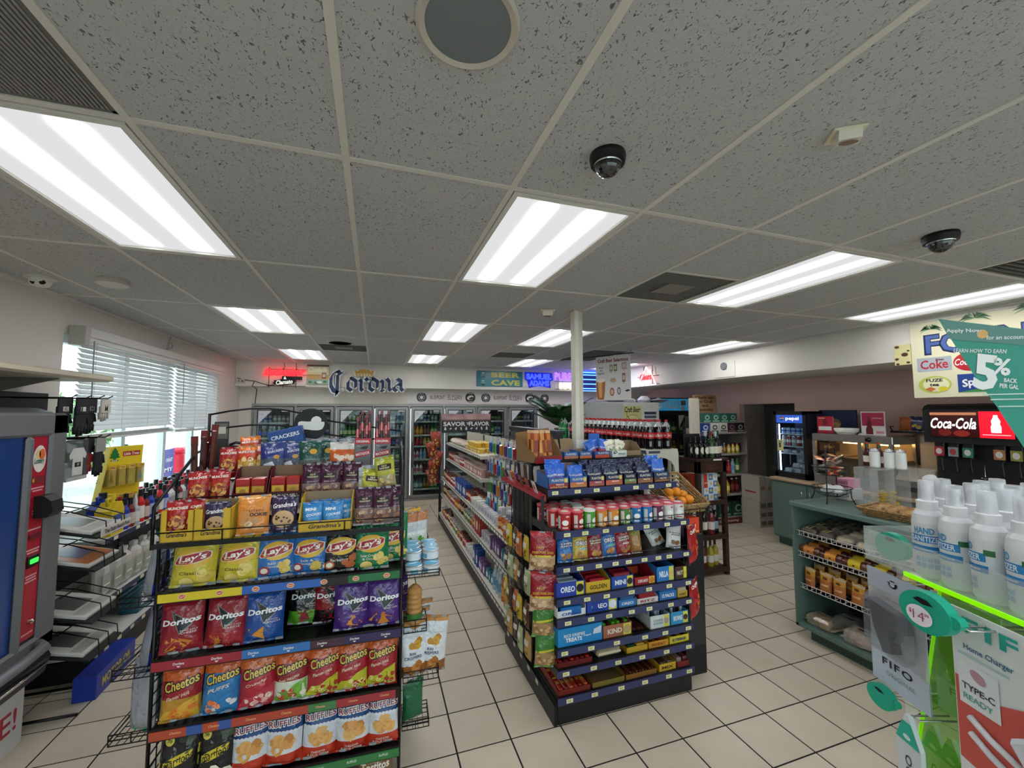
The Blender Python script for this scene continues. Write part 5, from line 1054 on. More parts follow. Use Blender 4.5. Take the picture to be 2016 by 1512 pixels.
# ------------------------------------------------------------------ upper tiers
def grand_box(w,label,x,y,z,h=0.155,hf=0.135,cut=(0.08,0.085),col='#cfa92c',d=0.13,txt="Grandma's"):
    mb = open_tray(w,d,h,hf,col,cut=cut); mb.text(txt,0.0,0.032 if cut else hf*0.5,w*0.62,FY(-0.0012),ink('#241c30'),shear=0.25,h=0.02); mb.disc(-0.02,0.047,0.006,0.004,FY(-0.0012),ink('#7a6aa8'),10,1)
    return ob('display_box',mb,None,label,'display box',loc=R_(x,y,z),rot=RTH)
grand_box(0.122,'yellow open cookie carton holding red snack bags',-0.425,-0.025,1.266); grand_box(0.142,'yellow open cookie carton holding a purple cookie pack',-0.291,-0.025,1.266)
MUN = Bag(0.092,0.165,0.045,[(0,'#8f1c22'),(0.5,'#b02a26'),(0.88,'#a3242a')],[('text','MUNCHIES',0,0.80,0.8,0.075,'#f0e6d8',dict(bold=0.03,rot=0.05)),('chips',0,0.36,0.30,0.2,18,['#d08a3a','#b8642c','#e0b060','#8f3a1f'],0.15)],seed=51).mesh('munchies_bag')
MUO = Bag(0.10,0.17,0.05,[(0,'#d9a83a'),(0.55,'#c9472a'),(0.86,'#e07a22')],[('text','MUNCHIES',0,0.80,0.8,0.075,'#f0e6d8',dict(bold=0.03,rot=0.05)),('chips',0,0.36,0.32,0.22,18,['#e6c68a','#d0a050','#f0e0b8','#c05a2a'],0.15)],seed=52).mesh('munchies_bag')
GCK = Bag(0.105,0.15,0.035,[(0,'#2c2140'),(0.75,'#362a4e')],[('text',"Grandma's",0,0.74,0.86,0.13,'#f0ecf2',dict(bold=0.02,shear=0.2,rot=0.08)),('disc',0.0,0.36,0.40,0.23,'#c9a478'),('chips',0,0.36,0.28,0.14,10,['#4a2c1e','#3a2016'],0.05),('text','COOKIES',0,0.10,0.4,0.04,'#d9d0e0')],seed=53).mesh('cookie_pack')
ORG = Bag(0.135,0.178,0.045,[(0,'#d98a3e'),(0.9,'#e09a4a')],[('text','PROTEIN',0.0,0.60,0.6,0.06,'#7a3f1c'),('text','COOKIE',0.1,0.50,0.66,0.09,'#3a2418',dict(bold=0.04)),('disc',-0.25,0.50,0.16,0.12,'#c98a50'),('chips',-0.1,0.30,0.2,0.06,5,['#c0905c','#e6cfa8'],0.13),('quad',0.0,0.36,0.14,0.2,'#e8c49a')],seed=54).mesh('cookie_pack')
MINI = Bag(0.095,0.125,0.035,[(0,'#3f8fd0'),(0.8,'#2f7fc4')],[('text','MINI',-0.1,0.72,0.5,0.11,'#eef4fa',dict(bold=0.04)),('text','COOKIES',0.05,0.52,0.7,0.09,'#eef4fa',dict(shear=0.2,rot=0.1)),('chips',0.15,0.2,0.22,0.06,6,['#c9a06a','#dbb98a'],0.11)],seed=55).mesh('cookie_pack')
SUN = Bag(0.105,0.185,0.05,[(0,hazy('#8a7470',0.85)),(0.45,'#4a1f38'),(0.86,'#3c1a2e')],[('quad',-0.32,0.32,0.58,0.74,'#1d1420'),('text','NUT\nHARVEST',0,0.66,0.5,0.11,'#d8c8a8',dict(rot=0.0)),('text','MIXED NUTS',0,0.5,0.5,0.035,'#c9b0bc'),('chips',0,0.24,0.34,0.14,20,['#7a4a3a','#a87a5a','#5a3428','#c0a080'],0.10)],seed=56).mesh('nut_bag')
SUY = Bag(0.105,0.175,0.05,[(0,hazy('#a89a70',0.85)),(0.4,'#a8a83a'),(0.86,'#8f962e')],[('quad',-0.34,0.34,0.56,0.74,'#23221c'),('text','NUT\nHARVEST',0,0.65,0.5,0.12,'#d8d0a8'),('chips',0,0.2,0.34,0.1,12,['#d8c08a','#c0a060'],0.10)],seed=57).mesh('nut_bag')
CLR = Bag(0.10,0.15,0.04,[(0,hazy('#c9ccd0',0.55)),(0.55,'#b9c0c6'),(0.8,'#a8b0b8')],[('quad',-0.3,0.3,0.3,0.55,'#d9dcde'),('quad',-0.3,0.3,0.6,0.66,'#8f969c')],seed=58).mesh('silver_pack')
GU = 'bags on the upper rack tiers'
T1,T2,T3 = 1.2675,1.3775,1.4775
put(MUN,-0.447,0.02,T1+0.004,'red snack bag standing in the end cookie carton','snack bag',GU,0.1,-4); put(MUN,-0.425,0.065,T1+0.004,'red snack bag behind another in the end carton','snack bag',GU,-0.2,-4); put(MUN,-0.39,0.03,T1+0.004,'red snack bag leaning in the carton corner','snack bag',GU,-0.25,-6)
put(GCK,-0.291,0.02,T1+0.004,'purple cookie pack standing in the yellow carton','cookie pack',GU,0,-5)
put(ORG,-0.14,0.0,T1,'orange protein cookie pack leaning on the front tier','cookie pack',GU,0.08,-12); put(GCK,-0.015,0.005,T1,'purple cookie pack beside the orange one','cookie pack',GU,-0.05,-12,scale=1.12)
grand_box(0.232,'wide yellow cookie tray of small blue packs',0.172,-0.025,T1,h=0.165,hf=0.05,cut=None,d=0.14)
for k,(x,y) in enumerate(((0.11,0.01),(0.20,0.0),(0.245,0.04),(0.14,0.06),(0.215,0.085))): put(MINI,x,y+0.01,T1+0.004,'small blue mini cookie pack in the wide yellow tray','cookie pack','blue packs in the yellow tray',r.uniform(-.1,.1),-10)
for x,y,z,rz in ((0.335,0.03,T1,0.05),(0.425,0.02,T1,-0.05),(0.475,0.05,T1,0.1)): put(SUN,x+0.01,y,z,'purple nut bag standing on the front tier by the rack corner','nut bag','purple nut bags on the snack rack',rz,-8)
put(SUY,0.36,0.11,T1+0.10,'olive green nut bag leaning on the purple ones','nut bag','green nut bags on the snack rack',0.3,-20,ry=12); put(SUY,0.45,0.14,T1+0.155,'olive green nut bag topmost by the rack corner','nut bag','green nut bags on the snack rack',-0.1,-14,ry=-8)
mb = MB(); mb.box(0.30,0.51,0.10,0.16,T1,T1+0.10,C('#2a1614',0.5)); b_ = ob('dark_carton',mb,None,'dark open carton under the olive nut bags','carton',loc=RO,rot=RTH)
# second tier
for x,y,z,rz,me in ((-0.44,0.20,T2,0.05,MUN),(-0.355,0.22,T2+0.0,-0.05,MUN),(-0.40,0.27,T2,0.1,MUN)): put(me,x,y,z,'red peanut snack bag on the second tier beside the jerky sticks','snack bag','red snack bags on the second tier',rz,-8)
mb = MB(); mb.box(-0.045,0.045,-0.02,0.02,0,0.085,C('#d2d0cb',0.5),bev=0.003); mb.box(-0.04,0.04,-0.018,0.018,0.085,0.10,C('#4a6fae',0.4)); mb.quadgrid(-0.03,0.03,0.02,0.06,FY(-0.021),ink('#9aa0a6')); mb.quadgrid(-0.012,0.012,0.1,0.125,FY(0.0),C('#bfd6e0',0.3)); ob('small_carton',mb,None,'small white carton standing between red snack bags and munchies boxes','carton',loc=R_(-0.335,0.125,T1+0.0),rot=RTH,scale=1.2)
for i,(x,w) in enumerate(((-0.215,0.15),(-0.055,0.155))):
    mb = open_tray(w,0.12,0.15,0.05,'#5c1420',inner='#7a6048',back=0.17); mb.text('MUNCHIES',0,0.028,w*0.8,FY(-0.0012),ink('#f0e6dc'),bold=0.04); ob('display_box',mb,None,('maroon snack display box beside the small white carton','maroon snack display box behind the purple cookie pack')[i],'display box',loc=R_(x,0.185,T2),rot=RTH)
    for k in range(4):
        mb = MB(); mb.box(-0.032,0.032,-0.01,0.01,0,0.115,hazy('#b03028',0.9),bev=0.004); mb.quadgrid(-0.028,0.028,0.015,0.075,FY(-0.011),ink(('#d9b640','#c9a23a')[k % 2])); mb.quadgrid(-0.03,0.03,0.085,0.11,FY(-0.011),ink('#b3202a')); mb.disc(0,0.045,0.016,0.02,FY(-0.0118),ink('#b8863a'),10,1)
        ob('cracker_pack',mb,None,'red and yellow cracker pack in a maroon display box','cracker pack','cracker packs in the maroon boxes',loc=R_(x-0.035+0.07*(k % 2),0.215+0.04*(k//2),T2+0.004),rot=RTH+r.uniform(-.05,.05))
for x,y,rz in ((0.075,0.19,0.1),(0.16,0.18,-0.05),(0.265,0.19,0.0),(0.12,0.25,0.1),(0.21,0.26,-0.1)): put(SUN,x,y,T2,'purple nut bag in the row on the second tier','nut bag','purple nut bags on the second tier',rz,-7)
for x,y in ((0.335,0.19),(0.385,0.2),(0.43,0.21)): put(CLR,x,y,T2,'silver pouch showing its back on the second tier','pouch','silver pouches on the second tier',r.uniform(-.2,.2),-6,scale=1.1)
# third tier
for x,y,z,rz,me in ((-0.385,0.40,T3,0.05,MUN),(-0.30,0.41,T3,-0.06,MUO),(-0.235,0.44,T3+0.005,0.1,MUO),(-0.30,0.47,T3+0.05,0.2,MUO)): put(me,x,y,z,('red snack bag' if me is MUN else 'orange snack bag')+' bunched on the third tier','snack bag','orange and red snack bags on the third tier',rz,-6)
BLUP = Bag(0.13,0.19,0.05,[(0,hazy('#5a6478',0.7)),(0.5,'#26347a'),(0.85,hazy('#3a4a8a',0.8))],[('text','SNACKERS',0.1,0.72,0.6,0.07,'#d9dce8',dict(rot=0.2)),('disc',0.15,0.55,0.12,0.06,'#c0904a'),('poly',[(-0.35,0.35),(0.0,0.42),(0.1,0.3),(-0.3,0.26)],'#d9dde4')],seed=61).mesh('snack_pack')
GRNP = Bag(0.13,0.19,0.05,[(0,hazy('#6a7470',0.7)),(0.45,'#17473f'),(0.85,'#1f544a')],[('disc',0.1,0.68,0.15,0.08,'#d0a02e'),('text','CREAMERY',0,0.45,0.6,0.05,'#7fa89c')],seed=62).mesh('snack_pack')
ORW = Bag(0.12,0.18,0.05,[(0,'#1f3f7a'),(0.35,'#d3672a'),(0.75,'#d8d4cc')],[('chips',0,0.55,0.35,0.12,10,['#e07a30','#c85a20','#e8d8c0'],0.16),('quad',-0.3,0.2,0.1,0.3,'#c9d0da')],seed=63).mesh('snack_pack')
for x,y,z,rz,me,lb in ((-0.165,0.40,T3,0.1,BLUP,'navy clear snack pack leaning on the third tier'),(-0.075,0.42,T3,-0.1,BLUP,'navy clear snack pack beside the green one'),(0.03,0.40,T3,0.05,GRNP,'dark green snack pack with a yellow medallion'),(0.10,0.44,T3,-0.1,GRNP,'second dark green snack pack tucked behind'),(0.18,0.41,T3,0.1,ORW,'white and orange snack pack near the jerky boxes'),(0.24,0.42,T3-0.0,-0.1,ORW,'orange and navy snack pack against the jerky boxes')): put(me,x,y,z,lb,'snack pack','snack packs on the third tier',rz,-7)
mb = MB(); mb.box(-0.09,0.09,-0.03,0.03,0,0.10,C('#1f4a8f',0.4),bev=0.003); mb.text('CRACKERS',0.0,0.06,0.15,FY(-0.0312),ink('#e6ecf4')); ob('blue_carton',mb,None,'blue cracker carton tilted behind the navy packs','carton',loc=R_(-0.11,0.50,T3+0.16),rot=(0,radians(-14),RTH));
mb = MB(); mb.box(-0.06,0.06,-0.02,0.02,0,0.16,C('#1a1c1f',0.4),bev=0.003); ob('dark_support',mb,None,'dark upright box holding the tilted blue carton','box',loc=R_(-0.11,0.51,T3),rot=RTH)
for k,(x,y,a) in enumerate(((-0.01,0.53,10),(0.045,0.53,-5),(0.10,0.54,4),(0.20,0.53,-12),(0.235,0.5,8))):
    put(CLR,x,y,T3+0.0,'pale pouch standing at the back of the third tier','pouch','pale pouches at the back of the rack',r.uniform(-.2,.2),-5,ry=a,scale=1.3)
for i,x in enumerate((0.305,0.415)):
    t = thing('jerky_box',('grey jerky stick box next to the orange packs','grey jerky stick box at the rack corner')[i],'display box',R_(x,0.40,T3),RTH)
    mb = MB(); w,h,d = 0.092,0.20,0.07; m = C('#6d6e70',0.45)
    for a in ((-w/2,w/2,0,0.003,0,h),(-w/2,w/2,d-0.003,d,0,h+0.03),(-w/2,-w/2+0.003,0,d,0,h),(w/2-0.003,w/2,0,d,0,h),(-w/2,w/2,0,d,0,0.003)): mb.box(*a,m)
    mb.quadgrid(-w/2,w/2,h-0.035,h-0.0,FY(-0.001),ink('#b3202a')); mb.text('ORIGINAL',0,h-0.018,w*0.8,FY(-0.002),ink('#f0e8e4'),h=0.014); mb.flat([(-w*0.45,0.085),(w*0.45,0.105),(w*0.45,0.135),(-w*0.45,0.115)],FY(-0.001),ink('#b3202a')); mb.text('MATADOR',0,0.11,w*0.82,FY(-0.002),ink('#f0e8e4'),h=0.016,rot=0.18); mb.flat([(-0.02,0.14),(0.02,0.135),(0.03,0.155),(0.0,0.15)],FY(-0.001),BLACK); mb.text('2 FOR',-w*0.28,0.155,0.02,FY(-0.001),ink('#d8d4d0'))
    ob('box',mb,t)
    for k in range(6):
        a = MB(); xx,yy_ = -0.032+0.0128*k,0.02+0.03*(k % 2); L = 0.30+0.02*((k*7) % 3); a.box(xx-0.008,xx+0.008,yy_-0.005,yy_+0.005,0.005,L,C(('#3a1512','#5a1a1c','#2a1614')[k % 3],0.25),bev=0.003); a.box(xx-0.009,xx+0.009,yy_-0.006,yy_+0.006,L-0.10,L-0.05,C('#b3202a',0.35),bev=0.002)
        a.text('MATADOR',0,0,0.05,lambda p_,q_,xx=xx,yy_=yy_,L=L: (xx-q_,yy_-0.0065,L-0.04+p_+0.03-0.06),ink('#e0dcd8'),h=0.006); a.box(xx-0.008,xx+0.008,yy_-0.001,yy_+0.001,L,L+0.02,C('#7a2c2e',0.3))
        ob('jerky_stick',a,None,'long red-tipped jerky stick standing in a grey box','jerky stick','jerky sticks in the grey boxes',loc=R_(x,0.40,T3+0.001),rot=RTH)
for k in range(4):
    a = MB(); L = 0.30+0.03*(k % 3); a.box(-0.014,0.014,-0.008,0.008,0,L,C(('#4a1714','#3a1210','#571c18')[k % 3],0.2,coat=0.5),bev=0.006); a.box(-0.015,0.015,-0.004,0.004,L-0.02,L+0.03,C('#6b2422',0.25)); ob('jerky_stick',a,None,'dark jerky stick tied in the bundle at the rack side','jerky stick','jerky bundle at the rack side',loc=R_(-0.505+0.022*(k % 3),0.33+0.02*(k//2)+0.012*k,T2),rot=(0,radians((-2,1,3,5)[k]),RTH))
mb = MB(); mb.lathe([(0.045,0,C('#b7bcc2',0.3)),(0.05,0.02),(0.05,0.05)],16,C('#b7bcc2',0.3)); ob('jerky_cup',mb,None,'grey cup standing beside the jerky bundle','cup',loc=R_(-0.465,0.45,T3),rot=RTH)
# that's jack plate and a carton behind it
t = thing('brand_plate','black plate with a white cartoon lettering logo at the rack back','sign',R_(-0.385,0.59,1.60),RTH)
mb = MB(); n_ = 6; mb.prism([(-0.085,-0.10),(0.105,-0.115),(0.105,-0.03),(0.075,0.012),(0.0,0.035),(-0.06,0.04),(-0.085,0.02)],-0.004,0.004,C('#20242c',0.45)); f_ = FY(-0.0055)
mb.text("THAT'S",0.01,-0.015,0.13,f_,ink('#eceff2'),h=0.035,bold=0.05,rot=-0.28); mb.text('JACK',0.02,-0.058,0.13,f_,ink('#eceff2'),h=0.045,bold=0.06,rot=-0.2); mb.disc(-0.045,0.012,0.014,0.012,f_,ink('#eceff2'),10,1); ob('plate',mb,t)
mb = MB(); mb.tube([(-0.06,0.0,0.04),(-0.03,0.01,0.055),(0.06,0.02,0.04),(0.12,0.03,0.01),(0.2,0.03,0.0)],0.008,WIRE,6); mb.rod((0.0,0.005,-0.13),(0.0,0.005,0.02),0.006,WIRE); ob('bracket',mb,t)
mb = MB(); mb.box(-0.035,0.035,-0.01,0.01,0,0.30,C('#2a2826',0.5),bev=0.003); mb.quadgrid(-0.03,0.03,0.2,0.29,FY(-0.011),ink('#5a5650')); mb.quadgrid(-0.02,0.02,0.23,0.27,FY(-0.0118),ink('#b8b2a6')); ob('tall_carton',mb,None,'tall dark carton standing behind the arched wire','carton',loc=R_(-0.49,0.60,T3+0.0),rot=RTH+0.3)
# ------------------------------------------------------------------ side baskets, left
def basket(mb,x0,x1,y0,y1,z,h,n=9,taper=0.0):
    m = WIRE
    for k in range(n): t_ = k/(n-1); mb.rod((x0+(x1-x0)*t_,y0,z),(x0+(x1-x0)*t_,y1,z),0.002,m,4)
    for k in range(5): yy_ = y0+(y1-y0)*k/4; mb.rod((x0,yy_,z),(x1,yy_,z),0.0022,m,4)
    for zz in (z,z+h*0.5,z+h): mb.tube([(x0,y0,zz),(x1,y0,zz),(x1,y1,zz),(x0,y1,zz)],0.003,m,5,closed=True)
    for x in (x0,(x0+x1)/2,x1):
        for y in (y0,y1): mb.rod((x,y,z),(x,y,z+h),0.0025,m,4)
BLUB = Bag(0.13,0.25,0.06,[(0,'#2340a8'),(0.3,'#3a2a22'),(0.6,'#2340a8')],[('text','Snyders',0,0.75,0.7,0.1,'#e6ecf4')],seed=71,back='#8d9096').mesh('snack_bag')
WHB = Bag(0.15,0.30,0.07,[(0,'#3fae6a'),(0.12,'#dfe6e2'),(0.5,'#c9cdd0'),(0.75,'#b5744a')],[('chips',0,0.3,0.2,0.06,8,['#7ad03a','#5ab82a'],0.1)],seed=72,back='#a2a5a9').mesh('snack_bag')
for i,(zb,me,lb,rt) in enumerate(((0.96,BLUB,'blue snack bag hooked on the outer side of the rack, upper one',0.1),(0.655,BLUB,'blue snack bag standing in the middle side basket',0.1),(0.385,WHB,'white and green snack bag in the lowest side basket',0.1))):
    bb = MB(); basket(bb,-0.69,-0.525,0.10,0.34,zb,0.045,7); rk('side_basket',bb)
    for k in range(2): ob('snack_bag',me,None,lb if k == 0 else lb.replace('bag','bag twin',1),'snack bag','bags in the left side baskets',loc=R_(-0.60,0.17+0.08*k,zb+0.004),rot=(radians(5),radians(6),RTH+radians(150 if i == 2 else 118)))
# ------------------------------------------------------------------ side baskets, right
def rb(zb,y0,y1,x1,h,n=8): bb = MB(); basket(bb,0.545,x1,y0,y1,zb,h,n); rk('side_basket',bb)
def tuna():
    mb = MB(); mb.lathe([(0.040,0,C('#c9ccd0',0.3,metal=0.8)),(0.043,0.003,C('#dfe3e6',0.4)),(0.043,0.040,C('#c9ccd0',0.3,metal=0.8)),(0.045,0.042),(0.045,0.046),(0.041,0.047)],20); mb.disc(0,0,0.038,0.038,FZ(0.0478),ink('#5aaed6'),20,1); mb.disc(0.0,0.012,0.026,0.006,FZ(0.0484),ink('#dff0f8'),12,1,0.4); mb.quadgrid(-0.02,0.02,0.008,0.03,FC(0.0435),ink('#6aa8c8'),4,1)
    return mb.mesh('tuna_can')
TN = tuna(); rb(0.985,0.03,0.40,0.72,0.03)
for k in range(10):
    x,y = 0.592+0.092*(k % 2),0.078+0.064*(k//2)*1.15; ob('tuna_can',TN,None,'small can with a light blue lid in the side basket','can','blue-lidded cans in the side basket',loc=R_(x,y,0.99),rot=r.uniform(0,6))
    if k//2 in (1,2,3): ob('tuna_can',TN,None,'small can with a light blue lid in the side basket','can','blue-lidded cans in the side basket',loc=R_(x,y,1.0385),rot=r.uniform(0,6))
YEL = Bag(0.13,0.20,0.05,[(0,'#c98a4a'),(0.5,'#d9a63a')],[('text','CHIPS',0,0.7,0.7,0.15,'#2a1c14',dict(bold=0.05)),('chips',0,0.3,0.3,0.1,8,['#e6c080','#d8a858'],0.13)],seed=74).mesh('snack_bag')
rb(1.0,0.52,0.72,0.70,0.04,6); ob('snack_bag',YEL,None,'yellow and tan snack bag beyond the blue-lidded cans','snack bag',loc=R_(0.62,0.62,1.004),rot=(radians(-10),0,RTH+0.5))
for k in range(2): ob('snack_bag',WHB,None,'green snack bag standing behind the blue-lidded cans','snack bag','green bags behind the cans',loc=R_(0.58+0.06*k,0.455+0.03*k,0.99),rot=(0,0,RTH+0.3),scale=0.75)
rb(0.70,0.06,0.17,0.66,0.06,6)
mb = MB(); mb.lathe([(0.036,0,C('#b98a4e',0.5)),(0.04,0.01)]+[(0.036+0.005*(k % 2),0.02+0.0125*k) for k in range(14)]+[(0.03,0.20),(0.012,0.215),(0,0.216)],14,C('#b98a4e',0.5,var=(60,'#7a4f22',0.4,0.7))); mb.lathe([(0.0405,0.045,C('#3f7a3a',0.4)),(0.0425,0.05),(0.0425,0.075)],14,C('#3f7a3a',0.4),cap=False)
ob('cookie_sleeve',mb,None,'brown sleeve of cookies with a green band in the side basket','cookies',loc=R_(0.60,0.115,0.704),rot=RTH)
rb(0.475,0.03,0.40,0.72,0.05)
WHG = Bag(0.15,0.27,0.075,[(0,'#8f5a2a'),(0.22,'#d6dade'),(0.7,'#c9ced3'),(0.9,'#b07a3a')],[('chips',0.1,0.58,0.2,0.06,8,['#d0a03a','#b8842a'],0.13),('text','Ritz\nCRISPERS',-0.05,0.40,0.6,0.12,'#2a3a6a',dict(bold=0.02)),('chips',0.0,0.18,0.3,0.06,7,['#c98a44','#a86a30'],0.15)],seed=75).mesh('snack_bag')
for k,(x,y) in enumerate(((0.60,0.08),(0.685,0.10),(0.62,0.21),(0.64,0.31))): ob('snack_bag',WHG,None,('white cracker chip bag in the low side basket against the rack','white cracker chip bag at the outer corner of the low side basket','white cracker chip bag behind the front pair','white cracker chip bag at the back of the low side basket')[k],'snack bag','white bags in the right side basket',loc=R_(x,y,0.479),rot=(radians(-5),radians((-2,4,0,0)[k]),RTH+(0.15,-0.15,0.1,0)[k]))
GB = Bag(0.12,0.20,0.05,[(0,'#1f6b45')],[],seed=76).mesh('snack_bag'); rb(0.20,0.10,0.24,0.68,0.04,6); ob('snack_bag',GB,None,'plain green snack bag low on the outer rack side','snack bag',loc=R_(0.60,0.17,0.204),rot=(0,0,RTH+0.4))
# ------------------------------------------------------------------ candy end-cap
EX0,EX1,EYF = 1.045,2.02,2.315
NAVY = '#1d2a5c'; BLK2 = C('#101012',0.45)
ec = thing('candy_endcap','black end display with blue price rails stacked with candy and cookies','display',((EX0+EX1)/2,EYF,0.0))
def E_(x): return x-(EX0+EX1)/2
RAILS = [(1.32,2.43,0.42),(1.09,2.315,0.40),(0.885,2.31,0.40),(0.70,2.305,0.40),(0.58,2.305,0.40),(0.412,2.305,0.40),(0.295,2.305,0.40),(0.138,2.31,0.40)]
mb = MB(); mb.box(E_(EX0),E_(EX1),0.0,0.51,0.0,0.118,BLK2,bev=0.004); ob('base',mb,ec)
mb = MB(); mb.box(E_(EX0)+0.03,E_(EX1)-0.03,0.47,0.50,0.118,1.50,BLK2); ob('back_panel',mb,ec)
for x in (EX0+0.02,EX1-0.05): mb = MB(); mb.box(E_(x),E_(x)+0.03,0.44,0.50,0.1,1.5,BLK2); ob('upright',mb,ec)
tg = MB(); tg.box(-0.021,0.021,-0.0015,0.0,-0.011,0.011,C('#e3dfa6',0.5));
for q in range(2): tg.quadgrid(-0.014,0.008,-0.004+0.006*q,-0.001+0.006*q,FY(-0.0022),ink('#8f8a5c'))
tgm = tg.mesh('price_tag'); rr_ = random.Random(3)
for i,(z,y,d) in enumerate(RAILS):
    s_ = thing('shelf',None,None); s_.parent = ec
    mb = MB(); mb.box(E_(EX0)+0.005,E_(EX1)-0.005,y-EYF,y-EYF+d,z+0.006,z+0.016,BLK2); s_2 = ob('shelf_deck',mb,s_)
    mb = MB(); mb.box(E_(EX0),E_(EX1)+0.01,y-EYF-0.010,y-EYF-0.004,z-0.022,z+0.018,C(NAVY,0.3,coat=0.6)); ob('price_rail',mb,s_)
    mb = MB();
    for x in (EX0+0.01,(EX0+EX1)/2,EX1-0.01): mb.box(E_(x)-0.004,E_(x)+0.004,y-EYF+0.01,y-EYF+d,z-0.035,z+0.006,BLK2)
    ob('shelf_bracket',mb,s_)
    nt_ = (7,7,9,7,7,6,6,6)[i]
    for k in range(nt_): ob('price_tag',tgm,s_,loc=(E_(EX0)+0.06+(EX1-EX0-0.1)*k/(nt_-1)+rr_.uniform(-.02,.02),y-EYF-0.0101,z-0.003))
    if i in (1,2):
        mb = MB(); h = 0.05; mb.tube([(E_(EX0)+0.1,y-EYF,z+0.018),(E_(EX0)+0.1,y-EYF,z+h),(E_(EX1),y-EYF,z+h),(E_(EX1),y-EYF,z+0.018)],0.0025,WIRE,5)
        for k in range(1,7): x = E_(EX0)+0.1+(EX1-EX0-0.1)*k/7; mb.rod((x,y-EYF,z+0.018),(x,y-EYF,z+h),0.002,WIRE,4)
        ob('wire_fence',mb,s_)
# ---- potato crisp cans
def crisp_can(col,lid='#d9656e',side=None,label='#ece9e2'):
    body = MB(); r,h = 0.0385,0.105; c = C(col,0.3,coat=0.4)
    body.lathe([(r-0.001,0,C('#b9bbbd',0.3,metal=0.8)),(r,0.003,c),(r,h-0.004,c)],22); body.disc(0.0,0.046,0.021,0.0165,FC(r+0.0006),ink(label),18,2); body.quadgrid(0.004,0.026,0.078,0.088,FC(r+0.0006),ink('#e6c8b0' if not side else side),4,1); body.quadgrid(-0.02,0.018,0.012,0.02,FC(r+0.0006),ink(side or '#e9d8c8'),4,1)
    body.quadgrid(-0.055,-0.032,0.01,0.085,FC(r+0.0006),ink('#c8c6be'),4,1)
    l = MB(); l.lathe([(r+0.0005,h-0.006),(r+0.0018,h-0.006),(r+0.0018,h+0.003),(r-0.002,h+0.005),(r-0.004,h+0.003)],24,C(lid,0.3,coat=0.4)); l.disc(0,0,r-0.006,r-0.006,FZ(h+0.0034),C(lid,0.35),22,1); l.disc(0,0,0.025,0.020,FZ(h+0.0042),ink('#efece6'),20,1,0.3)
    return Proto('crisp_can',[('can',body),('lid',l)])
CC = {'red': crisp_can('#b01e24'),'green': crisp_can('#4a9a3c','#d9dcd6'),'orange': crisp_can('#d0842a'),'olive': crisp_can('#4f7a3a'),'blue': crisp_can('#1f6fb4'),'purple': crisp_can('#5c2046'),'white': crisp_can('#d3d4d2',side='#b84a4c')}
order = ['red','red','green','orange','orange','olive','blue','blue','purple','white','white']
for row in range(4):
    for k,c in enumerate(order):
        if row == 3 and 4 < k < 7: continue
        x = 1.13+0.0855*k+(-0.03 if row % 2 else 0.0)-0.004*row
        if x < 1.07: continue
        lid = 'white' if c == 'green' else 'pink'
        CC[c].put(c+' potato crisp can with a '+lid+' lid on the end display','crisp can',(x,2.362+0.083*row,1.1065),rr_.uniform(-0.5,0.6),'potato crisp cans on the end display')
# ---- cookie bags
def cbag(c,c2,t1,t2,seed,w=0.115,h=0.185,tc='#f2f0ea',t2c=None,chips=('#c9965a','#a87440'),sh='#14203c'):
    ops = [('text',t1,0.02,0.56,0.80,0.17,sh,dict(bold=0.1,rot=0.08)),('text',t1,0.02,0.56,0.74,0.135,tc,dict(bold=0.02,rot=0.08)),('chips',0.05,0.2,0.28,0.07,7,list(chips),0.13)]
    if t2: ops.append(('text',t2,0.10,0.40,0.5,0.08,t2c or tc,dict(bold=0.03,shear=0.1,rot=0.08)))
    return Bag(w,h,0.045,[(0,c),(0.35,c),(0.7,c2)],ops,seed=seed,nu=10,nv=12).mesh('cookie_bag')
CK = [('blue chocolate chip cookie bag',cbag('#1f66b0','#1f5ea4','CHIPS\nAHOY','',81),1.135,0.0,4),('yellow mini sandwich cookie bag',cbag('#c9a83a','#d0b24a','OREO','mini',82,t2c='#7ad0e8'),1.235,0.05,8),('dark red creamy cookie bag',cbag('#8c1a20','#9c2026','Nutter\nButter','',83,tc='#f0e0b0',chips=('#d9a860','#c08a48')),1.345,0.0,2),('blue mini sandwich cookie bag',cbag('#2f6fb4','#24509a','OREO','mini',84,t2c='#8fe0a0'),1.445,0.03,2),('red chewy chip cookie bag',cbag('#9c2430','#a32a34','CHIPS\nAHOY','chewy',85,sh='#3a0e14'),1.555,0.0,0),('tan peanut cookie bag',cbag('#a3763c','#8f8a3a','','',86,w=0.085,h=0.165),1.65,-0.08,0)]
for n_,me,x,rz,ry in CK: ob('cookie_bag',me,None,n_+' on the end display','cookie bag','small cookie bags on the end display',loc=(x,2.365,0.9025),rot=(radians(-12),radians(ry),rz))
FAM = cbag('#cfcdc8','#d8d6d0','Famous\nAmos','',87,w=0.12,h=0.17,tc='#3a332c',sh='#c9c6c0',chips=('#7a4a2c','#93603a'))
ob('cookie_bag',FAM,None,'white round-cookie bag leaning at the shelf end','cookie bag','white cookie bags on the end display',loc=(1.945,2.37,0.9025),rot=(radians(-16),radians(14),-0.1)); ob('cookie_bag',FAM,None,'white cookie bag slumped behind another white one','cookie bag','white cookie bags on the end display',loc=(1.90,2.46,0.9025),rot=(radians(-22),radians(-18),0.1))
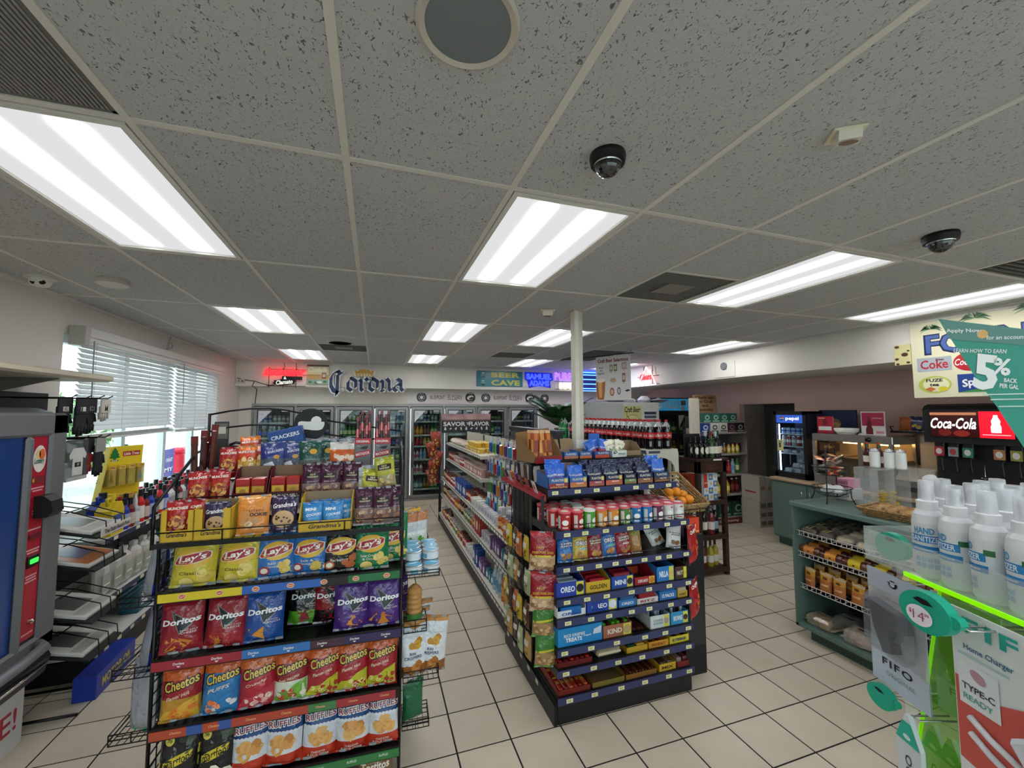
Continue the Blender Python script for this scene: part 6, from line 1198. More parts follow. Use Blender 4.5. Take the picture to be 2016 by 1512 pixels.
# ---- cartons and trays: (shelf z, x0, x1, height, front height, colour, inner, text, text colour, contents)
def tray_item(z,x0,x1,h,hf,col,txt,tc,label,cat='carton',d=0.30,inner='#6a5a48',y=2.325,logo=None,back=None,name='snack_carton',flaps=False,sidef=None):
    w = x1-x0-0.004; mb = open_tray(w,d,h,hf,col,inner,back=back,sidef=sidef)
    if txt: mb.text(txt,0.0 if not logo else -w*0.1,hf*0.5,w*(0.7 if not logo else 0.5),FY(-0.0012),ink(tc),h=min(hf*0.4,w*0.28),bold=0.03)
    if logo: mb.disc(w*0.33,hf*0.5,min(hf*0.38,w*0.13),min(hf*0.38,w*0.13),FY(-0.0012),ink(logo),14,1); mb.quadgrid(w*0.2,w*0.46,0.004,hf-0.004,FY(-0.0008),ink('#d8cf4a'))
    return ob(name,mb,None,label,cat,loc=((x0+x1)/2,y,z),rot=rr_.uniform(-.01,.01))
def fill(z,x0,x1,n,rows,cols,label,group,w,h,d=0.02,y0=2.345,dy=0.05,bars=False,cat='pack',name='snack_pack',flat=False,txt=None,tc='#f0ece4',lean=0):
    """identical packs standing (or lying) in a tray"""
    for c_i,col in enumerate(cols):
        mb = MB()
        if flat: mb.box(-w/2,w/2,-h/2,h/2,0,d,C(col,0.25,bump=(40,0.25,0.01)),bev=min(0.006,d*0.4)); (txt and mb.text(txt,0,0,w*0.75,FZ(d+0.0006),ink(tc),h=h*0.25)); mb.quadgrid(-w*0.45,w*0.45,h*0.3,h*0.42,FZ(d+0.0006),ink(tc))
        else: mb.box(-w/2,w/2,-d/2,d/2,0,h,C(col,0.25,bump=(40,0.25,0.01)),bev=min(0.005,d*0.4)); (txt and mb.text(txt,0,h*0.75,w*0.8,FY(-d/2-0.0006),ink(tc),h=h*0.15))
        cols[c_i] = (mb.mesh(name))
    for j in range(rows):
        for k in range(n):
            x = x0+(x1-x0)*(k+0.5)/n; me = cols[(k+j) % len(cols)]
            ob(name,me,None,label,cat,group,loc=(x+rr_.uniform(-.002,.002),y0+dy*j,z),rot=(radians(lean),0,rr_.uniform(-.06,.06)))
z = 0.7165
tray_item(z,1.05,1.245,0.125,0.085,'#2340a0','OREO','#eef0f4','blue sandwich cookie carton with a yellow corner',logo='#16161a'); fill(z+0.004,1.075,1.195,1,4,['#9aa4b4'],'silver cookie sleeve lying in the blue carton','silver sleeves in the blue carton',0.12,0.085,0.035,flat=False,dy=0.055,name='cookie_sleeve')
tray_item(z,1.25,1.425,0.11,0.065,'#d0a82c','GOLDEN','#4a3208','yellow cookie carton with a red sleeve inside',back=0.13); fill(z+0.004,1.27,1.40,1,4,['#a3202c'],'red cookie sleeve in the yellow carton','red sleeves in the yellow carton',0.11,0.075,0.035,dy=0.055,name='cookie_sleeve',txt='OREO')
tray_item(z,1.43,1.595,0.12,0.075,'#274a9a','MINI','#e6ecf6','blue and red cookie carton between yellow and red ones',logo='#20201f'); fill(z+0.004,1.445,1.58,1,4,['#7a1c28'],'dark red pack in the blue and red carton','dark red packs in the blue and red carton',0.12,0.09,0.035,dy=0.06)
tray_item(z,1.60,1.76,0.13,0.05,'#a3222a','CHIPS AHOY','#f0e2d6','nearly empty red cookie carton',logo='#d07a2a',inner='#4a3428'); fill(z+0.004,1.61,1.75,1,1,['#b8462a'],'last red cookie pack in the nearly empty carton','last packs in the red carton',0.12,0.05,0.03,y0=2.5)
tray_item(z,1.77,1.91,0.12,0.095,'#2a78bc','NILLA','#f0f4f8','blue wafer carton with a pale green edge',logo='#e0b060'); tray_item(z,1.915,2.015,0.125,0.08,'#4a3026','NUT','#e9dcc8','dark brown cookie carton at the shelf end',logo='#d8c02c')
z = 0.5965
tray_item(z,1.055,1.25,0.10,0.04,'#dfe2e6','OREO','#1f4a9a','white and blue snack tray at the shelf end',back=0.115,sidef=0.06); fill(z+0.004,1.07,1.235,1,4,['#1f6ab4'],'blue snack pack lying in the white tray','blue packs in the white tray',0.14,0.055,0.04,dy=0.06)
tray_item(z,1.255,1.475,0.095,0.07,'#2446a8','OREO','#e9ecf4','wide blue cookie tray with a twelve pack mark',logo='#e9ecf2'); fill(z+0.004,1.28,1.45,1,3,['#1f3f96'],'blue cookie pack in the wide blue tray','blue packs in the wide blue tray',0.15,0.075,0.04,dy=0.07)
tray_item(z,1.48,1.61,0.09,0.045,'#2f74b0','OREO','#dfe8f2','light blue cookie tray beside the red one'); fill(z+0.004,1.49,1.60,1,4,['#1f5590'],'dark blue pack in the light blue tray','dark blue packs in the light blue tray',0.10,0.065,0.035,dy=0.06)
tray_item(z,1.615,1.78,0.09,0.035,'#d6d2cf','RITZ','#a3202c','white tray of red cracker packs'); fill(z+0.004,1.625,1.77,1,4,['#8c1820'],'dark red cracker pack in the white tray','red cracker packs in the white tray',0.13,0.07,0.035,dy=0.06)
tray_item(z,1.785,1.925,0.095,0.055,'#2a70b0','12 PACKS','#f0f2f4','blue tray with a white twelve packs band'); fill(z+0.004,1.79,1.92,1,4,['#1f5f9c'],'blue snack pack behind the twelve packs band','blue packs in the banded tray',0.12,0.075,0.035,dy=0.06)
tray_item(z,1.93,2.015,0.075,0.04,'#c9a23a','HONEY','#5a3a10','gold snack tray at the shelf corner'); fill(z+0.004,1.935,2.01,1,3,['#b8a684'],'pale snack pack in the gold tray','pale packs in the gold tray',0.07,0.06,0.035,dy=0.06)
z = 0.4285
mb = MB(); w = 0.30; mb.box(-w/2,w/2,0,0.30,0,0.105,card('#1f86c4'),bev=0.002); mb.text('RICE KRISPIES',-0.04,0.06,0.14,FY(-0.0012),ink('#e9eef4'),h=0.018); mb.text('TREATS',-0.045,0.035,0.11,FY(-0.0012),ink('#eef2f6'),h=0.024,bold=0.04); mb.text('original',0.045,0.045,0.05,FY(-0.0012),ink('#eef2f6'),h=0.012)
for q in range(4): mb.flat([(0.085+0.014*q,0.045),(0.097+0.014*q,0.045),(0.105+0.013*q,0.075+0.004*q),(0.093+0.013*q,0.075+0.004*q)],FY(-0.0012),ink('#d9dde2'))
mb.quadgrid(-0.02,0.07,0.06,0.2,FZ(0.1062),ink('#8c7a66')); ob('cereal_bar_box',mb,None,'big bright blue cereal treat box at the shelf end','carton',loc=(1.21,2.325,z))
tray_item(z,1.365,1.575,0.085,0.075,'#a3644c','KIND','#e9dccb','reddish brown bar tray with green wrappers',logo='#b5a064'); fill(z+0.055,1.375,1.565,6,1,['#5cae2e','#4a1c18','#5cae2e'],'green or brown wrapped bar standing in the reddish tray','wrapped bars in the reddish tray',0.028,0.14,0.02,y0=2.42,flat=True,name='snack_bar')
fill(z,1.585,1.70,5,1,['#3a1c16','#2c1512','#4a2419'],'dark chocolate bar lying loose on the shelf','loose dark bars on the end display',0.022,0.16,0.02,y0=2.42,flat=True,name='snack_bar',cat='bar')
tray_item(z,1.71,1.865,0.085,0.08,'#cfd3d2','COOKIE\nDOUGH','#6a7a86','white and blue bar box holding silver wrappers',logo='#a89a90'); fill(z+0.03,1.72,1.855,5,1,['#8f9aa4','#3a4a5c','#b5bcc2'],'silver wrapped bar standing in the white box','silver bars in the white box',0.02,0.085,0.10,y0=2.42,name='snack_bar')
tray_item(z,1.87,2.015,0.085,0.08,'#3a94c0','BROWNIE','#eef2f4','blue bar box with a white logo at the shelf end',logo='#4a2c1e'); fill(z+0.03,1.88,2.005,5,1,['#3a2018','#c9ccd0','#2a2f3a'],'dark wrapped bar standing in the blue box','dark bars in the blue box',0.02,0.085,0.10,y0=2.42,name='snack_bar')
z = 0.3115
tray_item(z,1.055,1.29,0.055,0.03,'#6a1a18','','#e6b060','shallow maroon candy tray full of red bars'); fill(z+0.004,1.065,1.28,6,2,['#8c1a1a','#701416','#a8321f'],'red wrapped candy bar in the maroon tray','red bars in the maroon tray',0.03,0.12,0.03,y0=2.395,dy=0.13,flat=True,name='candy_bar',cat='candy bar',txt='BAR',tc='#e0a838')
mb = MB(); mb.box(-0.085,0.085,-0.05,0.05,0,0.05,hazy('#c9b49a',0.75),bev=0.015); mb.box(-0.08,0.08,-0.045,0.045,0.004,0.04,C('#3c2340',0.4),bev=0.01); mb.quadgrid(-0.08,0.08,0.018,0.032,FY(-0.0515),ink('#d8c9a8')); ob('cake_pack',mb,None,'clear wrapped cake pack with a dark band','cake pack',loc=(1.415,2.385,z))
tray_item(z,1.53,1.69,0.055,0.035,'#c49a2a','','#fff','gold tray of green-striped packs'); fill(z+0.004,1.54,1.68,2,2,['#1f4a35','#d0a83a'],'green and gold pack in the gold tray','green packs in the gold tray',0.06,0.11,0.035,y0=2.39,dy=0.13,flat=True,tc='#d8cfa0')
tray_item(z,1.695,1.85,0.06,0.04,'#d0942a','PAYDAY','#7a1c14','orange candy tray beside the yellow one'); fill(z+0.004,1.705,1.84,4,2,['#8c2a1c','#c0742a'],'red and orange candy bar in the orange tray','bars in the orange tray',0.028,0.12,0.03,y0=2.395,dy=0.13,flat=True,name='candy_bar',cat='candy bar')
tray_item(z,1.855,2.015,0.06,0.045,'#d6bf2e','BUTTERFINGER','#2a3a6a','bright yellow candy tray at the shelf end'); fill(z+0.004,1.865,2.005,4,2,['#d9c43a','#3a2a1e'],'yellow candy bar in the bright yellow tray','bars in the bright yellow tray',0.028,0.12,0.035,y0=2.395,dy=0.13,flat=True,name='candy_bar',cat='candy bar')
z = 0.1545
tray_item(z,1.055,1.275,0.05,0.03,'#7a2218','','#fff','shallow red candy tray on the lowest shelf'); fill(z+0.004,1.065,1.265,6,2,['#a82a1a','#8c1c18','#c0582a'],'orange-red candy bar in the lowest red tray','bars in the lowest red tray',0.028,0.12,0.03,y0=2.395,dy=0.13,flat=True,name='candy_bar',cat='candy bar',txt='BAR',tc='#e8b848')
tray_item(z,1.285,1.515,0.04,0.03,'#7a6a2a','','#fff','empty brown cardboard candy tray',inner='#7a6444')
tray_item(z,1.52,1.755,0.05,0.03,'#8a5a1c','','#fff','brown candy tray of thin dark bars'); fill(z+0.004,1.53,1.745,9,2,['#4a2216','#6a3a1c'],'thin dark candy bar in the brown tray','thin bars in the brown tray',0.019,0.12,0.03,y0=2.395,dy=0.13,flat=True,name='candy_bar',cat='candy bar',tc='#c98a2a')
tray_item(z,1.77,1.905,0.06,0.045,'#c9a22c','MIX','#4a2a10','yellow candy tray with brown wrappers on the lowest shelf'); fill(z+0.004,1.78,1.895,2,3,['#4a3426','#6a5442'],'brown clear candy pack in the yellow tray','brown packs in the yellow tray',0.05,0.075,0.045,y0=2.37,dy=0.08,flat=True)
tray_item(z,1.91,2.01,0.06,0.035,'#7a1f1f','','#fff','small red candy tray at the lowest corner'); fill(z+0.004,1.915,2.005,2,3,['#8f7a74','#5a2a28'],'silver and red candy pouch in the corner tray','pouches in the corner tray',0.04,0.07,0.05,y0=2.37,dy=0.08,flat=True)
# ---- nut boxes on the set-back shelf
def nutbag(c,c2,seed): return Bag(0.075,0.13,0.035,[(0,c2),(0.4,c)],[('text','PLANTERS',0,0.5,0.8,0.09,'#d8d4c8'),('quad',-0.3,0.3,0.15,0.35,c2)],seed=seed,nu=8,nv=10,back=c).mesh('nut_packet')
NB = [nutbag('#1f5cc4','#a3282c',91),nutbag('#1f5cc4','#c0682a',92),nutbag('#1a2248','#b0485a',93),nutbag('#1a2248','#a83a4c',94),nutbag('#182040','#6a8a4a',95),nutbag('#151d40','#8a5a34',96),nutbag('#2a62c0','#5a3a2a',97)]
z = 1.3365
NX = [(1.055,1.20,'#2f5fa0','#8c2430','blue and red peanut box'),(1.205,1.335,'#2f62a4','#c0682c','blue and orange peanut box'),(1.345,1.465,'#182044','#a8404c','navy peanut box with a red label'),(1.47,1.605,'#182044','#c0583c','navy peanut box with an orange label'),(1.615,1.715,'#161d3e','#6f8a4c','navy pistachio box'),(1.72,1.85,'#16204a','#8a5a38','navy almond box'),(1.855,1.99,'#23365c','#5a4034','slate blue nut box at the shelf end')]
for k,(x0,x1,c,c2,lb) in enumerate(NX):
    w = x1-x0-0.004; mb = open_tray(w,0.20,0.10,0.072,c,'#7a6a5a',back=0.14 if k in (1,5) else 0.10); f_ = FY(-0.0012)
    mb.quadgrid(-w*0.48,w*0.48,0.004,0.036,f_,ink(c2)); mb.text('PLANTERS',0.0,0.055,w*0.66,FY(-0.0014),ink('#d6d2c4'),h=0.016,bold=0.02); mb.text('PEANUTS' if k < 4 else 'NUTS',0.01,0.028,w*0.4,FY(-0.002),ink('#efe2d2'),h=0.010)
    for q in range(7): mb.disc(-w*0.36+w*0.12*q,0.011+0.003*(q % 2),0.008,0.006,FY(-0.002),ink('#b98a52' if k < 2 else '#a06a44'),8,1)
    if k < 4: mb.quadgrid(w*0.30,w*0.46,0.04,0.066,FY(-0.0018),ink('#d8c05a'))
    ob('nut_box',mb,None,lb+' on the set-back top shelf','nut box',loc=((x0+x1)/2,2.44,z))
    for q in range(4 if k != 1 else 2):
        ob('nut_packet',NB[k],None,('bright blue','bright blue and orange','navy and pink','navy and red','navy and green','dark navy','cobalt blue')[k]+' nut packet standing in its box','nut packet','nut packets standing in boxes',loc=((x0+x1)/2-0.028+0.05*(q % 2)+rr_.uniform(-.008,.008),2.475+0.06*(q//2),z+0.012+0.02*(q//2)),rot=(radians(-6),radians(rr_.uniform(-9,9)),rr_.uniform(-.15,.15)),scale=1.12 if k in (0,6) else 1.0)
# ---- top step
mb = MB(); mb.box(E_(EX0)+0.06,E_(EX1)-0.02,0.36,0.70,1.475,1.49,BLK2); mb.box(E_(EX0)+0.06,E_(EX1)-0.02,0.36,0.37,1.44,1.475,BLK2); ob('top_shelf',mb,ec)
z = 1.4905
for i,(x0,x1,c2,lb) in enumerate(((1.29,1.41,'#a86a44','small blue and tan peanut box on the top step'),(1.415,1.52,'#c0683c','small blue and orange peanut box on the top step'))):
    w = x1-x0-0.004; mb = open_tray(w,0.14,0.06,0.05,'#2f62a4','#8a775e',back=0.06); mb.quadgrid(-w*0.48,w*0.48,0.002,0.022,FY(-0.0012),ink(c2)); mb.text('PLANTERS',0,0.035,w*0.7,FY(-0.0014),ink('#d6d2c4'),h=0.014); ob('nut_box',mb,None,lb,'nut box',loc=((x0+x1)/2,2.70,z))
mb = MB(); FLP = C('#8d7558',0.7)
for q in range(2):
    x0 = -0.125+0.125*q; mb.add([(x0,0.12,0.0),(x0+0.12,0.12,0.0),(x0+0.115,0.17,0.12),(x0+0.01,0.17,0.125),(x0,0.124,0.0),(x0+0.12,0.124,0.0),(x0+0.115,0.174,0.12),(x0+0.01,0.174,0.125)],[(0,1,2,3),(7,6,5,4),(0,4,5,1),(1,5,6,2),(2,6,7,3),(3,7,4,0)],FLP)
mb.box(-0.125,0.12,0.0,0.124,0.0,0.004,FLP); ob('cardboard_flap',mb,None,'opened brown cardboard flaps standing on the top step','cardboard',loc=(1.405,2.86,z+0.0))
mb = open_tray(0.13,0.16,0.055,0.05,'#2a4a90','#8a775e',back=0.05); mb.quadgrid(-0.06,0.06,0.002,0.024,FY(-0.0012),ink('#b8442c')); mb.text('PLANTERS',0.01,0.036,0.09,FY(-0.0014),ink('#d6d2c4'),h=0.014); ob('nut_box',mb,None,'blue and red peanut box with leaning packets on the top step','nut box',loc=(1.60,2.69,z))
for k,(dx,dy,a) in enumerate(((-0.035,0.05,-25),(0.03,0.06,12),(0.0,0.10,-6))): ob('nut_packet',NB[0],None,'blue peanut packet leaning in the top step box','nut packet','packets in the top step box',loc=(1.60+dx,2.69+dy,z+0.006),rot=(radians(-6),radians(a),0.0))
mb = open_tray(0.13,0.16,0.055,0.05,'#d5d9d2','#b9b5a8',back=0.06)
for q in range(5): mb.disc(-0.045+0.011*(q % 3),0.03+0.009*(q//2),0.006,0.005,FY(-0.0012),ink('#1f3a2c'),8,1)
mb.text('PISTACHIOS',0.02,0.025,0.06,FY(-0.0012),ink('#2f7a52'),h=0.014); ob('nut_box',mb,None,'white pistachio box with crumpled pale bags','nut box',loc=(1.745,2.69,z))
PST = Bag(0.085,0.12,0.04,[(0,'#c9ccb8'),(0.4,'#dcd6c4')],[('chips',0,0.35,0.3,0.15,8,['#5a7a4a','#8a9a6a'],0.09),('text','pistachio',0,0.7,0.6,0.07,'#6a5a48')],seed=98,nu=8,nv=10,back='#cfcabb').mesh('nut_packet')
for dx,dy,a in ((-0.035,0.05,-14),(0.03,0.06,12),(0.0,0.11,4),(0.045,0.10,28)): ob('nut_packet',PST,None,'crumpled cream pistachio bag in the white box','nut packet','pistachio bags in the white box',loc=(1.745+dx,2.69+dy,z+0.006),rot=(radians(-8),radians(a),0.1))
mb = MB(); mb.box(-0.045,0.045,-0.012,0.012,0.0,0.17,card('#2a62b4'),bev=0.002); ob('blue_card',mb,None,'upright blue card behind the leaning peanut packets','card',loc=(1.635,2.875,z),rot=0.1)
mb = MB(); mb.box(-0.075,0.075,-0.004,0.004,0,0.12,C('#d9d8d3',0.5),bev=0.001); ob('white_card',mb,None,'plain white card standing between cardboard flaps and blue card','card',loc=(1.575,2.905,z),rot=-0.1)
mb = open_tray(0.16,0.14,0.10,0.04,'#8d7558','#7a6448',back=0.11); ob('open_carton',mb,None,'open plain brown carton at the back of the top step','carton',loc=(1.90,2.75,z))
# brown carton of hot sausage packs at the corner
t = thing('sausage_carton','large slanted brown carton holding orange meat snack packs','carton',(1.165,2.72,1.475),rot=radians(10))
mb = MB(); mb.add([(-0.12,-0.02,0),(0.10,-0.02,0),(0.10,0.22,0),(-0.12,0.22,0),(-0.12,-0.05,0.05),(0.10,-0.05,0.05),(0.17,0.24,0.23),(-0.12,0.24,0.2)],[(0,3,2,1),(0,1,5,4),(1,2,6,5),(3,0,4,7),(2,3,7,6)],C('#86663f',0.7)); ob('box',mb,t)
mb = MB(); mb.add([(0.1005,-0.021,0.0),(0.1015,0.22,0.0),(0.172,0.24,0.23)],[(0,1,2)],C('#b8862c',0.5)); mb.box(-0.12,0.10,-0.052,-0.046,0.0,0.045,C('#8f1f24',0.4)); ob('printed_side',mb,t)
for k in range(9):
    mb = MB(); h = 0.20; mb.box(-0.017,0.017,-0.006,0.006,0,h,C(('#b5642c','#9c4a24','#c98a4a')[k % 3],0.25),bev=0.005); mb.box(-0.018,0.018,-0.003,0.003,h,h+0.02,C('#c9a27a',0.3)); mb.quadgrid(-0.013,0.013,0.06,0.15,FY(-0.0068),ink(('#7a2c1c','#d0a050','#8c3a20')[k % 3])); ob('sausage_pack',mb,None,'tall orange meat snack pack standing in the slanted carton','snack pack','meat snack packs in the slanted carton',loc=(1.09+0.04*(k % 4),2.745+0.055*(k//4),1.478),rot=(radians(-8),radians(rr_.uniform(-6,8)),rr_.uniform(-.3,.3)))
# ------------------------------------------------------------------ left side of the end display: clip strips and pegs
RIND = Bag(0.165,0.235,0.06,[(0,'#8f1a20'),(0.05,hazy('#c9a884',0.9)),(0.40,'#8c1620'),(0.9,'#a3202a')],[('quad',-0.46,0.46,0.38,0.43,'#d0b83a'),('text','FRIED PORK SKINS',0,0.48,0.8,0.06,'#d8a83a',dict(bold=0.02,arc=0.4)),('chips',0,0.2,0.38,0.13,26,['#c9a47a','#a87c54','#dcc09a','#8f6240'],0.10),('text','HOT',-0.1,0.62,0.3,0.06,'#d8a83a')],seed=101).mesh('pork_rind_bag')
GRN = Bag(0.135,0.21,0.05,[(0,'#5a9a3a'),(0.1,hazy('#a8845c',0.9)),(0.45,'#3f7a30'),(0.9,'#4f8f38')],[('poly',[(-0.45,0.42),(0.45,0.50),(0.45,0.56),(-0.45,0.48)],'#c9c23a'),('chips',0,0.25,0.35,0.12,22,['#b08a5a','#8a623c','#c9a878'],0.09)],seed=102).mesh('nut_bag')
t = thing('clip_strip','black hanging strip beside the end display carrying snack bags','clip strip',(1.005,2.40,0.35)); mb = MB(); mb.box(-0.01,0.01,0.012,0.02,0,0.95,BLK2); mb.rod((0.0,0.016,0.94),(0.06,0.10,0.96),0.004,WIRE); ob('strip',mb,t)
for me,x,z,rz,lb in ((RIND,0.985,0.865,-0.3,'red pork skin bag hanging uppermost on the clip strip'),(RIND,0.985,0.625,-0.25,'red pork skin bag hanging below its twin'),(GRN,0.985,0.475,-0.3,'green nut bag hanging under the pork skins'),(GRN,1.0,0.30,-0.2,'green nut bag hanging lowest on the strip')): ob(me.name.split('.')[0],me,None,lb,'snack bag','bags on the clip strip',loc=(x,2.385,z),rot=(0,radians(3),rz))
t = thing('side_peg_panel','black wire peg panel along the flank behind the end display','peg panel',(1.07,2.86,0.12))
mb = MB()
for k in range(13): z = 0.04+0.09*k; mb.rod((0,-0.02,z),(0,0.36,z),0.003,WIRE,4)
for k in range(5): y = -0.02+0.095*k; mb.rod((0,y,0.0),(0,y,1.18),0.003,WIRE,4)
mb.box(0.01,0.02,-0.02,0.36,0.0,1.18,BLK2); ob('grid',mb,t)
mb = MB(); mb.box(-0.045,-0.027,-0.55,0.40,-0.12,0.0,BLK2); ob('base_ledge',mb,t)
tg2 = MB(); tg2.box(-0.047,-0.045,-0.02,0.02,-0.035,-0.01,C('#cfcabb',0.5)); tg2 = tg2.mesh('price_tag')
for k in range(5): ob('price_tag',tg2,t,loc=(0,-0.28+0.15*k,0))
SN = [('clear bag of orange candy',hazy('#c9a05c',0.85),'#d8a23a'),('brown pretzel bag',film('#5a3424'),'#b98a4e'),('pale green gummy bag',hazy('#b8c89a',0.85),'#6aa83a'),('yellow candy box',card('#d0b02c'),'#7a5a10'),('dark trail mix bag',film('#3a2a22'),'#8a6a44'),('orange drink pouch',film('#c0662c'),'#e0a050')]
SNM = []
for i,(n_,m,c) in enumerate(SN):
    SNM.append(Bag(0.10,0.17,0.045,[(0,m),(0.6,m)],[('quad',-0.3,0.3,0.55,0.75,'#d8d2c4'),('chips',0,0.3,0.3,0.15,10,[c,'#8a5a30'],0.10)],seed=110+i,nu=8,nv=10).mesh('peg_bag'))
k = 0
for j,z in enumerate((0.16,0.36,0.58,0.80)):
    for i in range(5):
        y = 2.72+0.115*i+0.02*(j % 2); q = (i*2+j) % 6; me = SNM[q]
        ob('peg_bag',me,None,SN[q][0]+' hanging on the side peg panel','snack bag','bags on the side peg panel',loc=(1.02-0.012*(i % 2),y,z),rot=(0,radians(rr_.uniform(-3,3)),-pi/2+rr_.uniform(-.15,.15)))
t = thing('card_rail','red rail of gift cards along the flank above the peg panel','rail',(1.045,2.87,1.30)); mb = MB(); mb.prism([(0.0,-0.04),(-0.055,-0.02),(-0.05,-0.0),(0.0,0.005)],-0.42,0.38,C('#9c1c28',0.35)); ob('rail',mb,t)
for k in range(6): mb = MB(); mb.T = Matrix.Translation((-0.03,-0.33+0.13*k,0.0)) @ Matrix.Rotation(radians(-20),4,'Y'); mb.box(-0.001,0.001,-0.03,0.03,0,0.085,C(('#d6d2cc','#a3222c','#8c1c26','#b0343c','#d9d4cc','#a3222c')[k],0.4)); mb.quadgrid(-0.015,0.015,0.03,0.06,FX(-0.0018,0,0,-1),ink('#3a2a2a' if k % 3 else '#b3303a')); ob('card',mb,t)
for k in range(6): mb = MB(); mb.box(-0.03,0.03,-0.003,0.003,0,0.12,C(('#cfcac2','#3a2a24','#d9d4cb','#5a4a40','#b5aea4','#2c2320')[k],0.35),bev=0.002); ob('jerky_pouch',mb,None,('pale' if k % 2 == 0 else 'dark')+' small pouch hanging above the red card rail','pouch','pouches above the red rail',loc=(1.10,2.72+0.07*k,1.33),rot=(radians(-5),radians(-10),-1.0+rr_.uniform(-.2,.2)))
mb = MB()
for k in range(7): mb.tube([(0.08,-0.16+0.07*k,0.16),(-0.03,-0.16+0.07*k,0.155),(-0.04,-0.16+0.07*k,0.165)],0.0025,C('#b9b9b9',0.3,metal=0.9),4)
mb.box(0.08,0.09,-0.2,0.36,0.0,0.2,BLK2); ob('peg_bar',mb,t)
# ------------------------------------------------------------------ right side: fruit basket, wine carton, hanging bags
t = thing('fruit_basket','slanted wicker basket in a wire cradle on the end display side','basket',(2.19,2.60,1.10))
WK = C('#b9986a',0.7,var=(90,'#8a6a40',0.4,0.6),bump=(110,0.9,0.01)); mb = MB()
P0 = [(-0.12,-0.12,0.0),(0.12,-0.12,0.0),(0.12,0.16,0.06),(-0.12,0.16,0.06)]; P1 = [(-0.15,-0.15,0.06),(0.15,-0.15,0.06),(0.15,0.18,0.24),(-0.15,0.18,0.24)]
def lerp3(a,b,s_): return tuple(a[i]+(b[i]-a[i])*s_ for i in range(3))
for a in range(4):
    b = (a+1) % 4; n1,n2 = 14,6
    for q in range(n2):
        pts = []
        for p_ in range(n1*2+1):
            s_ = p_/(n1*2); lo = lerp3(P0[a],P0[b],s_); hi = lerp3(P1[a],P1[b],s_); v = lerp3(lo,hi,(q+0.5)/n2); nx,ny = ((0,-1),(1,0),(0,1),(-1,0))[a]; w_ = 0.003*(1 if (p_+q) % 2 else -1); pts.append((v[0]+nx*w_,v[1]+ny*w_,v[2]))
        mb.tube(pts,0.0075,WK,5)
ob('woven_side',mb,t); mb = MB(); mb.add(P0+[lerp3(p,q,0.06) for p,q in zip(P0,P1)],[(0,3,2,1),(4,5,6,7)],WK); ob('woven_floor',mb,t); mb = MB(); mb.tube(P1,0.009,WK,6,closed=True); ob('rim',mb,t)
mb = MB()
for z_ in (-0.005,0.03): mb.tube([(-0.16,-0.165,z_),(0.16,-0.165,z_),(0.16,0.05,z_+0.06),(-0.16,0.05,z_+0.06)],0.003,WIRE,5,closed=True)
for x in (-0.16,-0.05,0.05,0.16): mb.rod((x,-0.165,-0.005),(x,-0.165,0.03),0.0025,WIRE,4); mb.rod((x,-0.165,-0.005),(x,0.05,0.055),0.0025,WIRE,4)
ob('wire_cradle',mb,t)
OR = MB(); OR.lathe([(0.036*sin(pi*k/9),0.036-0.036*cos(pi*k/9)) for k in range(10)],16,C('#e08a1c',0.45,bump=(300,0.4,0.002)),cap=False); ORp = MB(); ORp.lathe([(0.004,0.070),(0.003,0.073)],8,C('#5a7a2a',0.6)); ORM = Proto('orange',[('fruit',OR),('stem',ORp)])
LM_ = MB(); LM_.lathe([(0.034*sin(pi*k/9),0.031-0.031*cos(pi*k/9)) for k in range(10)],16,C('#5c8a2c',0.4,var=(20,'#9aa83a',0.4,0.7),bump=(300,0.3,0.002)),cap=False); LMp = MB(); LMp.lathe([(0.004,0.060),(0.003,0.063)],8,C('#4a5a24',0.6)); LMM = Proto('green_orange',[('fruit',LM_),('stem',LMp)])
for i,(x,y,z) in enumerate(((2.10,2.58,1.13),(2.19,2.56,1.125),(2.27,2.575,1.13),(2.13,2.63,1.185),(2.205,2.635,1.18),(2.275,2.645,1.15))): ORM.put('orange in the wicker basket','orange',(x,y,z),rr_.uniform(0,6),'oranges in the wicker basket')
LMM.put('greenish orange at the front of the wicker basket','fruit',(2.125,2.505,1.125),0.4)
mb = MB(); mb.box(-0.075,0.075,-0.15,0.15,0,0.11,card('#d8431f'),bev=0.002); mb.text('Juda',0.0,0.055,0.08,FY(-0.1512),ink('#f0d8b0'),shear=0.3); mb.text('Juda',0.0,0.0,0.12,FZ(0.1112),ink('#f0d8b0'),shear=0.3); mb.quadgrid(-0.07,0.07,0.01,0.02,FY(-0.1512),ink('#e8a060')); mb.box(-0.0765,-0.075,-0.15,0.15,0.0,0.11,card('#7a86a8'))
ob('wine_carton',mb,None,'bright orange-red carton on the floor stack beside the end display','carton',loc=(2.165,2.60,0.955),rot=0.05)
mb = MB(); mb.box(-0.09,0.09,-0.19,0.19,0.0,0.9545,BLK2,bev=0.003); mb.quadgrid(-0.08,0.08,0.2,0.5,FY(-0.191),C('#2a2a2c',0.5)); ob('display_pedestal',mb,None,'black pedestal under the orange-red carton','pedestal',loc=(2.165,2.62,0.0))
PRB = Bag(0.15,0.25,0.05,[(0,'#b3242a'),(0.2,'#a81f26'),(0.8,'#9c1a22')],[('text','CHEW',0,0.85,0.7,0.09,'#f0e4dc',dict(bold=0.03)),('chips',0,0.4,0.3,0.2,12,['#d8642c','#e08a4a','#c23a2a'],0.12)],seed=121).mesh('snack_bag')
t = thing('clip_strip','hanging strip on the far flank of the end display with red bags','clip strip',(2.06,2.36,0.40)); mb = MB(); mb.box(-0.01,0.01,0.02,0.028,0,0.66,BLK2); mb.rod((0,0.024,0.65),(-0.05,0.06,0.66),0.004,WIRE); ob('strip',mb,t)
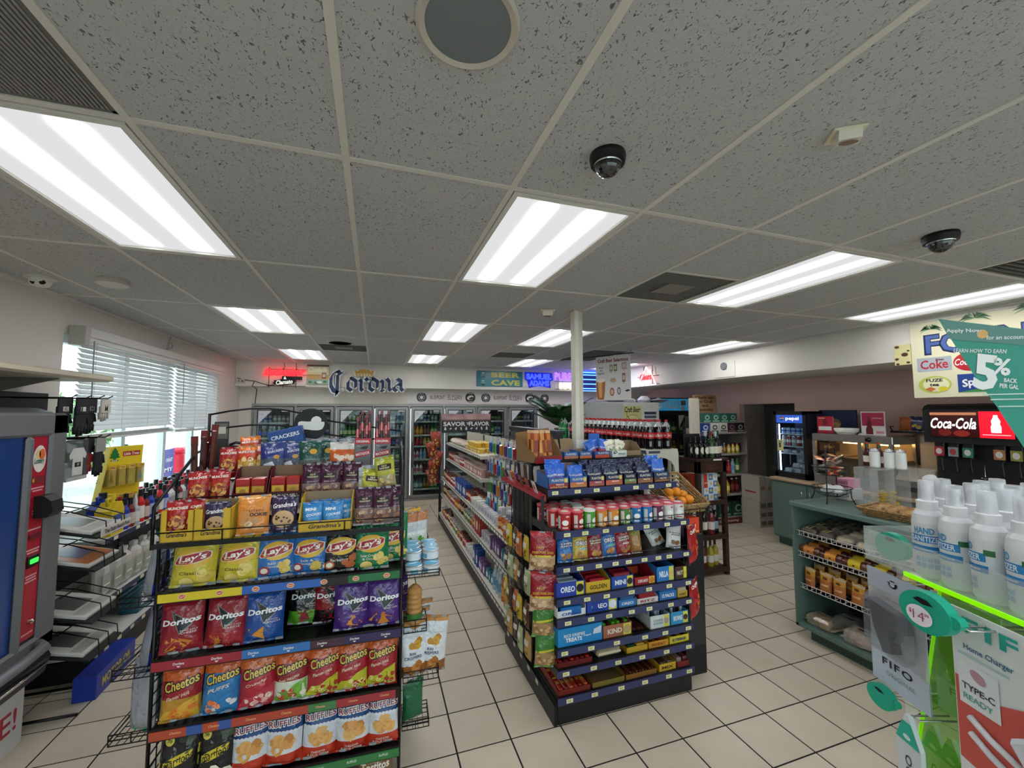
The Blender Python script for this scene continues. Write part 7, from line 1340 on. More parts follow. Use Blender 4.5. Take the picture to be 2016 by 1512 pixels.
for z,lb in ((0.80,'red snack bag hanging highest on the far strip'),(0.44,'red snack bag hanging low on the far strip')): ob('snack_bag',PRB,None,lb,'snack bag','red bags on the far strip',loc=(2.10,2.36,z),rot=(0,radians(-6),0.5))
# ------------------------------------------------------------------ grocery gondola behind the end display
BEI = C('#cfcabb',0.45); RAILC = C('#26272b',0.4); gr = random.Random(21)
gd = thing('grocery_gondola','long low grocery shelving running back from the end display','shelving',(1.03,3.26,0.0))
def GB(n,x0,x1,y0,y1,z0,z1,m=BEI,par=None,bev=0.0): mb = MB(); mb.box(x0-1.03,x1-1.03,y0-3.26,y1-3.26,z0,z1,m,bev=bev); return ob(n,mb,par or gd)
GB('base',1.06,1.98,3.26,6.95,0,0.14,C('#1c1d1f',0.5)); GB('center_panel',1.50,1.53,4.58,6.95,0.14,1.50,C('#b9b4a6',0.5)); GB('peg_panel',1.50,1.56,3.28,4.56,0.14,1.63,C('#3a3a3c',0.6)); GB('peg_panel_cap',1.49,1.58,3.27,4.58,1.63,1.665,C('#17181a',0.4))
for y in (3.27,4.56,5.75,6.92): GB('upright',1.49,1.56,y,y+0.035,0.1,1.60 if y < 5 else 1.5,C('#1a1a1c',0.5))
GS = [(0.19,1.03,3.28,6.93),(0.50,1.06,3.30,6.93),(0.76,1.06,3.30,6.93),(1.065,1.15,4.62,6.93),(1.325,1.15,4.62,6.93)]
tg = MB(); tg.box(-0.0015,0,-0.03,0.03,-0.012,0.012,C('#dedbcf',0.5)); tg = tg.mesh('price_tag')
for z,x,y0,y1 in GS:
    s_ = GB('shelf',x+0.006,1.50,y0,y1,z-0.035,z,bev=0.004); GB('price_rail',x,x+0.006,y0,y1,z-0.032,z+0.002,RAILC,s_)
    n = int((y1-y0)/0.085)
    for k in range(n): ob('price_tag',tg,s_,loc=(x-1.03,y0-3.26+0.05+0.085*k,z-0.015))
GB('end_cap',1.15,1.50,4.60,4.62,1.03,1.068,C('#d8d4c8',0.4)); GB('end_cap',1.15,1.50,4.60,4.62,1.29,1.328,C('#d8d4c8',0.4))
# right-hand side shelves (seen only a little)
for z in (0.19,0.6,1.0):
    GB('shelf',1.56,1.96,3.30,6.93,z-0.03,z)
# product kinds
def can(col,lid,band,r,h):
    mb = MB(); m = C('#b9bbbd',0.3,metal=0.8); mb.lathe([(r,0,m),(r,0.004,C(col,0.35)),(r,h*0.45,C(band,0.4)),(r*1.004,h*0.46,C(band,0.4)),(r*1.004,h*0.75,C(col,0.35)),(r,h*0.76,C(col,0.35)),(r,h-0.004,C(lid,0.35)),(r*0.97,h)],12); return mb.mesh('grocery_can')
def cup(col,lid,r,h): mb = MB(); mb.lathe([(r*0.75,0,C(col,0.4)),(r*0.96,h*0.9,C(lid,0.4)),(r*1.03,h*0.92),(r*1.03,h),(r*0.9,h)],14); mb.quadgrid(-r*0.5,r*0.5,h*0.3,h*0.65,FC(r*0.93,0,pi),ink('#e6ddcf'),4,1); return mb.mesh('noodle_cup')
def bx(w,d,h,col,c2): mb = MB(); mb.box(-w/2,w/2,-d/2,d/2,0,h,C(col,0.5),bev=0.002); mb.quadgrid(-d*0.4,d*0.4,h*0.25,h*0.7,FX(-w/2-0.0008,0,0,-1),ink(c2)); return mb.mesh('grocery_box')
def bt(body,cap,lab,r,h): return bottle_mesh(body,cap,lab,r,h)
KIND = {'pink noodle cup': cup('#b98a84','#d8c4b8',0.046,0.105),'yellow noodle cup': cup('#d0a83a','#e0c878',0.05,0.06),'red soup can': can('#a3262a','#c9c9c9','#e3dccf',0.034,0.105),'brown bean can': can('#8a4a2c','#c2c2c2','#d8a860',0.036,0.108),'green vegetable can': can('#4f7a44','#c2c2c2','#e0d8b8',0.036,0.108),'blue cracker box': bx(0.09,0.05,0.17,'#2a4a8c','#d8dce4'),'red cereal box': bx(0.09,0.06,0.19,'#a32a2c','#e8d0b0'),'white medicine box': bx(0.06,0.055,0.09,'#cfcdd0','#8a8fa4'),'teal medicine box': bx(0.05,0.05,0.10,'#3a7a8a','#dfe6e6'),'purple carton': bx(0.07,0.06,0.12,'#6a4a7a','#d9c8d8'),'amber bottle': bt('#b8541e','#d9d4c8','#e0a860',0.028,0.13),'clear water bottle': bt('#a9bcc4','#d9dde0','#5a8ab0',0.033,0.22),'orange drink bottle': bt('#d0702a','#e0ddd4','#e09a50',0.034,0.22),'red jar': can('#8c1f22','#3a2a22','#d8b8a0',0.038,0.12),'brown sauce bottle': bt('#4a2616','#1c1c1c','#c9a878',0.028,0.19),'white tissue pack': bx(0.10,0.08,0.10,'#d6d2cd','#a8a4a8')}
SHORT = {'pink noodle cup': 'noodle cup','yellow noodle cup': 'noodle cup'}
def row(z,x,y0,y1,kinds,lvl,step=0.085,jit=0.006,mode='run'):
    y = y0; i = 0
    while y < y1:
        n = kinds[int((y-y0)/(y1-y0)*len(kinds))] if mode == 'run' else gr.choice(kinds)
        nm = KIND[n].name.split('.')[0]
        ob(nm,KIND[n],None,n+' on the '+lvl+' grocery shelf',{'grocery_can': 'can','noodle_cup': 'noodle cup','grocery_box': 'box','drink_bottle': 'bottle'}[nm],'groceries on the '+lvl+' shelf',loc=(x+gr.uniform(-jit,jit),y+gr.uniform(-.006,.006),z+0.0005),rot=gr.uniform(-.15,.15))
        y += step*(1.25 if 'cup' in n or 'tissue' in n or 'cereal' in n else 1.0)
row(0.19,1.105,3.36,6.85,['orange drink bottle','clear water bottle','teal medicine box','purple carton','blue cracker box','white tissue pack','red jar','red jar','brown bean can','green vegetable can','red soup can','brown sauce bottle','red jar','brown bean can'],'lowest')
row(0.50,1.13,3.36,6.85,['teal medicine box','purple carton','white medicine box','red cereal box','brown bean can','green vegetable can','brown sauce bottle','amber bottle','red soup can','brown bean can','brown sauce bottle'],'second')
row(0.76,1.125,3.36,6.85,['amber bottle','white medicine box','white medicine box','white tissue pack','red jar','blue cracker box','blue cracker box','red soup can','red jar','brown sauce bottle'],'third')
row(1.065,1.215,4.70,6.85,['pink noodle cup','pink noodle cup','red soup can','pink noodle cup','red jar'],'fourth')
row(1.065,1.31,4.80,6.85,['pink noodle cup','red soup can','pink noodle cup'],'fourth rear')
row(0.76,1.24,3.45,6.85,['white medicine box','red jar','red soup can','brown bean can'],'third rear',step=0.11)
row(1.325,1.24,4.90,5.6,['yellow noodle cup'],'top',step=0.088); row(1.325,1.35,4.90,5.6,['yellow noodle cup'],'top rear',step=0.088)
y = 4.98
for k in range(9):
    ob('noodle_cup',KIND['yellow noodle cup'],None,'yellow noodle cup stacked on another on the top shelf','noodle cup','stacked yellow cups on the top shelf',loc=(1.24+0.11*(k % 2),5.02+0.11*(k//2),1.386),rot=gr.uniform(0,6))
BRD = Bag(0.11,0.20,0.07,[(0,hazy('#d8c8b8',0.9)),(0.85,'#d9c0b0')],[('text','BUNS',0,0.5,0.6,0.14,'#a3483a')],seed=131,nu=8,nv=10,back='#d3c4b4').mesh('bread_bag')
for k in range(10): ob('bread_bag',BRD,None,'pale bread bag lying on the far part of the top shelf','bread bag','bread bags on the top shelf',loc=(1.19,5.75+0.115*k,1.362),rot=(radians(-84),0,radians(-90)+gr.uniform(-.1,.1)))
# white cartons tumbled on the second/third shelf near end
for k,(x,y,z,a) in enumerate(((1.14,3.72,0.86,20),(1.2,3.66,0.87,-30),(1.16,3.58,0.855,50))): ob('grocery_box',KIND['white medicine box'],None,'tilted white medicine box on top of others','box','tumbled white boxes',loc=(x,y,z),rot=(radians(a*0.2),0,radians(a)))
# blister packs on pegs
pegm = MB(); pegm.tube([(0,0,0),(-0.30,0,0),(-0.315,0,0.012)],0.0025,C('#b9b9b9',0.3,metal=0.9),4); pegm = pegm.mesh('peg_hook')
PACK = []
for i,(c,c2,n) in enumerate((('#2a5aa8','#8fc4e0','blue'),('#a82a34','#e0a0a0','red'),('#2f8fae','#d8e6ea','teal'),('#5a3a7a','#c9b0d8','purple'),('#c9762c','#e8c88a','orange'),('#1f2a4a','#8a9ac0','navy'),('#4a8a3c','#cfe0b0','green'))):
    mb = MB(); mb.box(-0.0015,0.0,-0.042,0.042,-0.16,0.012,C(c2,0.4)); mb.box(-0.022,-0.0015,-0.03,0.03,-0.145,-0.04,C(c,0.2,coat=0.6),bev=0.008); mb.quadgrid(-0.036,0.036,-0.03,-0.004,FX(-0.0022,0,0,-1),ink('#c9cdd2')); PACK.append((n,mb.mesh('blister_pack')))
for j,z in enumerate((1.56,1.36,1.13,0.97)):
    for i in range(8):
        y = 3.42+0.135*i; ob('peg_hook',pegm,gd,loc=(1.50-1.03,y-3.26,z))
        for q in range(2):
            n,me = PACK[(i+j*3+(q == 1)*0) % 7]; ob('blister_pack',me,None,n+' blister pack on a peg of the tall grocery panel','blister pack','blister packs on the grocery pegs',loc=(1.22+0.10*q-0.03*(j % 2),y,z-0.018),rot=gr.uniform(-.12,.12))
# far end frame with the header sign
t = thing('header_stand','black end frame with a SAVOR FLAVOR header sign','sign',(1.53,7.13,0.0))
for x in (-0.46,0.44): mb = MB(); mb.box(x-0.012,x+0.012,-0.012,0.012,0.0,1.82,BLACK); ob('post',mb,t)
mb = MB(); mb.rod((-0.46,-0.16,0.0),(-0.46,-0.16,0.62),0.009,WIRE); mb.rod((-0.46,-0.16,0.62),(-0.46,0,0.66),0.009,WIRE); mb.rod((-0.46,-0.16,0.01),(-0.46,0,0.01),0.009,WIRE); ob('brace',mb,t)
mb = MB(); W = 0.435; mb.box(-W,W,-0.016,-0.012,1.475,1.80,C('#1a1718',0.4)); mb.quadgrid(-W,W,1.70,1.80,FY(-0.0172),C('#c09a98',0.5,var=(4,'#8f6a6c',0.35,0.65)),6,1); mb.quadgrid(-W,W,1.675,1.70,FY(-0.0172),ink('#5a4042')); mb.text('SAVOR',-0.21,1.625,0.39,FY(-0.018),ink('#ded8d2'),h=0.075,bold=0.035); mb.text('THE',0.025,1.63,0.05,FY(-0.018),ink('#ded8d2'),h=0.045); mb.text('FLAVOR',0.23,1.625,0.37,FY(-0.018),ink('#ded8d2'),h=0.075,bold=0.035)
for k in range(9):
    x = -0.37+0.092*k; kind = k % 4
    if kind == 0: mb.flat([(x-0.02,1.52),(x+0.02,1.52),(x+0.015,1.55),(x+0.008,1.575),(x-0.008,1.575),(x-0.015,1.55)],FY(-0.018),ink('#d8d2cc'))
    else: mb.disc(x,1.545,0.018+0.004*kind,0.013,FY(-0.018),ink('#cfc8c2'),10,1,0.6*kind)
ob('header',mb,t)
CHB = Bag(0.17,0.26,0.08,[(0,'#7a2a1e'),(0.3,'#8c3a22'),(0.7,'#a83a26')],[('chips',0,0.45,0.35,0.3,22,['#c98a3a','#d8b060','#7a1c1c','#b5562c'],0.10)],seed=141).mesh('snack_bag')
for k in range(5): ob('snack_bag',CHB,None,'red and gold snack bag clipped to the far end frame','snack bag','snack bags on the far end frame',loc=(0.955-0.03*(k % 2),6.84-0.02*k,0.66+0.15*k),rot=(radians(6),radians(-16+14*(k % 3)),-0.35+0.5*(k % 2)))
mb = MB(); mb.box(0.99,1.0,6.88,6.90,0.55,1.6,BLACK); mb.rod((0.995,6.89,1.59),(1.06,7.04,1.62),0.004,WIRE); ob('clip_strip',mb,None,'black clip strip hanging from the header frame','clip strip')
# ------------------------------------------------------------------ beige rack with two-litre bottles
t = thing('soda_rack','beige plastic rack carrying rows of two-litre soda bottles','rack',(2.92,4.94,0.0)); PB = C('#c3beb0',0.45)
x0,x1,y0,y1 = -0.20,0.20,-1.26,1.26
def SR(n,*a,m=PB,bev=0.0): mb = MB(); mb.box(*a,m,bev=bev); return ob(n,mb,t)
SR('top_deck',x0,x1,y0,y1,1.385,1.43,bev=0.006); SR('middle_deck',x0,x1,y0,y1,0.72,0.75); SR('lower_deck',x0,x1,y0,y1,0.16,0.2); SR('plinth',x0+.02,x1-.02,y0+.03,y1-.03,0,0.16,m=C('#8a867c',0.5))
for x in (x0,x1-0.045):
    for y in (y0,-0.02,y1-0.045): SR('corner_post',x,x+0.045,y,y+0.045,0.0,1.40,bev=0.005)
mb = MB(); P = [(x0,1.40),(x1,1.40),(x1,1.02)]+[(x1-0.05,1.02)]+[(x1-0.05-0.16*(1-cos(a)),1.20+0.14*sin(a)) for a in (0.0,0.4,0.8,1.2,1.57)]+[(x0+0.05+0.0,1.34),(x0+0.05,1.02),(x0,1.02)]
mb.prism(P[:9],y0-0.002,y0+0.02,PB); mb.prism([(x0,1.40),(x0+0.18,1.40),(x0+0.16,1.34),(x0,1.335)],y0-0.0025,y0+0.02,PB); ob('arched_end',mb,t)
mb = MB(); mb.box(x0-0.006,x0,y0+0.02,y0+0.6,1.385,1.42,C('#39405c',0.4)); mb.box(x0+0.02,x0+0.16,y0-0.008,y0-0.003,1.39,1.415,C('#39405c',0.4)); ob('label_holder',mb,t)
def cola(liquid='#140a08',label='#b5161c',capc='#b5161c',txt='Coca-Cola'):
    R,h = 0.0535,0.31; b = MB(); gl = C('#c9d2d0',0.08,spec=0.7,alpha=0.55); lq = C(liquid,0.08,spec=0.8)
    b.lathe([(R*0.8,0,lq),(R*0.98,0.012,lq),(R,0.03,lq),(R*0.97,0.085,lq),(R,0.11,lq),(R,0.185,lq),(R*0.97,0.21,lq),(R*0.80,0.238,gl),(R*0.5,0.268,gl),(R*0.27,0.286,gl),(R*0.26,0.296,gl)],16)
    l = MB(); l.lathe([(R*1.012,0.115),(R*1.012,0.178)],20,C(label,0.35),cap=False)
    for a in (-2.3,-0.9,0.5,1.9,3.3): l.text(txt,0,0.147,0.056,FC(R*1.02,0,a),ink('#efe4de'),h=0.03,shear=0.35,bold=0.01)
    c = MB(); c.lathe([(R*0.30,0.290),(R*0.31,0.292),(R*0.30,0.31),(R*0.25,0.312)],12,C(capc,0.4))
    return Proto('soda_bottle',[('bottle',b),('label',l),('cap',c)])
COLA = cola(); GRNS = cola('#1f7a3c','#2f8f4a','#2f8f4a','Sprite')
for i in range(20):
    for k in range(3):
        y = 3.745+0.112*i
        if i > 16 and k < 2: continue
        COLA.put('large dark cola bottle with a red label and cap on the beige rack','soda bottle',(2.80+0.112*k,y,1.4305),gr.uniform(0,6),'two-litre cola bottles on the beige rack')
for i in range(2): GRNS.put('large green soda bottle at the back end of the cola rows','soda bottle',(2.79,5.78+0.112*i,1.4305),0,'green two-litre bottles on the beige rack')
# palm in a pot
def palm(x,y,z,label):
    t = thing('potted_palm',label,'plant',(x,y,z)); pr = random.Random(9)
    mb = MB(); mb.lathe([(0.06,0),(0.085,0.13),(0.09,0.14),(0.08,0.14)],16,C('#6b4a36',0.6)); ob('pot',mb,t); mb = MB(); mb.cyl(0.014,0,0,0.1,0.26,C('#5a6a3a',0.6),8,0.01); ob('trunk',mb,t)
    G = [C('#24482c',0.45),C('#2f5a34',0.45),C('#3f6e40',0.45)]
    for f in range(40):
        a = 2*pi*f*7/40+pr.uniform(-.2,.2); L = pr.uniform(0.34,0.58); up = pr.uniform(0.55,1.45); mb = MB(); pts = []
        for k in range(9): s_ = k/8; pts.append(Vector((cos(a)*L*s_*cos(up*(1-0.7*s_)),sin(a)*L*s_*cos(up*(1-0.7*s_)),0.16+L*1.15*sin(up)*s_-0.25*L*s_*s_)))
        mb.tube(pts,0.003,G[0],4)
        for k in range(2,22):
            s_ = k/22*8; i0 = int(s_); p = pts[i0].lerp(pts[min(i0+1,8)],s_-i0); d = (pts[min(i0+1,8)]-pts[i0]).normalized(); side = d.cross(Vector((0,0,1))).normalized(); ll = 0.17*(1-abs(k/22-0.45)*0.9)
            for sg in (-1,1):
                tip = p+(side*sg*0.75+d*0.75+Vector((0,0,-0.15))).normalized()*ll; w_ = d*0.011
                mb.add([p-w_,p+w_*1.5,tip+w_*0.1,p.lerp(tip,0.5)-w_*2.4],[(0,1,2,3)],G[pr.randrange(3)])
        ob('frond',mb,t)
palm(2.84,6.09,1.4305,'leafy green palm in a pot at the far end of the soda rack')
# wines beside the rack on a low side table
t = thing('wine_table','narrow pale table of wine bottles behind the dark wooden rack','table',(3.29,4.45,0.0)); mb = MB(); mb.box(-0.14,0.14,-0.30,0.5,1.36,1.40,PB,bev=0.004); ob('top',mb,t)
for x in (-0.12,0.12):
    for y in (-0.27,0.47): mb = MB(); mb.box(x-0.015,x+0.015,y-0.015,y+0.015,0,1.36,PB); ob('leg',mb,t)
WN = [wine_mesh('#10150f','#e3ddcf','#b5b8bd').mesh('wine_bottle'),wine_mesh('#0d0f12','#8fa8b8','#c9ccd0').mesh('wine_bottle'),wine_mesh('#16120e','#d8c9a0','#1a1a1c').mesh('wine_bottle'),wine_mesh('#2f4a2a','#dfe2cf','#7a1c22').mesh('wine_bottle'),wine_mesh('#7a2c30','#e6d8d4','#c9a0a0').mesh('wine_bottle'),wine_mesh('#b8a83a','#e9e6d8','#3a3a2a').mesh('wine_bottle')]
WL = ['dark wine bottle with a silver top','dark wine bottle with a blue label','dark wine bottle with a cream label','green wine bottle with a red top','rose wine bottle','golden white wine bottle']
for i in range(3):
    for j in range(7): q = gr.choice((0,0,1,2,3)); ob('wine_bottle',WN[q],None,WL[q]+' on the pale table','wine bottle','wine bottles on the pale table',loc=(3.20+0.085*i,4.22+0.1*j,1.4005),rot=gr.uniform(0,6))
# ------------------------------------------------------------------ dark wooden wine rack
t = thing('wine_rack','dark brown wooden wine rack with open tiers beside the end display','wine rack',(3.63,3.93,0.0)); WD = C('#3a2117',0.45,var=(6,'#2a160f',0.35,0.7)); hx,hy = 0.205,0.19
def WR(n,*a,m=WD,bev=0.003): mb = MB(); mb.box(*a,m,bev=bev); return ob(n,mb,t)
for x in (-hx,hx-0.05):
    for y in (-hy,hy-0.05): WR('post',x,x+0.05,y,y+0.05,0,1.27)
WR('top',-hx-0.02,hx+0.02,-hy-0.02,hy+0.02,1.27,1.30); WR('header',-hx,hx,-hy,-hy+0.02,1.14,1.27); WR('side_header',-hx,-hx+0.02,-hy,hy,1.14,1.27); WR('back_board',-hx+0.05,hx-0.05,hy-0.02,hy,0.07,0.1)
for z in (0.82,0.44,0.08): WR('shelf',-hx+0.005,hx-0.005,-hy+0.01,hy-0.01,z-0.02,z); WR('rail',-hx,hx,-hy-0.002,-hy+0.02,z-0.04,z+0.01)
mb = MB()
for z in (0.50,0.13,0.86):
    pts = [(-hx+0.01,0.0+0.10*cos(a)*(1-a/9),z+0.14+0.10*sin(a)*(1-a/9)) for a in [k*0.5 for k in range(14)]]; mb.tube(pts,0.005,WIRE,5); mb.tube([(p[1]*0.8,hy-0.03,p[2]) for p in pts],0.005,WIRE,5)
mb.tube([(-hx+0.01,-hy+0.05,0.1),(-hx+0.01,hy-0.06,0.40)],0.004,WIRE,5); mb.tube([(0.1,hy-0.03,0.40),(0.2,hy-0.03,0.1)],0.004,WIRE,5); ob('scroll_iron',mb,t)
mb = MB(); mb.text('MERLOT\nCABERNET',0,1.205,0.2,FY(-hy-0.0012),ink('#5a3a26'),h=0.06); mb.box(0.0,0.12,-hy-0.022,-hy-0.0205,1.278,1.295,WHITE); ob('header_print',mb,t)
x0,y0 = 3.63,3.93
mb = MB(); mb.box(-0.10,0.10,-0.05,0.05,0,0.30,card('#c9d3e0'),bev=0.002); f_ = FY(-0.0512)
mb.quadgrid(-0.10,-0.045,0.12,0.30,f_,ink('#c23a22'))
for i in range(3):
    for j in range(4):
        if i == 0 and j > 1: continue
        x_,z_ = -0.067+0.067*i,0.04+0.075*j; mb.quadgrid(x_-0.03,x_+0.03,z_-0.034,z_+0.03,FY(-0.0515),ink('#4a7ab0' if (i+j) % 2 == 0 else '#d0d6de')); mb.disc(x_,z_,0.017,0.017,FY(-0.0522),ink('#d8b878'),14,1)
mb.text('Juda',-0.072,0.2,0.045,FY(-0.0522),ink('#f0d8b0'),shear=0.3); ob('wine_box',mb,None,'blue and white patterned carton in the top bay of the wooden rack','carton',loc=(x0+0.02,y0-0.09,0.8205))
mb = MB(); mb.box(-0.06,0.06,-0.06,0.06,0,0.28,card('#c9401f'),bev=0.002); mb.quadgrid(-0.05,0.05,0.05,0.2,FX(-0.0612,0,0,-1),ink('#d8d0b8')); ob('wine_box',mb,None,'orange-red carton seen through the rack side','carton',loc=(x0-0.09,y0+0.09,0.8205))
mb = MB(); mb.box(-0.07,0.07,-0.04,0.04,0,0.03,C('#d8d6cf',0.5)); ob('paper_stack',mb,None,'curled white paper on top of the patterned carton','paper',loc=(x0+0.03,y0-0.09,1.121),rot=0.1)
for k,(dx,q) in enumerate(((-0.12,2),(-0.04,0),(0.045,4),(0.12,1))): ob('wine_bottle',WN[q],None,WL[q]+' in the middle bay of the wooden rack','wine bottle','wine in the middle bay',loc=(x0+dx,y0-0.10+0.02*(k % 2),0.4405),rot=gr.uniform(0,6),scale=(1,1,1.08))
for k,(dx,q) in enumerate(((-0.13,4),(-0.055,4),(0.03,5),(0.115,5))): ob('wine_bottle',WN[q],None,WL[q]+' in the lowest bay of the wooden rack','wine bottle','wine in the lowest bay',loc=(x0+dx,y0-0.09+0.02*(k % 2),0.0805),rot=gr.uniform(0,6),scale=0.95)
SIX = wine_mesh('#0e1110','#0e1110','#101214',0.031,0.24); SIX.disc(0,0.085,0.027,0.04,FC(0.0316),ink('#dcd6c2'),16,3); SIX = SIX.mesh('beer_bottle')
for k in range(6): ob('beer_bottle',SIX,None,'dark beer bottle with a cream oval label on top of the wooden rack','beer bottle','oval-label beers on the wooden rack',loc=(x0-0.15+0.072*(k % 3),y0-0.11+0.08*(k//3),1.3005),rot=gr.uniform(-.2,.2))
mb = MB(); mb.box(-0.115,0.115,-0.003,0.003,0,0.27,C('#17181a',0.5)); ob('bottle_carrier',mb,None,'black bottle carrier board behind the oval-label beers','carrier',loc=(x0-0.08,y0+0.025,1.3005))
for k,(dx,dy,q) in enumerate(((0.075,-0.11,3),(0.14,-0.11,0),(0.20,-0.08,2),(0.10,0.0,1),(0.17,0.02,2))): ob('wine_bottle',WN[q],None,WL[q]+' standing on top of the wooden rack','wine bottle','wine on top of the wooden rack',loc=(x0+dx,y0+dy,1.3005),rot=gr.uniform(0,6))
mb = MB(); mb.box(-0.07,0.07,-0.03,0.03,0,0.24,C('#1f2f6a',0.4),bev=0.003); mb.disc(0,0.15,0.03,0.04,FY(-0.0312),ink('#a8342c'),14,1); ob('beer_carton',mb,None,'dark blue beer carton at the rear of the wooden rack top','carton',loc=(x0+0.13,y0+0.12,1.3005))
# ------------------------------------------------------------------ white cooler cabinet and the SINGLES cooler
mb = MB(); mb.box(3.42,4.98,6.36,7.1,0.0,2.0,C('#c4c6c6',0.5),bev=0.01); mb.box(4.22,4.98,6.354,6.36,1.0,1.995,C('#dcdad4',0.5)); f_ = FY(6.3525); f2 = FY(6.3515); f3 = FY(6.3505)
mb.box(4.22,4.60,6.353,6.354,1.45,1.93,C('#d3cd8c',0.5)); mb.disc(4.41,1.66,0.15,0.12,f_,ink('#4a4a2a'),22,1); mb.disc(4.41,1.66,0.143,0.113,f2,ink('#d8d298'),22,1); mb.flat([(4.31,1.66),(4.36,1.685),(4.42,1.69),(4.47,1.675),(4.53,1.69),(4.51,1.66),(4.45,1.65),(4.38,1.645)],f3,BK); mb.text('Craft Beer',4.41,1.87,0.33,f_,BK,shear=0.3,h=0.10)
mb.add([(4.30,6.3512,1.84),(4.29,6.3512,1.77),(4.35,6.3512,1.70),(4.345,6.3512,1.69),(4.28,6.3512,1.765),(4.29,6.3512,1.845)],[(0,1,2,3,4,5)],BK)
for q in range(5): mb.quadgrid(4.66,4.92,1.78-0.07*q,1.83-0.07*q,f_,ink(('#3a3f55','#5a6078','#4a5068','#7a8094','#3a3f55')[q]))
ob('white_cabinet',mb,None,'white cabinet with a yellow craft beer poster behind the cola bottles','cabinet')
mb = MB()
for k in range(7): a = k*0.9; mb.lathe([(0.0,0.0),(0.12+0.03*sin(a),0.01),(0.16+0.03*cos(a),0.05),(0.06,0.10+0.03*sin(a*2)),(0,0.11)],9,C('#a9abb4',0.3,bump=(18,0.8,0.05)),0.16*k,0.05*sin(a)) if k % 2 == 0 else None
ob('plastic_bag',mb,None,'crumpled grey plastic bag lying on the white cabinet','bag',loc=(4.2,6.62,2.001))
t = thing('singles_cooler','black upright glass-door cooler with a blue SINGLES header','cooler',(5.60,6.6,0.0)); BC = C('#141416',0.4)
mb = MB(); mb.box(-0.46,0.46,0.0,0.06,0,2.1,BC)
mb = MB();
for a in ((-0.46,0.46,0.02,0.6,0.0,0.14),(-0.46,0.46,0.02,0.6,1.82,2.1),(-0.46,-0.42,0.02,0.6,0.14,1.82),(0.42,0.46,0.02,0.6,0.14,1.82),(-0.46,0.46,0.56,0.6,0.14,1.82)): mb.box(*a,BC)
ob('cabinet',mb,t)
mb = MB(); mb.box(-0.44,0.44,0.012,0.02,1.85,2.08,C('#2f94c4',0.4,emit=0.25,emith='#2f94c4')); mb.text('SINGLES',-0.17,1.965,0.5,FY(0.0108),ink('#e6eef2'),h=0.15,bold=0.02); mb.quadgrid(0.1,0.22,1.95,2.05,FY(0.0108),ink('#8a7a62')); mb.quadgrid(0.27,0.42,2.0,2.06,FY(0.0108),ink('#4a6a86')); mb.quadgrid(0.1,0.2,1.86,1.93,FY(0.0108),ink('#d9e6e0')); ob('header',mb,t)
mb = MB();
for x in (-0.42,-0.02,0.37): mb.box(x,x+0.05,0.0,0.02,0.14,1.82,BC)
mb.box(-0.42,0.42,0.0,0.02,1.77,1.82,BC); mb.box(-0.42,0.42,0.0,0.02,0.14,0.2,BC); ob('door_frame',mb,t)
mb = MB(); mb.box(-0.38,0.38,0.008,0.012,0.2,1.77,glassmat('#dfe6e4')); ob('glass',mb,t); mb = MB(); mb.add([(0.03,0.006,1.76),(0.03,0.006,1.5),(0.18,0.006,1.76)],[(0,1,2)],C('#c9ccd4',0.5)); ob('corner_decal',mb,t)
mb = MB(); mb.box(-0.41,-0.395,0.05,0.065,0.25,1.7,C('#fff',emit=3.0,emith='#eaf4ff',name='cooler_tube')); ob('light_tube',mb,t)
for z in (1.42,1.05,0.7,0.3): mb = MB(); mb.box(-0.42,0.42,0.05,0.5,z-0.015,z,C('#9b9c9a',0.5)); ob('shelf',mb,t)
for z in (1.42,1.05):
    for k in range(9): n = gr.choice((B[1],B[2],B[2],B[8])); ob('drink_bottle',BOT[n],None,n+' inside the SINGLES cooler','bottle','bottles inside the SINGLES cooler',loc=(5.60-0.34+0.085*k,6.72,z+0.0005),rot=0.0)
# ------------------------------------------------------------------ beer shelving by the doorway
t = thing('beer_shelving','grey shelving of beer and boxes beside the doorway','shelving',(5.52,5.56,0.0))
for x in (-0.47,0.45): mb = MB(); mb.box(x,x+0.02,-0.18,0.2,0,1.55,C('#8f8a80',0.5)); ob('end_panel',mb,t)
mb = MB(); mb.box(-0.47,0.47,0.19,0.2,0,1.75,C('#5a5750',0.6)); ob('back_panel',mb,t)
SHB = [0.11,0.48,0.80,1.137,1.49]
for z in SHB: mb = MB(); mb.box(-0.45,0.45,-0.19,0.19,z-0.03,z,C('#a39d90',0.5)); ob('shelf',mb,t)
mb = MB(); mb.box(-0.42,0.40,-0.20,-0.195,0.0,0.10,C('#6a2430',0.5)); mb.text('City Brewing',0.0,0.05,0.4,FY(-0.2012),ink('#d8d0c8'),h=0.05,shear=0.2); ob('front_sign',mb,t)
mb = MB(); mb.box(-0.10,0.10,-0.03,0.03,0,2.05,C('#cdc5b4',0.5),bev=0.02); ob('cream_pipe',mb,None,'cream boxed pipe standing beside the SINGLES cooler','pipe',loc=(4.93,5.42,0.0))
mb = MB(); mb.box(-0.26,0.26,-0.004,0.004,0,0.30,C('#a8805c',0.6)); mb.text('Check out\nour Craft\nand\nSpecialty',0,0.15,0.40,FY(-0.0052),ink('#1c1614'),h=0.27,bold=0.02); ob('craft_sign',mb,None,'brown cardboard sign reading Check out our Craft and Specialty','sign',loc=(5.30,5.56,1.81),rot=(radians(-4),0,0.05))
CB2 = [('green beer carton','#2f6b58','#a8d0bc'),('white beer carton','#d0ccc4','#2a2a2c'),('dark maroon beer carton','#3a1a2c','#8a6a7a'),('blue beer carton','#24408c','#d0d8ea'),('black beer carton','#1a1a1c','#b8b4a8'),('red beer carton','#8c2424','#e0c8b0'),('dark green beer carton','#1c3a30','#7aa890')]
CBM = []
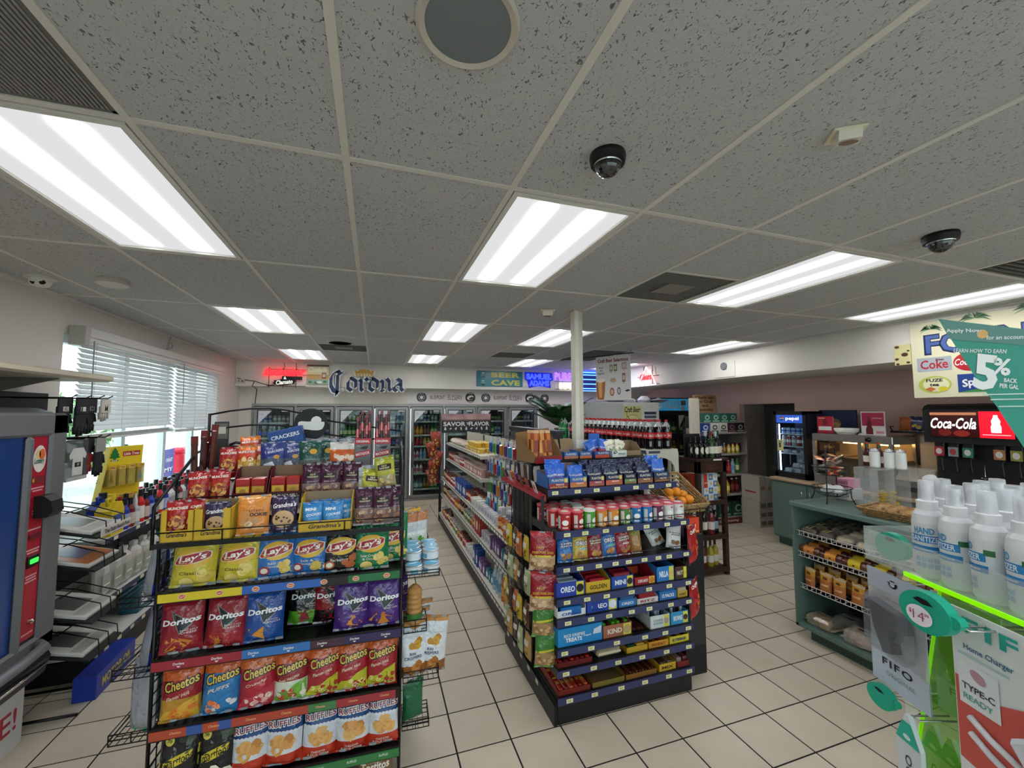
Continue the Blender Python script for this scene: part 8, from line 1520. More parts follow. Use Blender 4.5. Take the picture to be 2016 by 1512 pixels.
for n,c,c2 in CB2:
    mb = MB(); mb.box(-0.085,0.085,-0.08,0.08,0,0.15,C(c,0.5),bev=0.003); mb.disc(0,0.08,0.05,0.04,FY(-0.0812),ink(c2),16,1); mb.quadgrid(-0.07,0.07,0.012,0.03,FY(-0.0812),ink(c2)); mb.disc(0,0.08,0.03,0.022,FY(-0.082),ink(c),12,1); CBM.append(mb.mesh('beer_carton'))
def cart(q,x,z,s_=1.0,y=5.45): ob('beer_carton',CBM[q],None,CB2[q][0]+' on the shelving beside the doorway','carton','beer cartons beside the doorway',loc=(x,y,z),scale=s_)
for x,q in ((5.11,3),(5.30,1),(5.48,1),(5.66,2),(5.84,4)): cart(q,x,1.4905)
mb = MB(); mb.box(-0.40,0.40,-0.10,0.10,0,0.012,C('#a39d90',0.5)); ob('loose_board',mb,None,'thin board laid across the cartons on the doorway shelving','board',loc=(5.48,5.47,1.641))
for x in (5.15,5.33,5.51,5.69): cart(0,x,1.6535,0.98)
for x,q in ((5.10,3),(5.28,4),(5.46,3),(5.64,2),(5.82,2)): cart(q,x,1.1375,1.05,5.52)
for x,q in ((5.21,6),(5.49,6),(5.77,6)): cart(q,x,0.1105,1.55,5.53)
for k in range(9): q = gr.choice((B[8],B[4])); ob('drink_bottle',BOT[q],None,q+' on the doorway beer shelving','bottle','bottles on the doorway shelving',loc=(5.08+0.092*k,5.43,1.1375),scale=0.85)
for k in range(9): q = (B[1],B[5],B[0],B[2],B[0],B[8],B[5],B[1],B[2])[k]; ob('drink_bottle',BOT[q],None,q+' on the middle doorway shelf','bottle','bottles on the middle doorway shelf',loc=(5.08+0.092*k,5.45,0.8005),scale=1.15)
for k in range(8): q = (B[8],B[4],B[4],B[4],B[2],B[4],B[9],B[9])[k]; ob('drink_bottle',BOT[q],None,q+' on the lower doorway shelf','bottle','bottles on the lower doorway shelf',loc=(5.09+0.1*k,5.45,0.4805),scale=1.2)
# white beer cases stacked by the doorway
for k,(x,z,h,w,lb) in enumerate(((6.02-0.03,0.0,0.13,0.30,'white case at the foot of the stack by the doorway'),(6.02-0.03,0.131,0.13,0.30,'white printed case second from the floor by the doorway'),(6.02-0.03,0.262,0.15,0.30,'white case with dark print third from the floor by the doorway'),(5.925,0.413,0.38,0.14,'tall white carton standing on the cases, beer shelving side'),(6.075-0.01,0.413,0.36,0.12,'tall white carton standing on the cases, doorway side'))):
    mb = MB(); mb.box(-w/2,w/2,-0.17,0.17,0,h,C('#b9b4ab',0.6),bev=0.003)
    if k < 3: mb.quadgrid(-w*0.4,-w*0.04,h*0.25,h*0.75,FY(-0.1712),ink('#77716a')); mb.quadgrid(w*0.04,w*0.4,h*0.25,h*0.75,FY(-0.1712),ink('#77716a'))
    else: mb.quadgrid(-w*0.3,w*0.3,h*0.45,h*0.6,FY(-0.1712),ink('#a8786c')); mb.quadgrid(-0.1,0.1,h*0.3,h*0.36,FX(-w/2-0.0012,0,0,-1),ink('#a83a34'))
    ob('beer_case',mb,None,lb,'case',loc=(x-0.05,5.195,z))
# ------------------------------------------------------------------ green bakery island
TEAL = C('#586e66',0.45); TEALD = C('#3c5049',0.5); rq = random.Random(77)
isl = thing('bakery_island','grey-green display cabinet with wire-fronted shelves of baked goods','cabinet',(3.29,1.70,0.0))
IY0,IY1,IX1 = -0.75,0.86,0.62
def IS(n,*a,m=TEAL,bev=0.0,par=None): mb = MB(); mb.box(*a,m,bev=bev); return ob(n,mb,par or isl)
IS('toe_kick',0.08,IX1,IY0+0.02,IY1-0.06,0.0,0.11,m=TEALD); IS('side_panel',0.0,IX1,IY1-0.02,IY1,0.10,1.05); IS('side_panel',0.0,IX1,IY0,IY0+0.02,0.10,1.05); IS('back_panel',IX1-0.02,IX1,IY0,IY1,0.10,1.05,m=TEALD); IS('floor_board',0.0,IX1,IY0,IY1,0.10,0.125); IS('top',-0.012,IX1+0.02,IY0-0.02,IY1+0.012,1.05,1.09,bev=0.008)
WW = C('#d9d8d2',0.35)
IZ = [(0.825,0.02),(0.66,0.02),(0.405,0.03)]
for z,xo in IZ:
    mb = MB(); sl = 0.06
    for k in range(26): y = IY0+0.04+0.061*k; mb.rod((xo,y,z),(IX1-0.04,y,z+sl),0.002,WW,4)
    for k in range(10): x = xo+(IX1-0.06-xo)*k/9; mb.rod((x,IY0+0.03,z+sl*k/9),(x,IY1-0.03,z+sl*k/9),0.002,WW,4)
    for h in (0.0,0.035): mb.rod((xo,IY0+0.03,z+h),(xo,IY1-0.03,z+h),0.003,WW,5)
    for k in range(44): y = IY0+0.035+0.0355*k; mb.rod((xo,y,z),(xo,y,z+0.035),0.0018,WW,4)
    mb.box(xo+0.03,IX1-0.04,IY0+0.03,IY1-0.03,z-0.006+0.004,z-0.002,C('#3a4642',0.6)); ob('wire_shelf',mb,isl)
def wrapped(core,wrapc,w,d,h,tagc=None,seed=0,lumps=True):
    r = random.Random(seed); mb = MB()
    if lumps:
        for k in range(7): mb.lathe([(0.0,0),(d*0.22,h*0.1),(d*0.27,h*0.4),(d*0.18,h*0.75),(0,h*0.85)],8,C(core,0.6,bump=(60,0.6,0.01)),r.uniform(-w*0.3,w*0.3),r.uniform(-d*0.28,d*0.28),r.uniform(0,h*0.1))
    else: mb.box(-w*0.42,w*0.42,-d*0.42,d*0.42,0.003,h*0.9,C(core,0.6,bump=(60,0.5,0.01)),bev=h*0.3)
    mb.box(-w/2,w/2,-d/2,d/2,0,h,hazy(wrapc,0.38,0.08),bev=min(h*0.4,0.018))
    mb.box(-w/2-0.02,-w/2+0.004,-d*0.4,d*0.4,h*0.3,h*0.34,hazy(wrapc,0.5)); mb.box(w/2-0.004,w/2+0.02,-d*0.4,d*0.4,h*0.3,h*0.34,hazy(wrapc,0.5))
    if tagc: mb.quadgrid(-w*0.3,w*0.3,-d*0.1,d*0.25,FZ(h+0.001),ink(tagc)); mb.quadgrid(-w*0.2,w*0.2,0.0,d*0.15,FZ(h+0.0018),ink('#2a2a26'))
    return mb.mesh('wrapped_treat')
TR = {'dark brownie in clear wrap with a gold tag': wrapped('#2a1a14','#8a8478',0.10,0.12,0.05,'#c9b878',1,False),'pale cookie bag': wrapped('#b59a74','#c9c4b8',0.11,0.12,0.05,None,2),'brown cookie bag with a green tag': wrapped('#6a4228','#a89a88',0.11,0.12,0.05,'#5f8a78',3),'cream biscuit bag': wrapped('#c9ac7c','#d0cabc',0.10,0.12,0.05,None,4)}
def isl_item(me,x,y,z,lab,cat,grp,rot=0.0,s_=1.0): ob(me.name.split('.')[0],me,None,lab,cat,grp,loc=(3.29+x,1.70+y,z),rot=rot if hasattr(rot,'__len__') else (0,radians(-6),rot),scale=s_)
for j in range(3):
    for k in range(11):
        y = IY1-0.10-0.135*k; q = list(TR)[0 if k < 2 else (1 if k < 4 else (2 if k < 7 else 3))]
        isl_item(TR[q],0.09+0.13*j,y,0.836+0.0125*(j+0.5)*1.1,q+' on the upper island shelf','baked treat','wrapped treats on the upper island shelf',(0,radians(-7),rq.uniform(-.15,.15)))
# rolls: wrapped loaf cakes with orange or yellow bands
def roll(band,body='#5a3018'):
    mb = MB(); mb.T = Matrix.Rotation(pi/2,4,'X'); mb.lathe([(0.0,-0.075),(0.026,-0.07),(0.031,-0.05),(0.031,0.05),(0.026,0.07),(0.0,0.075)],12,C(body,0.3,coat=0.8,bump=(50,0.4,0.01)),0,0.033,0,cap=False); mb.lathe([(0.0322,-0.035,C(band,0.4)),(0.0325,-0.034),(0.0325,0.034),(0.0322,0.035)],14,C(band,0.4),0,0.033,0,cap=False); mb.T = Matrix.Identity(4); mb.disc(0.0,0.0,0.008,0.006,lambda a,b: (-0.033,a,0.035+b),ink('#3a2a1c'),10,1)
    return mb.mesh('cake_roll')
RL = [roll('#c07a34'),roll('#c9842e','#4a1f1c'),roll('#c9ae2a'),roll('#d0b42c','#5a3420')]
for j in range(4):
    for k in range(9):
        y = IY1-0.10-0.165*k; q = 0 if k == 0 else (1 if k == 1 else (2 if k == 2 else 3)); isl_item(RL[q],0.075+0.085*j,y+0.02*(j % 2),0.668+0.0085*(j+0.6),('orange' if q < 2 else 'yellow')+' banded cake roll on the second island shelf','cake roll','banded cake rolls on the second island shelf',(0,radians(-6),rq.uniform(-.08,.08)),1.12)
# tall biscuit bags
def tallbag(c,lab,seed): return Bag(0.085,0.15,0.045,[(0,C(c,0.3,coat=0.6,bump=(70,0.6,0.01))),(0.62,lab),(0.85,hazy('#d0b890',0.7))],[('disc',0,0.72,0.2,0.06,'#5a3a1c'),('text','COOKIES',0,0.4,0.6,0.08,'#e6cfa0')],seed=seed,nu=8,nv=10,back=c).mesh('biscuit_bag')
TBG = [tallbag('#a8642c','#c08a34',151),tallbag('#9c5a28','#b89a34',152),tallbag('#b0703a','#c9a83a',153)]
for j in range(3):
    for k in range(13): y = IY1-0.08-0.115*k; isl_item(TBG[k % 3 if k > 2 else 0],0.07+0.10*j,y+rq.uniform(-.01,.01),0.413+0.011*(j+0.4),'upright golden biscuit bag on the third island shelf','biscuit bag','golden biscuit bags on the third island shelf',(radians(rq.uniform(-3,3)),radians(3),-pi/2+rq.uniform(-.15,.15)),1.05)
# bottom level
BT = [('clear bag of croissants',wrapped('#8a6238','#b0a890',0.20,0.15,0.08,None,11)),('dark bag with a grey label',wrapped('#2a2422','#8a8884',0.16,0.15,0.11,'#8f9698',12,False)),('clear bag of striped wafer straws',wrapped('#9c8272','#c0b8ae',0.20,0.16,0.10,'#b5988a',13)),('small yellow banded bag',wrapped('#a8742c','#c0a860',0.10,0.12,0.12,'#c9aa2e',14,False))]
for k,(y,q) in enumerate(((IY1-0.14,0),(IY1-0.25,1),(IY1-0.42,2),(IY1-0.66,3),(IY1-0.85,2),(IY1-1.05,1),(IY1-1.25,0))): isl_item(BT[q][1],0.12+(0.12 if q == 1 else 0),y,0.1255,BT[q][0]+' on the island floor board','baked goods bag','bags on the island floor board',(0,0,-pi/2+rq.uniform(-.15,.15)))
# things on the island top
t = thing('tiered_basket','black wire two-tier basket stand on the green island','basket stand',(3.58,2.42,1.09),rot=0.35)
mb = MB(); R1,R0 = 0.135,0.13
for zz,R in ((0.12,R1),(0.285,R0)):
    mb.tube([(R*cos(2*pi*k/24),R*sin(2*pi*k/24),zz) for k in range(24)],0.0035,WIRE,5,closed=True)
    for q in (0.35,0.7): mb.tube([(R*cos(2*pi*k/24)*sqrt(1-q*q*0.8),R*sin(2*pi*k/24)*sqrt(1-q*q*0.8),zz-0.09*q) for k in range(24)],0.0022,WIRE,4,closed=True)
    for a in range(6): mb.tube([(R*cos(pi*a/3)*cos(s_),R*sin(pi*a/3)*cos(s_),zz-0.075*sin(s_)) for s_ in (0,0.4,0.8,1.2,1.57)],0.0025,WIRE,4)
ob('baskets',mb,t)
for sg in (-1,1): mb = MB(); mb.tube([(sg*0.16,0,0.0),(sg*0.14,0,0.03),(sg*R1,0,0.12),(sg*R1,0,0.36)]+[(sg*R1*cos(s_),0,0.36+0.11*sin(s_)) for s_ in (0.4,0.8,1.2,1.57)],0.0045,WIRE,6); ob('frame_arch',mb,t)
for sg in (-1,1): mb = MB(); mb.tube([(0,sg*0.15,0.0),(0,sg*0.125,0.05),(0,sg*0.12,0.12)],0.004,WIRE,6); ob('foot',mb,t)
CND = Bag(0.09,0.06,0.02,[(0,'#c9402c'),(0.4,'#d8a878')],[('chips',0,0.5,0.35,0.2,6,['#e6c8a0','#b8302a','#d86a3a'],0.12)],seed=161,nu=6,nv=6).mesh('cracker_packet')
for k in range(16): ob('cracker_packet',CND,None,'small red cracker packet piled in the upper wire basket','cracker packet','packets in the upper wire basket',loc=(3.58+0.055*cos(k*2.1)*(0.4+0.04*k),2.42+0.055*sin(k*2.1)*(0.4+0.04*k),1.31+0.012*k*0.8),rot=(radians(-70+rq.uniform(-25,25)),rq.uniform(-.5,.5),rq.uniform(0,6)))
mb = MB(); mb.box(-0.075,0.075,-0.05,0.05,0,0.075,C('#d08aa0',0.5),bev=0.003); mb.text('SWEET',0,0.045,0.1,FX(-0.0762,0,0,-1),ink('#7a3a52')); ob('sweetener_box',mb,None,'pink sweetener carton beside the wire basket','carton',loc=(3.80,2.44,1.19));
mb = MB(); mb.box(-0.09,0.09,-0.06,0.06,0,0.0995,hazy('#cfd3d6',0.7),bev=0.01); ob('clear_tub',mb,None,'cloudy clear tub under the pink carton','tub',loc=(3.80,2.44,1.0905))
mb = MB()
for k in range(9): mb.lathe([(0,0),(0.035,0.005),(0.04,0.02),(0.02,0.035),(0,0.036)],8,C('#d6d6d4',0.4,bump=(60,0.6,0.01)),0.04*cos(k*2.3),0.04*sin(k*2.3),0.012*(k//3))
ob('creamer_pile',mb,None,'pile of white creamers in the lower wire basket','creamers',kind='stuff',loc=(3.58,2.42,1.165))
t = thing('condiment_stand','clear acrylic condiment stand on the green island','stand',(3.78,2.18,1.0905),rot=-0.15); ACR = hazy('#c9cdcc',0.28,0.05)
for a in ((-0.15,0.15,-0.09,0.09,0.29,0.297),(-0.15,-0.145,-0.09,0.09,0.0,0.29),(0.145,0.15,-0.09,0.09,0.0,0.29),(-0.003,0.003,-0.09,0.09,0.0,0.29),(-0.15,0.15,-0.09,0.09,0.0,0.006)): mb = MB(); mb.box(*a,ACR); ob('panel',mb,t)
PK = [C('#c9a62c',0.45),C('#b8942a',0.45)]
for j in range(2):
    for k in range(14):
        mb = MB(); mb.box(-0.032,0.032,-0.02,0.02,0,0.004,PK[k % 2],bev=0.001)
        if k == 0 and j == 0: pkm = mb.mesh('mustard_packet')
        ob('mustard_packet',pkm,None,'yellow mustard packet heaped in the acrylic stand','packet','yellow packets in the acrylic stand',loc=(3.71+0.14*j+rq.uniform(-.025,.025),2.18+rq.uniform(-.04,.04),1.10+0.0075*k),rot=(rq.uniform(-.15,.15),rq.uniform(-.15,.15),rq.uniform(0,3)))
def shaker(h,r,lidc): mb = MB(); mb.lathe([(r*0.9,0,C('#d6d5d0',0.15)),(r,0.01),(r,h*0.75),(r*0.9,h*0.82,C(lidc,0.2,metal=0.9)),(r*0.95,h*0.84),(r*0.85,h*0.95),(r*0.3,h)],16); return mb.mesh('sugar_shaker')
SKM = shaker(0.15,0.034,'#b9b9ba')
for dx,dy in ((-0.03,-0.03),(0.05,0.0),(0.11,0.03)): ob('sugar_shaker',SKM,None,'white glass sugar shaker with a metal top on the acrylic stand','shaker','sugar shakers on the acrylic stand',loc=(3.78+dx*0.4-0.0,2.18-dx*1.0,1.388))
HS = wine_mesh('#4a1a12','#e3dfd2','#b3281c',0.026,0.19); HS.lathe([(0.0125,0.15,C('#1a4a2c',0.4)),(0.0125,0.175)],12,C('#1a4a2c',0.4),cap=False); HS = HS.mesh('hot_sauce_bottle')
for dx in (0.0,0.085): ob('hot_sauce_bottle',HS,None,'hot sauce bottle with a red cap on the acrylic stand','sauce bottle','hot sauce bottles on the acrylic stand',loc=(3.83,2.30-dx,1.388))
mb = MB();
for k in range(60): mb.box(rq.uniform(-0.11,0.05),rq.uniform(0.06,0.12),rq.uniform(-0.16,0.05),rq.uniform(0.06,0.17),0.002*(k//6),0.002*(k//6)+0.004,C(('#b03a44','#c0636a','#9c2a34')[k % 3],0.5)) if k < 24 else None
ob('ketchup_packets',mb,None,'heap of red ketchup packets on the green island top','packets',kind='stuff',loc=(3.72,1.96,1.0905))
t = thing('wicker_tray','shallow wicker tray of wrapped muffins on the green island','basket',(3.45,1.90,1.0905),rot=0.1); WK2 = C('#b08a58',0.7,var=(90,'#7a5a34',0.4,0.6),bump=(110,0.9,0.01))
mb = MB();
for q in range(4):
    w_,d_ = 0.10+0.012*q,0.14+0.014*q; n1 = 16; pts = []
    for (ax,ay),(bx_,by) in zip([(-w_,-d_),(w_,-d_),(w_,d_),(-w_,d_)],[(w_,-d_),(w_,d_),(-w_,d_),(-w_,-d_)]):
        for p_ in range(n1): s_ = p_/n1; o_ = 0.003*(1 if (p_+q) % 2 else -1); pts.append((ax+(bx_-ax)*s_+(o_ if abs(by-ay) > 0.01 else 0),ay+(by-ay)*s_+(o_ if abs(bx_-ax) > 0.01 else 0),0.008+0.016*q))
    mb.tube(pts,0.009,WK2,5,closed=True)
ob('woven_side',mb,t); mb = MB(); mb.box(-0.10,0.10,-0.14,0.14,0,0.008,WK2); ob('woven_floor',mb,t)
MUF = wrapped('#b07a40','#c9a878',0.09,0.075,0.07,'#c98a3a',21,False)
for k in range(6): ob('wrapped_muffin',MUF,None,'golden wrapped muffin in the wicker tray','muffin','muffins in the wicker tray',loc=(3.41+0.085*(k % 2),1.82+0.085*(k//2),1.10),rot=(rq.uniform(-.15,.15),rq.uniform(-.2,.2),rq.uniform(-.3,.3)))
# ------------------------------------------------------------------ counter along the right wall
ct = thing('wall_counter','grey-green base cabinets with a tan countertop along the pink wall','counter',(5.34,4.43,0.0)); L = 3.6; TANC = C('#a88f74',0.45)
def CT(n,*a,m=TEAL,bev=0.0,par=None): mb = MB(); mb.box(*a,m,bev=bev); return ob(n,mb,par or ct)
CT('toe_kick',0.07,0.72,-L,-0.03,0.0,0.11,m=TEALD); CT('carcass',0.012,0.74,-L,0.0,0.11,0.875); CT('countertop',-0.025,0.755,-L,0.015,0.875,0.915,m=TANC,bev=0.012)
for k in range(7):
    y1 = -0.01-0.5*k; d_ = CT('cabinet_door',0.0,0.012,y1-0.485,y1,0.13,0.86,bev=0.003); mb = MB(); yh = y1-0.44 if k % 2 == 0 else y1-0.045; mb.tube([(0.0,yh,0.70),(-0.022,yh,0.705),(-0.022,yh,0.775),(0.0,yh,0.78)],0.004,C('#c9c9c9',0.2,metal=1.0),6); ob('handle',mb,d_)
# pepsi cooler
t = thing('countertop_cooler','black countertop drink cooler with a lit blue header on the counter','cooler',(5.45,4.21,0.9155)); K1 = C('#121316',0.4); w,h,d = 0.235,0.915,0.42
def PF(n,*a,m=K1,bev=0.0): mb = MB(); mb.box(*a,m,bev=bev); return ob(n,mb,t)
PF('side_wall',0.02,d,-w,-w+0.02,0,h,m=C('#1a2034',0.4)); PF('side_wall',0.02,d,w-0.02,w,0,h); PF('back_wall',d-0.02,d,-w,w,0,h,m=C('#c9d6e2',0.5)); PF('roof',0.02,d,-w,w,h-0.03,h); PF('floor_pan',0.02,d,-w,w,0,0.06)
mb = MB()
for a in ((-0.0,0.02,-w,-w+0.045,0.0,h),(0.0,0.02,w-0.045,w,0,h),(0.0,0.02,-w,w,0,0.075),(0.0,0.02,-w,w,h-0.05,h)): mb.box(*a,K1)
ob('door_frame',mb,t); mb = MB(); mb.box(0.006,0.010,-w+0.045,w-0.045,0.075,h-0.16,glassmat('#e6eef4')); ob('glass',mb,t)
mb = MB(); mb.box(0.004,0.02,-w+0.045,w-0.045,h-0.16,h-0.05,C('#24418c',0.3,emit=0.7,emith='#2a52b0')); g = FX(0.0028,0,0,-1); g2 = FX(0.0018,0,0,-1); mb.text('pepsi',0.045,h-0.105,0.19,g,C('#e9eef6',emit=0.8),h=0.06); mb.disc(-0.105,h-0.10,0.032,0.032,g,ink('#e6e8ee'),18,1); mb.flat([(-0.137+0.0,h-0.095),(-0.125,h-0.075),(-0.105,h-0.068),(-0.085,h-0.075),(-0.075,h-0.095),(-0.1,h-0.088)],g2,ink('#c2303a')); mb.flat([(-0.136,h-0.11),(-0.11,h-0.104),(-0.075,h-0.108),(-0.088,h-0.126),(-0.105,h-0.132),(-0.125,h-0.126)],g2,ink('#24509c')); ob('header',mb,t)
mb = MB(); mb.box(0.02,0.03,w-0.075,w-0.06,0.09,h-0.18,C('#fff',emit=5.0,emith='#eaf2ff',name='fridge_led')); ob('led_strip',mb,t)
for z in (0.60,0.43,0.33): PF('shelf',0.04,d-0.03,-w+0.02,w-0.02,z-0.008,z,m=C('#d3dbe2',0.4))
mb = MB(); mb.box(-0.002,0.0045,w-0.135,w-0.055,0.36,0.52,C('#cfc98c',0.5)); mb.text('SALE',-w+0.095,0.49,0.06,FX(-0.0032,0,0,-1),ink('#2a2a1c')); mb.text('5',-w+0.09,0.44,0.04,FX(-0.0032,0,0,-1),ink('#2a2a1c'),bold=0.06); ob('price_sticker',mb,t)
for k in range(5): ob('drink_can',CAN[K[3] if k % 2 else K[2]],None,('red' if k % 2 else 'grey')+' can inside the countertop cooler','can','cans inside the countertop cooler',loc=(5.53,4.06+0.072*k,0.9155+0.4305))
for k in range(5): ob('drink_can',CAN[K[1]],None,'silver blue can on the upper countertop cooler shelf','can','cans on the upper cooler shelf',loc=(5.53,4.06+0.072*k,0.9155+0.6005),scale=(1,1,0.6))
SW = wrapped('#cfc8ba','#d8dade',0.14,0.10,0.07,None,31)
for k,(x,y,z) in enumerate(((5.56,4.05,0.061),(5.56,4.17,0.061),(5.56,4.29,0.061),(5.58,4.08,0.132),(5.58,4.20,0.132),(5.60,4.12,0.203))): ob('wrapped_sandwich',SW,None,'wrapped sandwich heaped in the bottom of the countertop cooler','sandwich','sandwiches in the countertop cooler',loc=(x,y,0.9155+z),rot=rq.uniform(-.4,.4))
for k in range(3): ob('wrapped_sandwich',SW,None,'small wrapped tub on the lower countertop cooler shelf','tub','tubs in the countertop cooler',loc=(5.55,4.08+0.12*k,0.9155+0.3305),scale=0.75)
# food warmer
t = thing('food_warmer','stainless food warmer with warm lit glass on the counter','food warmer',(5.42,3.44,0.9155)); SS = C('#a8a6a1',0.28,metal=0.85); w,h,d = 0.44,0.63,0.42
def FW_(n,*a,m=SS,bev=0.0): mb = MB(); mb.box(*a,m,bev=bev); return ob(n,mb,t)
FW_('base_unit',0.0,d,-w,w,0.0,0.12,bev=0.006); FW_('hood',0.0,d,-w,w,h-0.09,h,bev=0.006)
for y in (-w,-0.13,w-0.04): FW_('upright',0.0,0.03,y,y+0.04,0.12,h-0.09);
for y in (-w,w-0.03): FW_('rear_post',d-0.03,d,y,y+0.03,0.12,h-0.09)
FW_('back_sheet',d-0.012,d-0.008,-w,w,0.12,h-0.09,m=C('#b5aa96',0.4)); FW_('rack_shelf',0.04,d-0.02,-w+0.02,w-0.02,0.34,0.35)
mb = MB(); mb.box(0.012,0.016,-w+0.04,w-0.04,0.12,h-0.09,glassmat('#f2ece0')); ob('front_glass',mb,t); mb = MB(); mb.box(0.02,d-0.02,-w+0.004,-w+0.008,0.12,h-0.09,glassmat('#f2ece0')); ob('side_glass',mb,t)
for y in (-0.28,0.1): mb = MB(); mb.T = Matrix.Translation((0.22,y,h-0.105)) @ Matrix.Rotation(pi/2,4,'X'); mb.lathe([(0.012,-0.10),(0.012,0.10)],8,C('#ffd9a0',emit=14.0,emith='#ffc880',name='heat_lamp')); ob('heat_lamp',mb,t)
mb = MB(); mb.T = Matrix.Translation((0.0,-w+0.23,h-0.045)) @ Matrix.Rotation(-pi/2,4,'Y'); mb.lathe([(0.03,0),(0.028,0.02),(0.012,0.03),(0,0.03)],16,C('#3a3a3a',0.2,metal=0.9)); ob('dial',mb,t)
mb = MB(); mb.box(0.016,0.02,0.12,0.36,h-0.21,h-0.11,C('#5a3a26',0.5)); mb.text('pepsi',-0.24,h-0.16,0.12,FX(0.0148,0,0,-1),ink('#d9a860'),h=0.05); ob('brand_plate',mb,t)
mb = MB(); mb.box(0.05,0.3,0.1,0.36,0.352,0.37,C('#8f8a80',0.4)); ob('tray',mb,t)
# on top of the warmer
mb = MB(); mb.lathe([(0.085,0),(0.115,0.03),(0.125,0.06),(0.122,0.075),(0.10,0.077)],26,C('#e2dfd6',0.45)); ob('plate_stack',mb,None,'stack of white foam plates on the food warmer','plates',loc=(5.56,3.55,0.9155+0.631))
mb = MB(); mb.box(-0.01,0.01,-0.23,0.23,0,0.30,C('#20294a',0.45)); mb.disc(-0.05,0.12,0.10,0.07,FX(-0.0112,0,0,-1),ink('#8a6a4a'),18,1); mb.disc(-0.02,0.10,0.06,0.04,FX(-0.012,0,0,-1),ink('#b5946a'),14,1); ob('snack_poster',mb,None,'dark blue food poster standing behind the foam plates','poster',loc=(5.78,3.79,0.9155+0.631))
mb = MB(); mb.box(-0.01,0.01,-0.105,0.105,0,0.22,C('#a81f34',0.4),bev=0.01); g = FX(-0.0112,0,0,-1); mb.quadgrid(-0.08,0.08,0.04,0.09,g,ink('#d9d4d0')); mb.disc(0.0,0.14,0.03,0.045,g,ink('#7a1a2a'),12,1); mb.quadgrid(-0.08,0.0,0.19,0.2,g,ink('#e0b0b4')); ob('cup_sign',mb,None,'red tent sign standing beside the foam plates','sign',loc=(5.52,3.77,0.9155+0.631))
mb = MB(); mb.box(-0.004,0.004,-0.125,0.125,0,0.28,C('#d9d5d0',0.4)); mb.quadgrid(-0.115,0.115,0.11,0.265,FX(-0.0052,0,0,-1),ink('#b03052')); mb.text('REFRESHING',0.045,0.20,0.1,FX(-0.0062,0,0,-1),ink('#e9c8cc'),h=0.014); mb.flat([(-0.075,0.01),(0.0,0.01),(0.0,0.07),(-0.012,0.10),(-0.012,0.14),(-0.03,0.19),(-0.03,0.22),(-0.045,0.22),(-0.045,0.19),(-0.063,0.14),(-0.063,0.10),(-0.075,0.07)],FX(-0.0062,0,0,-1),ink('#6a1626')); mb.quadgrid(0.03,0.11,0.02,0.05,FX(-0.0052,0,0,-1),ink('#c9808c')); ob('bottle_poster',mb,None,'pink and white poster with a bottle standing on the warmer','poster',loc=(5.60,3.28,0.9155+0.631))
mb = MB(); mb.lathe([(0.03,0),(0.035,0.01),(0.02,0.022),(0,0.024)],14,C('#d9d8d4',0.3)); ob('cup_lid',mb,None,'small white lid on the warmer top','dish',loc=(5.48,3.33,0.9155+0.631))  # low rounded shape is a small white lid lying on the hood
# second unit: clear-lidded bun tray, and a black chip tray on the wall
t = thing('hot_dog_tray','steel tray with a slanted clear lid on the counter','food tray',(5.40,2.88,0.9155)); mb = MB(); mb.box(0,0.34,-0.19,0.11,0,0.16,SS,bev=0.006); ob('base',mb,t); mb = MB(); mb.box(-0.004,0.0,-0.17,0.09,0.06,0.11,C('#2a2a2a',0.4)); ob('grille',mb,t)
mb = MB(); P = [(0.0,0.17),(0.02,0.17),(0.14,0.30),(0.40,0.30),(0.40,0.31),(0.13,0.31)]; mb.prism(P,-0.19,0.11,hazy('#d8cfc0',0.35,0.05)); ob('lid',mb,t); mb = MB(); mb.box(0.02,0.33,-0.192,-0.188,0.16,0.29,hazy('#d8cfc0',0.3,0.05)); ob('lid_side',mb,t)
t = thing('chip_shelf','black tray shelf on the pink wall holding snack bags','shelf',(5.72,2.86,1.58)); mb = MB(); mb.box(0.0,0.37,-0.20,0.32,0,0.02,BLACK); mb.tube([(0.0,0.3,0.02),(0.0,0.32,0.07),(0.06,0.32,0.07)],0.006,WIRE); ob('tray',mb,t)
mb = MB(); mb.box(0.10,0.32,-0.10,0.10,0.0,0.665,C('#cfc6b4',0.4)); ob('steel_back',mb,None,'pale steel stand under the black chip tray','stand',loc=(5.75,2.88,0.9145))
CHS = Bag(0.16,0.17,0.06,[(0,'#1f2c5c'),(0.85,'#24346a')],[('text','Doritos',0,0.7,0.75,0.13,'#c9d0e0',dict(bold=0.03)),('chips',0,0.3,0.2,0.1,6,['#c9a040','#d8b860'],0.12)],seed=171).mesh('chip_bag'); CHO = Bag(0.16,0.17,0.06,[(0,'#b5602c')],[],seed=172).mesh('chip_bag')
for k,(y,me,lb) in enumerate(((3.06,CHO,'orange chip bag lying at the end of the black tray'),(2.97,CHS,'navy chip bag on the black wall tray'),(2.84,CHS,'navy chip bag beside the drink dispenser'),(2.74,CHS,'navy chip bag behind the drink dispenser edge'))): ob('chip_bag',me,None,lb,'chip bag','chip bags on the black wall tray',loc=(5.80,y,1.6005),rot=(radians(-10),radians(4*(k % 2)),-pi/2+0.1*k))
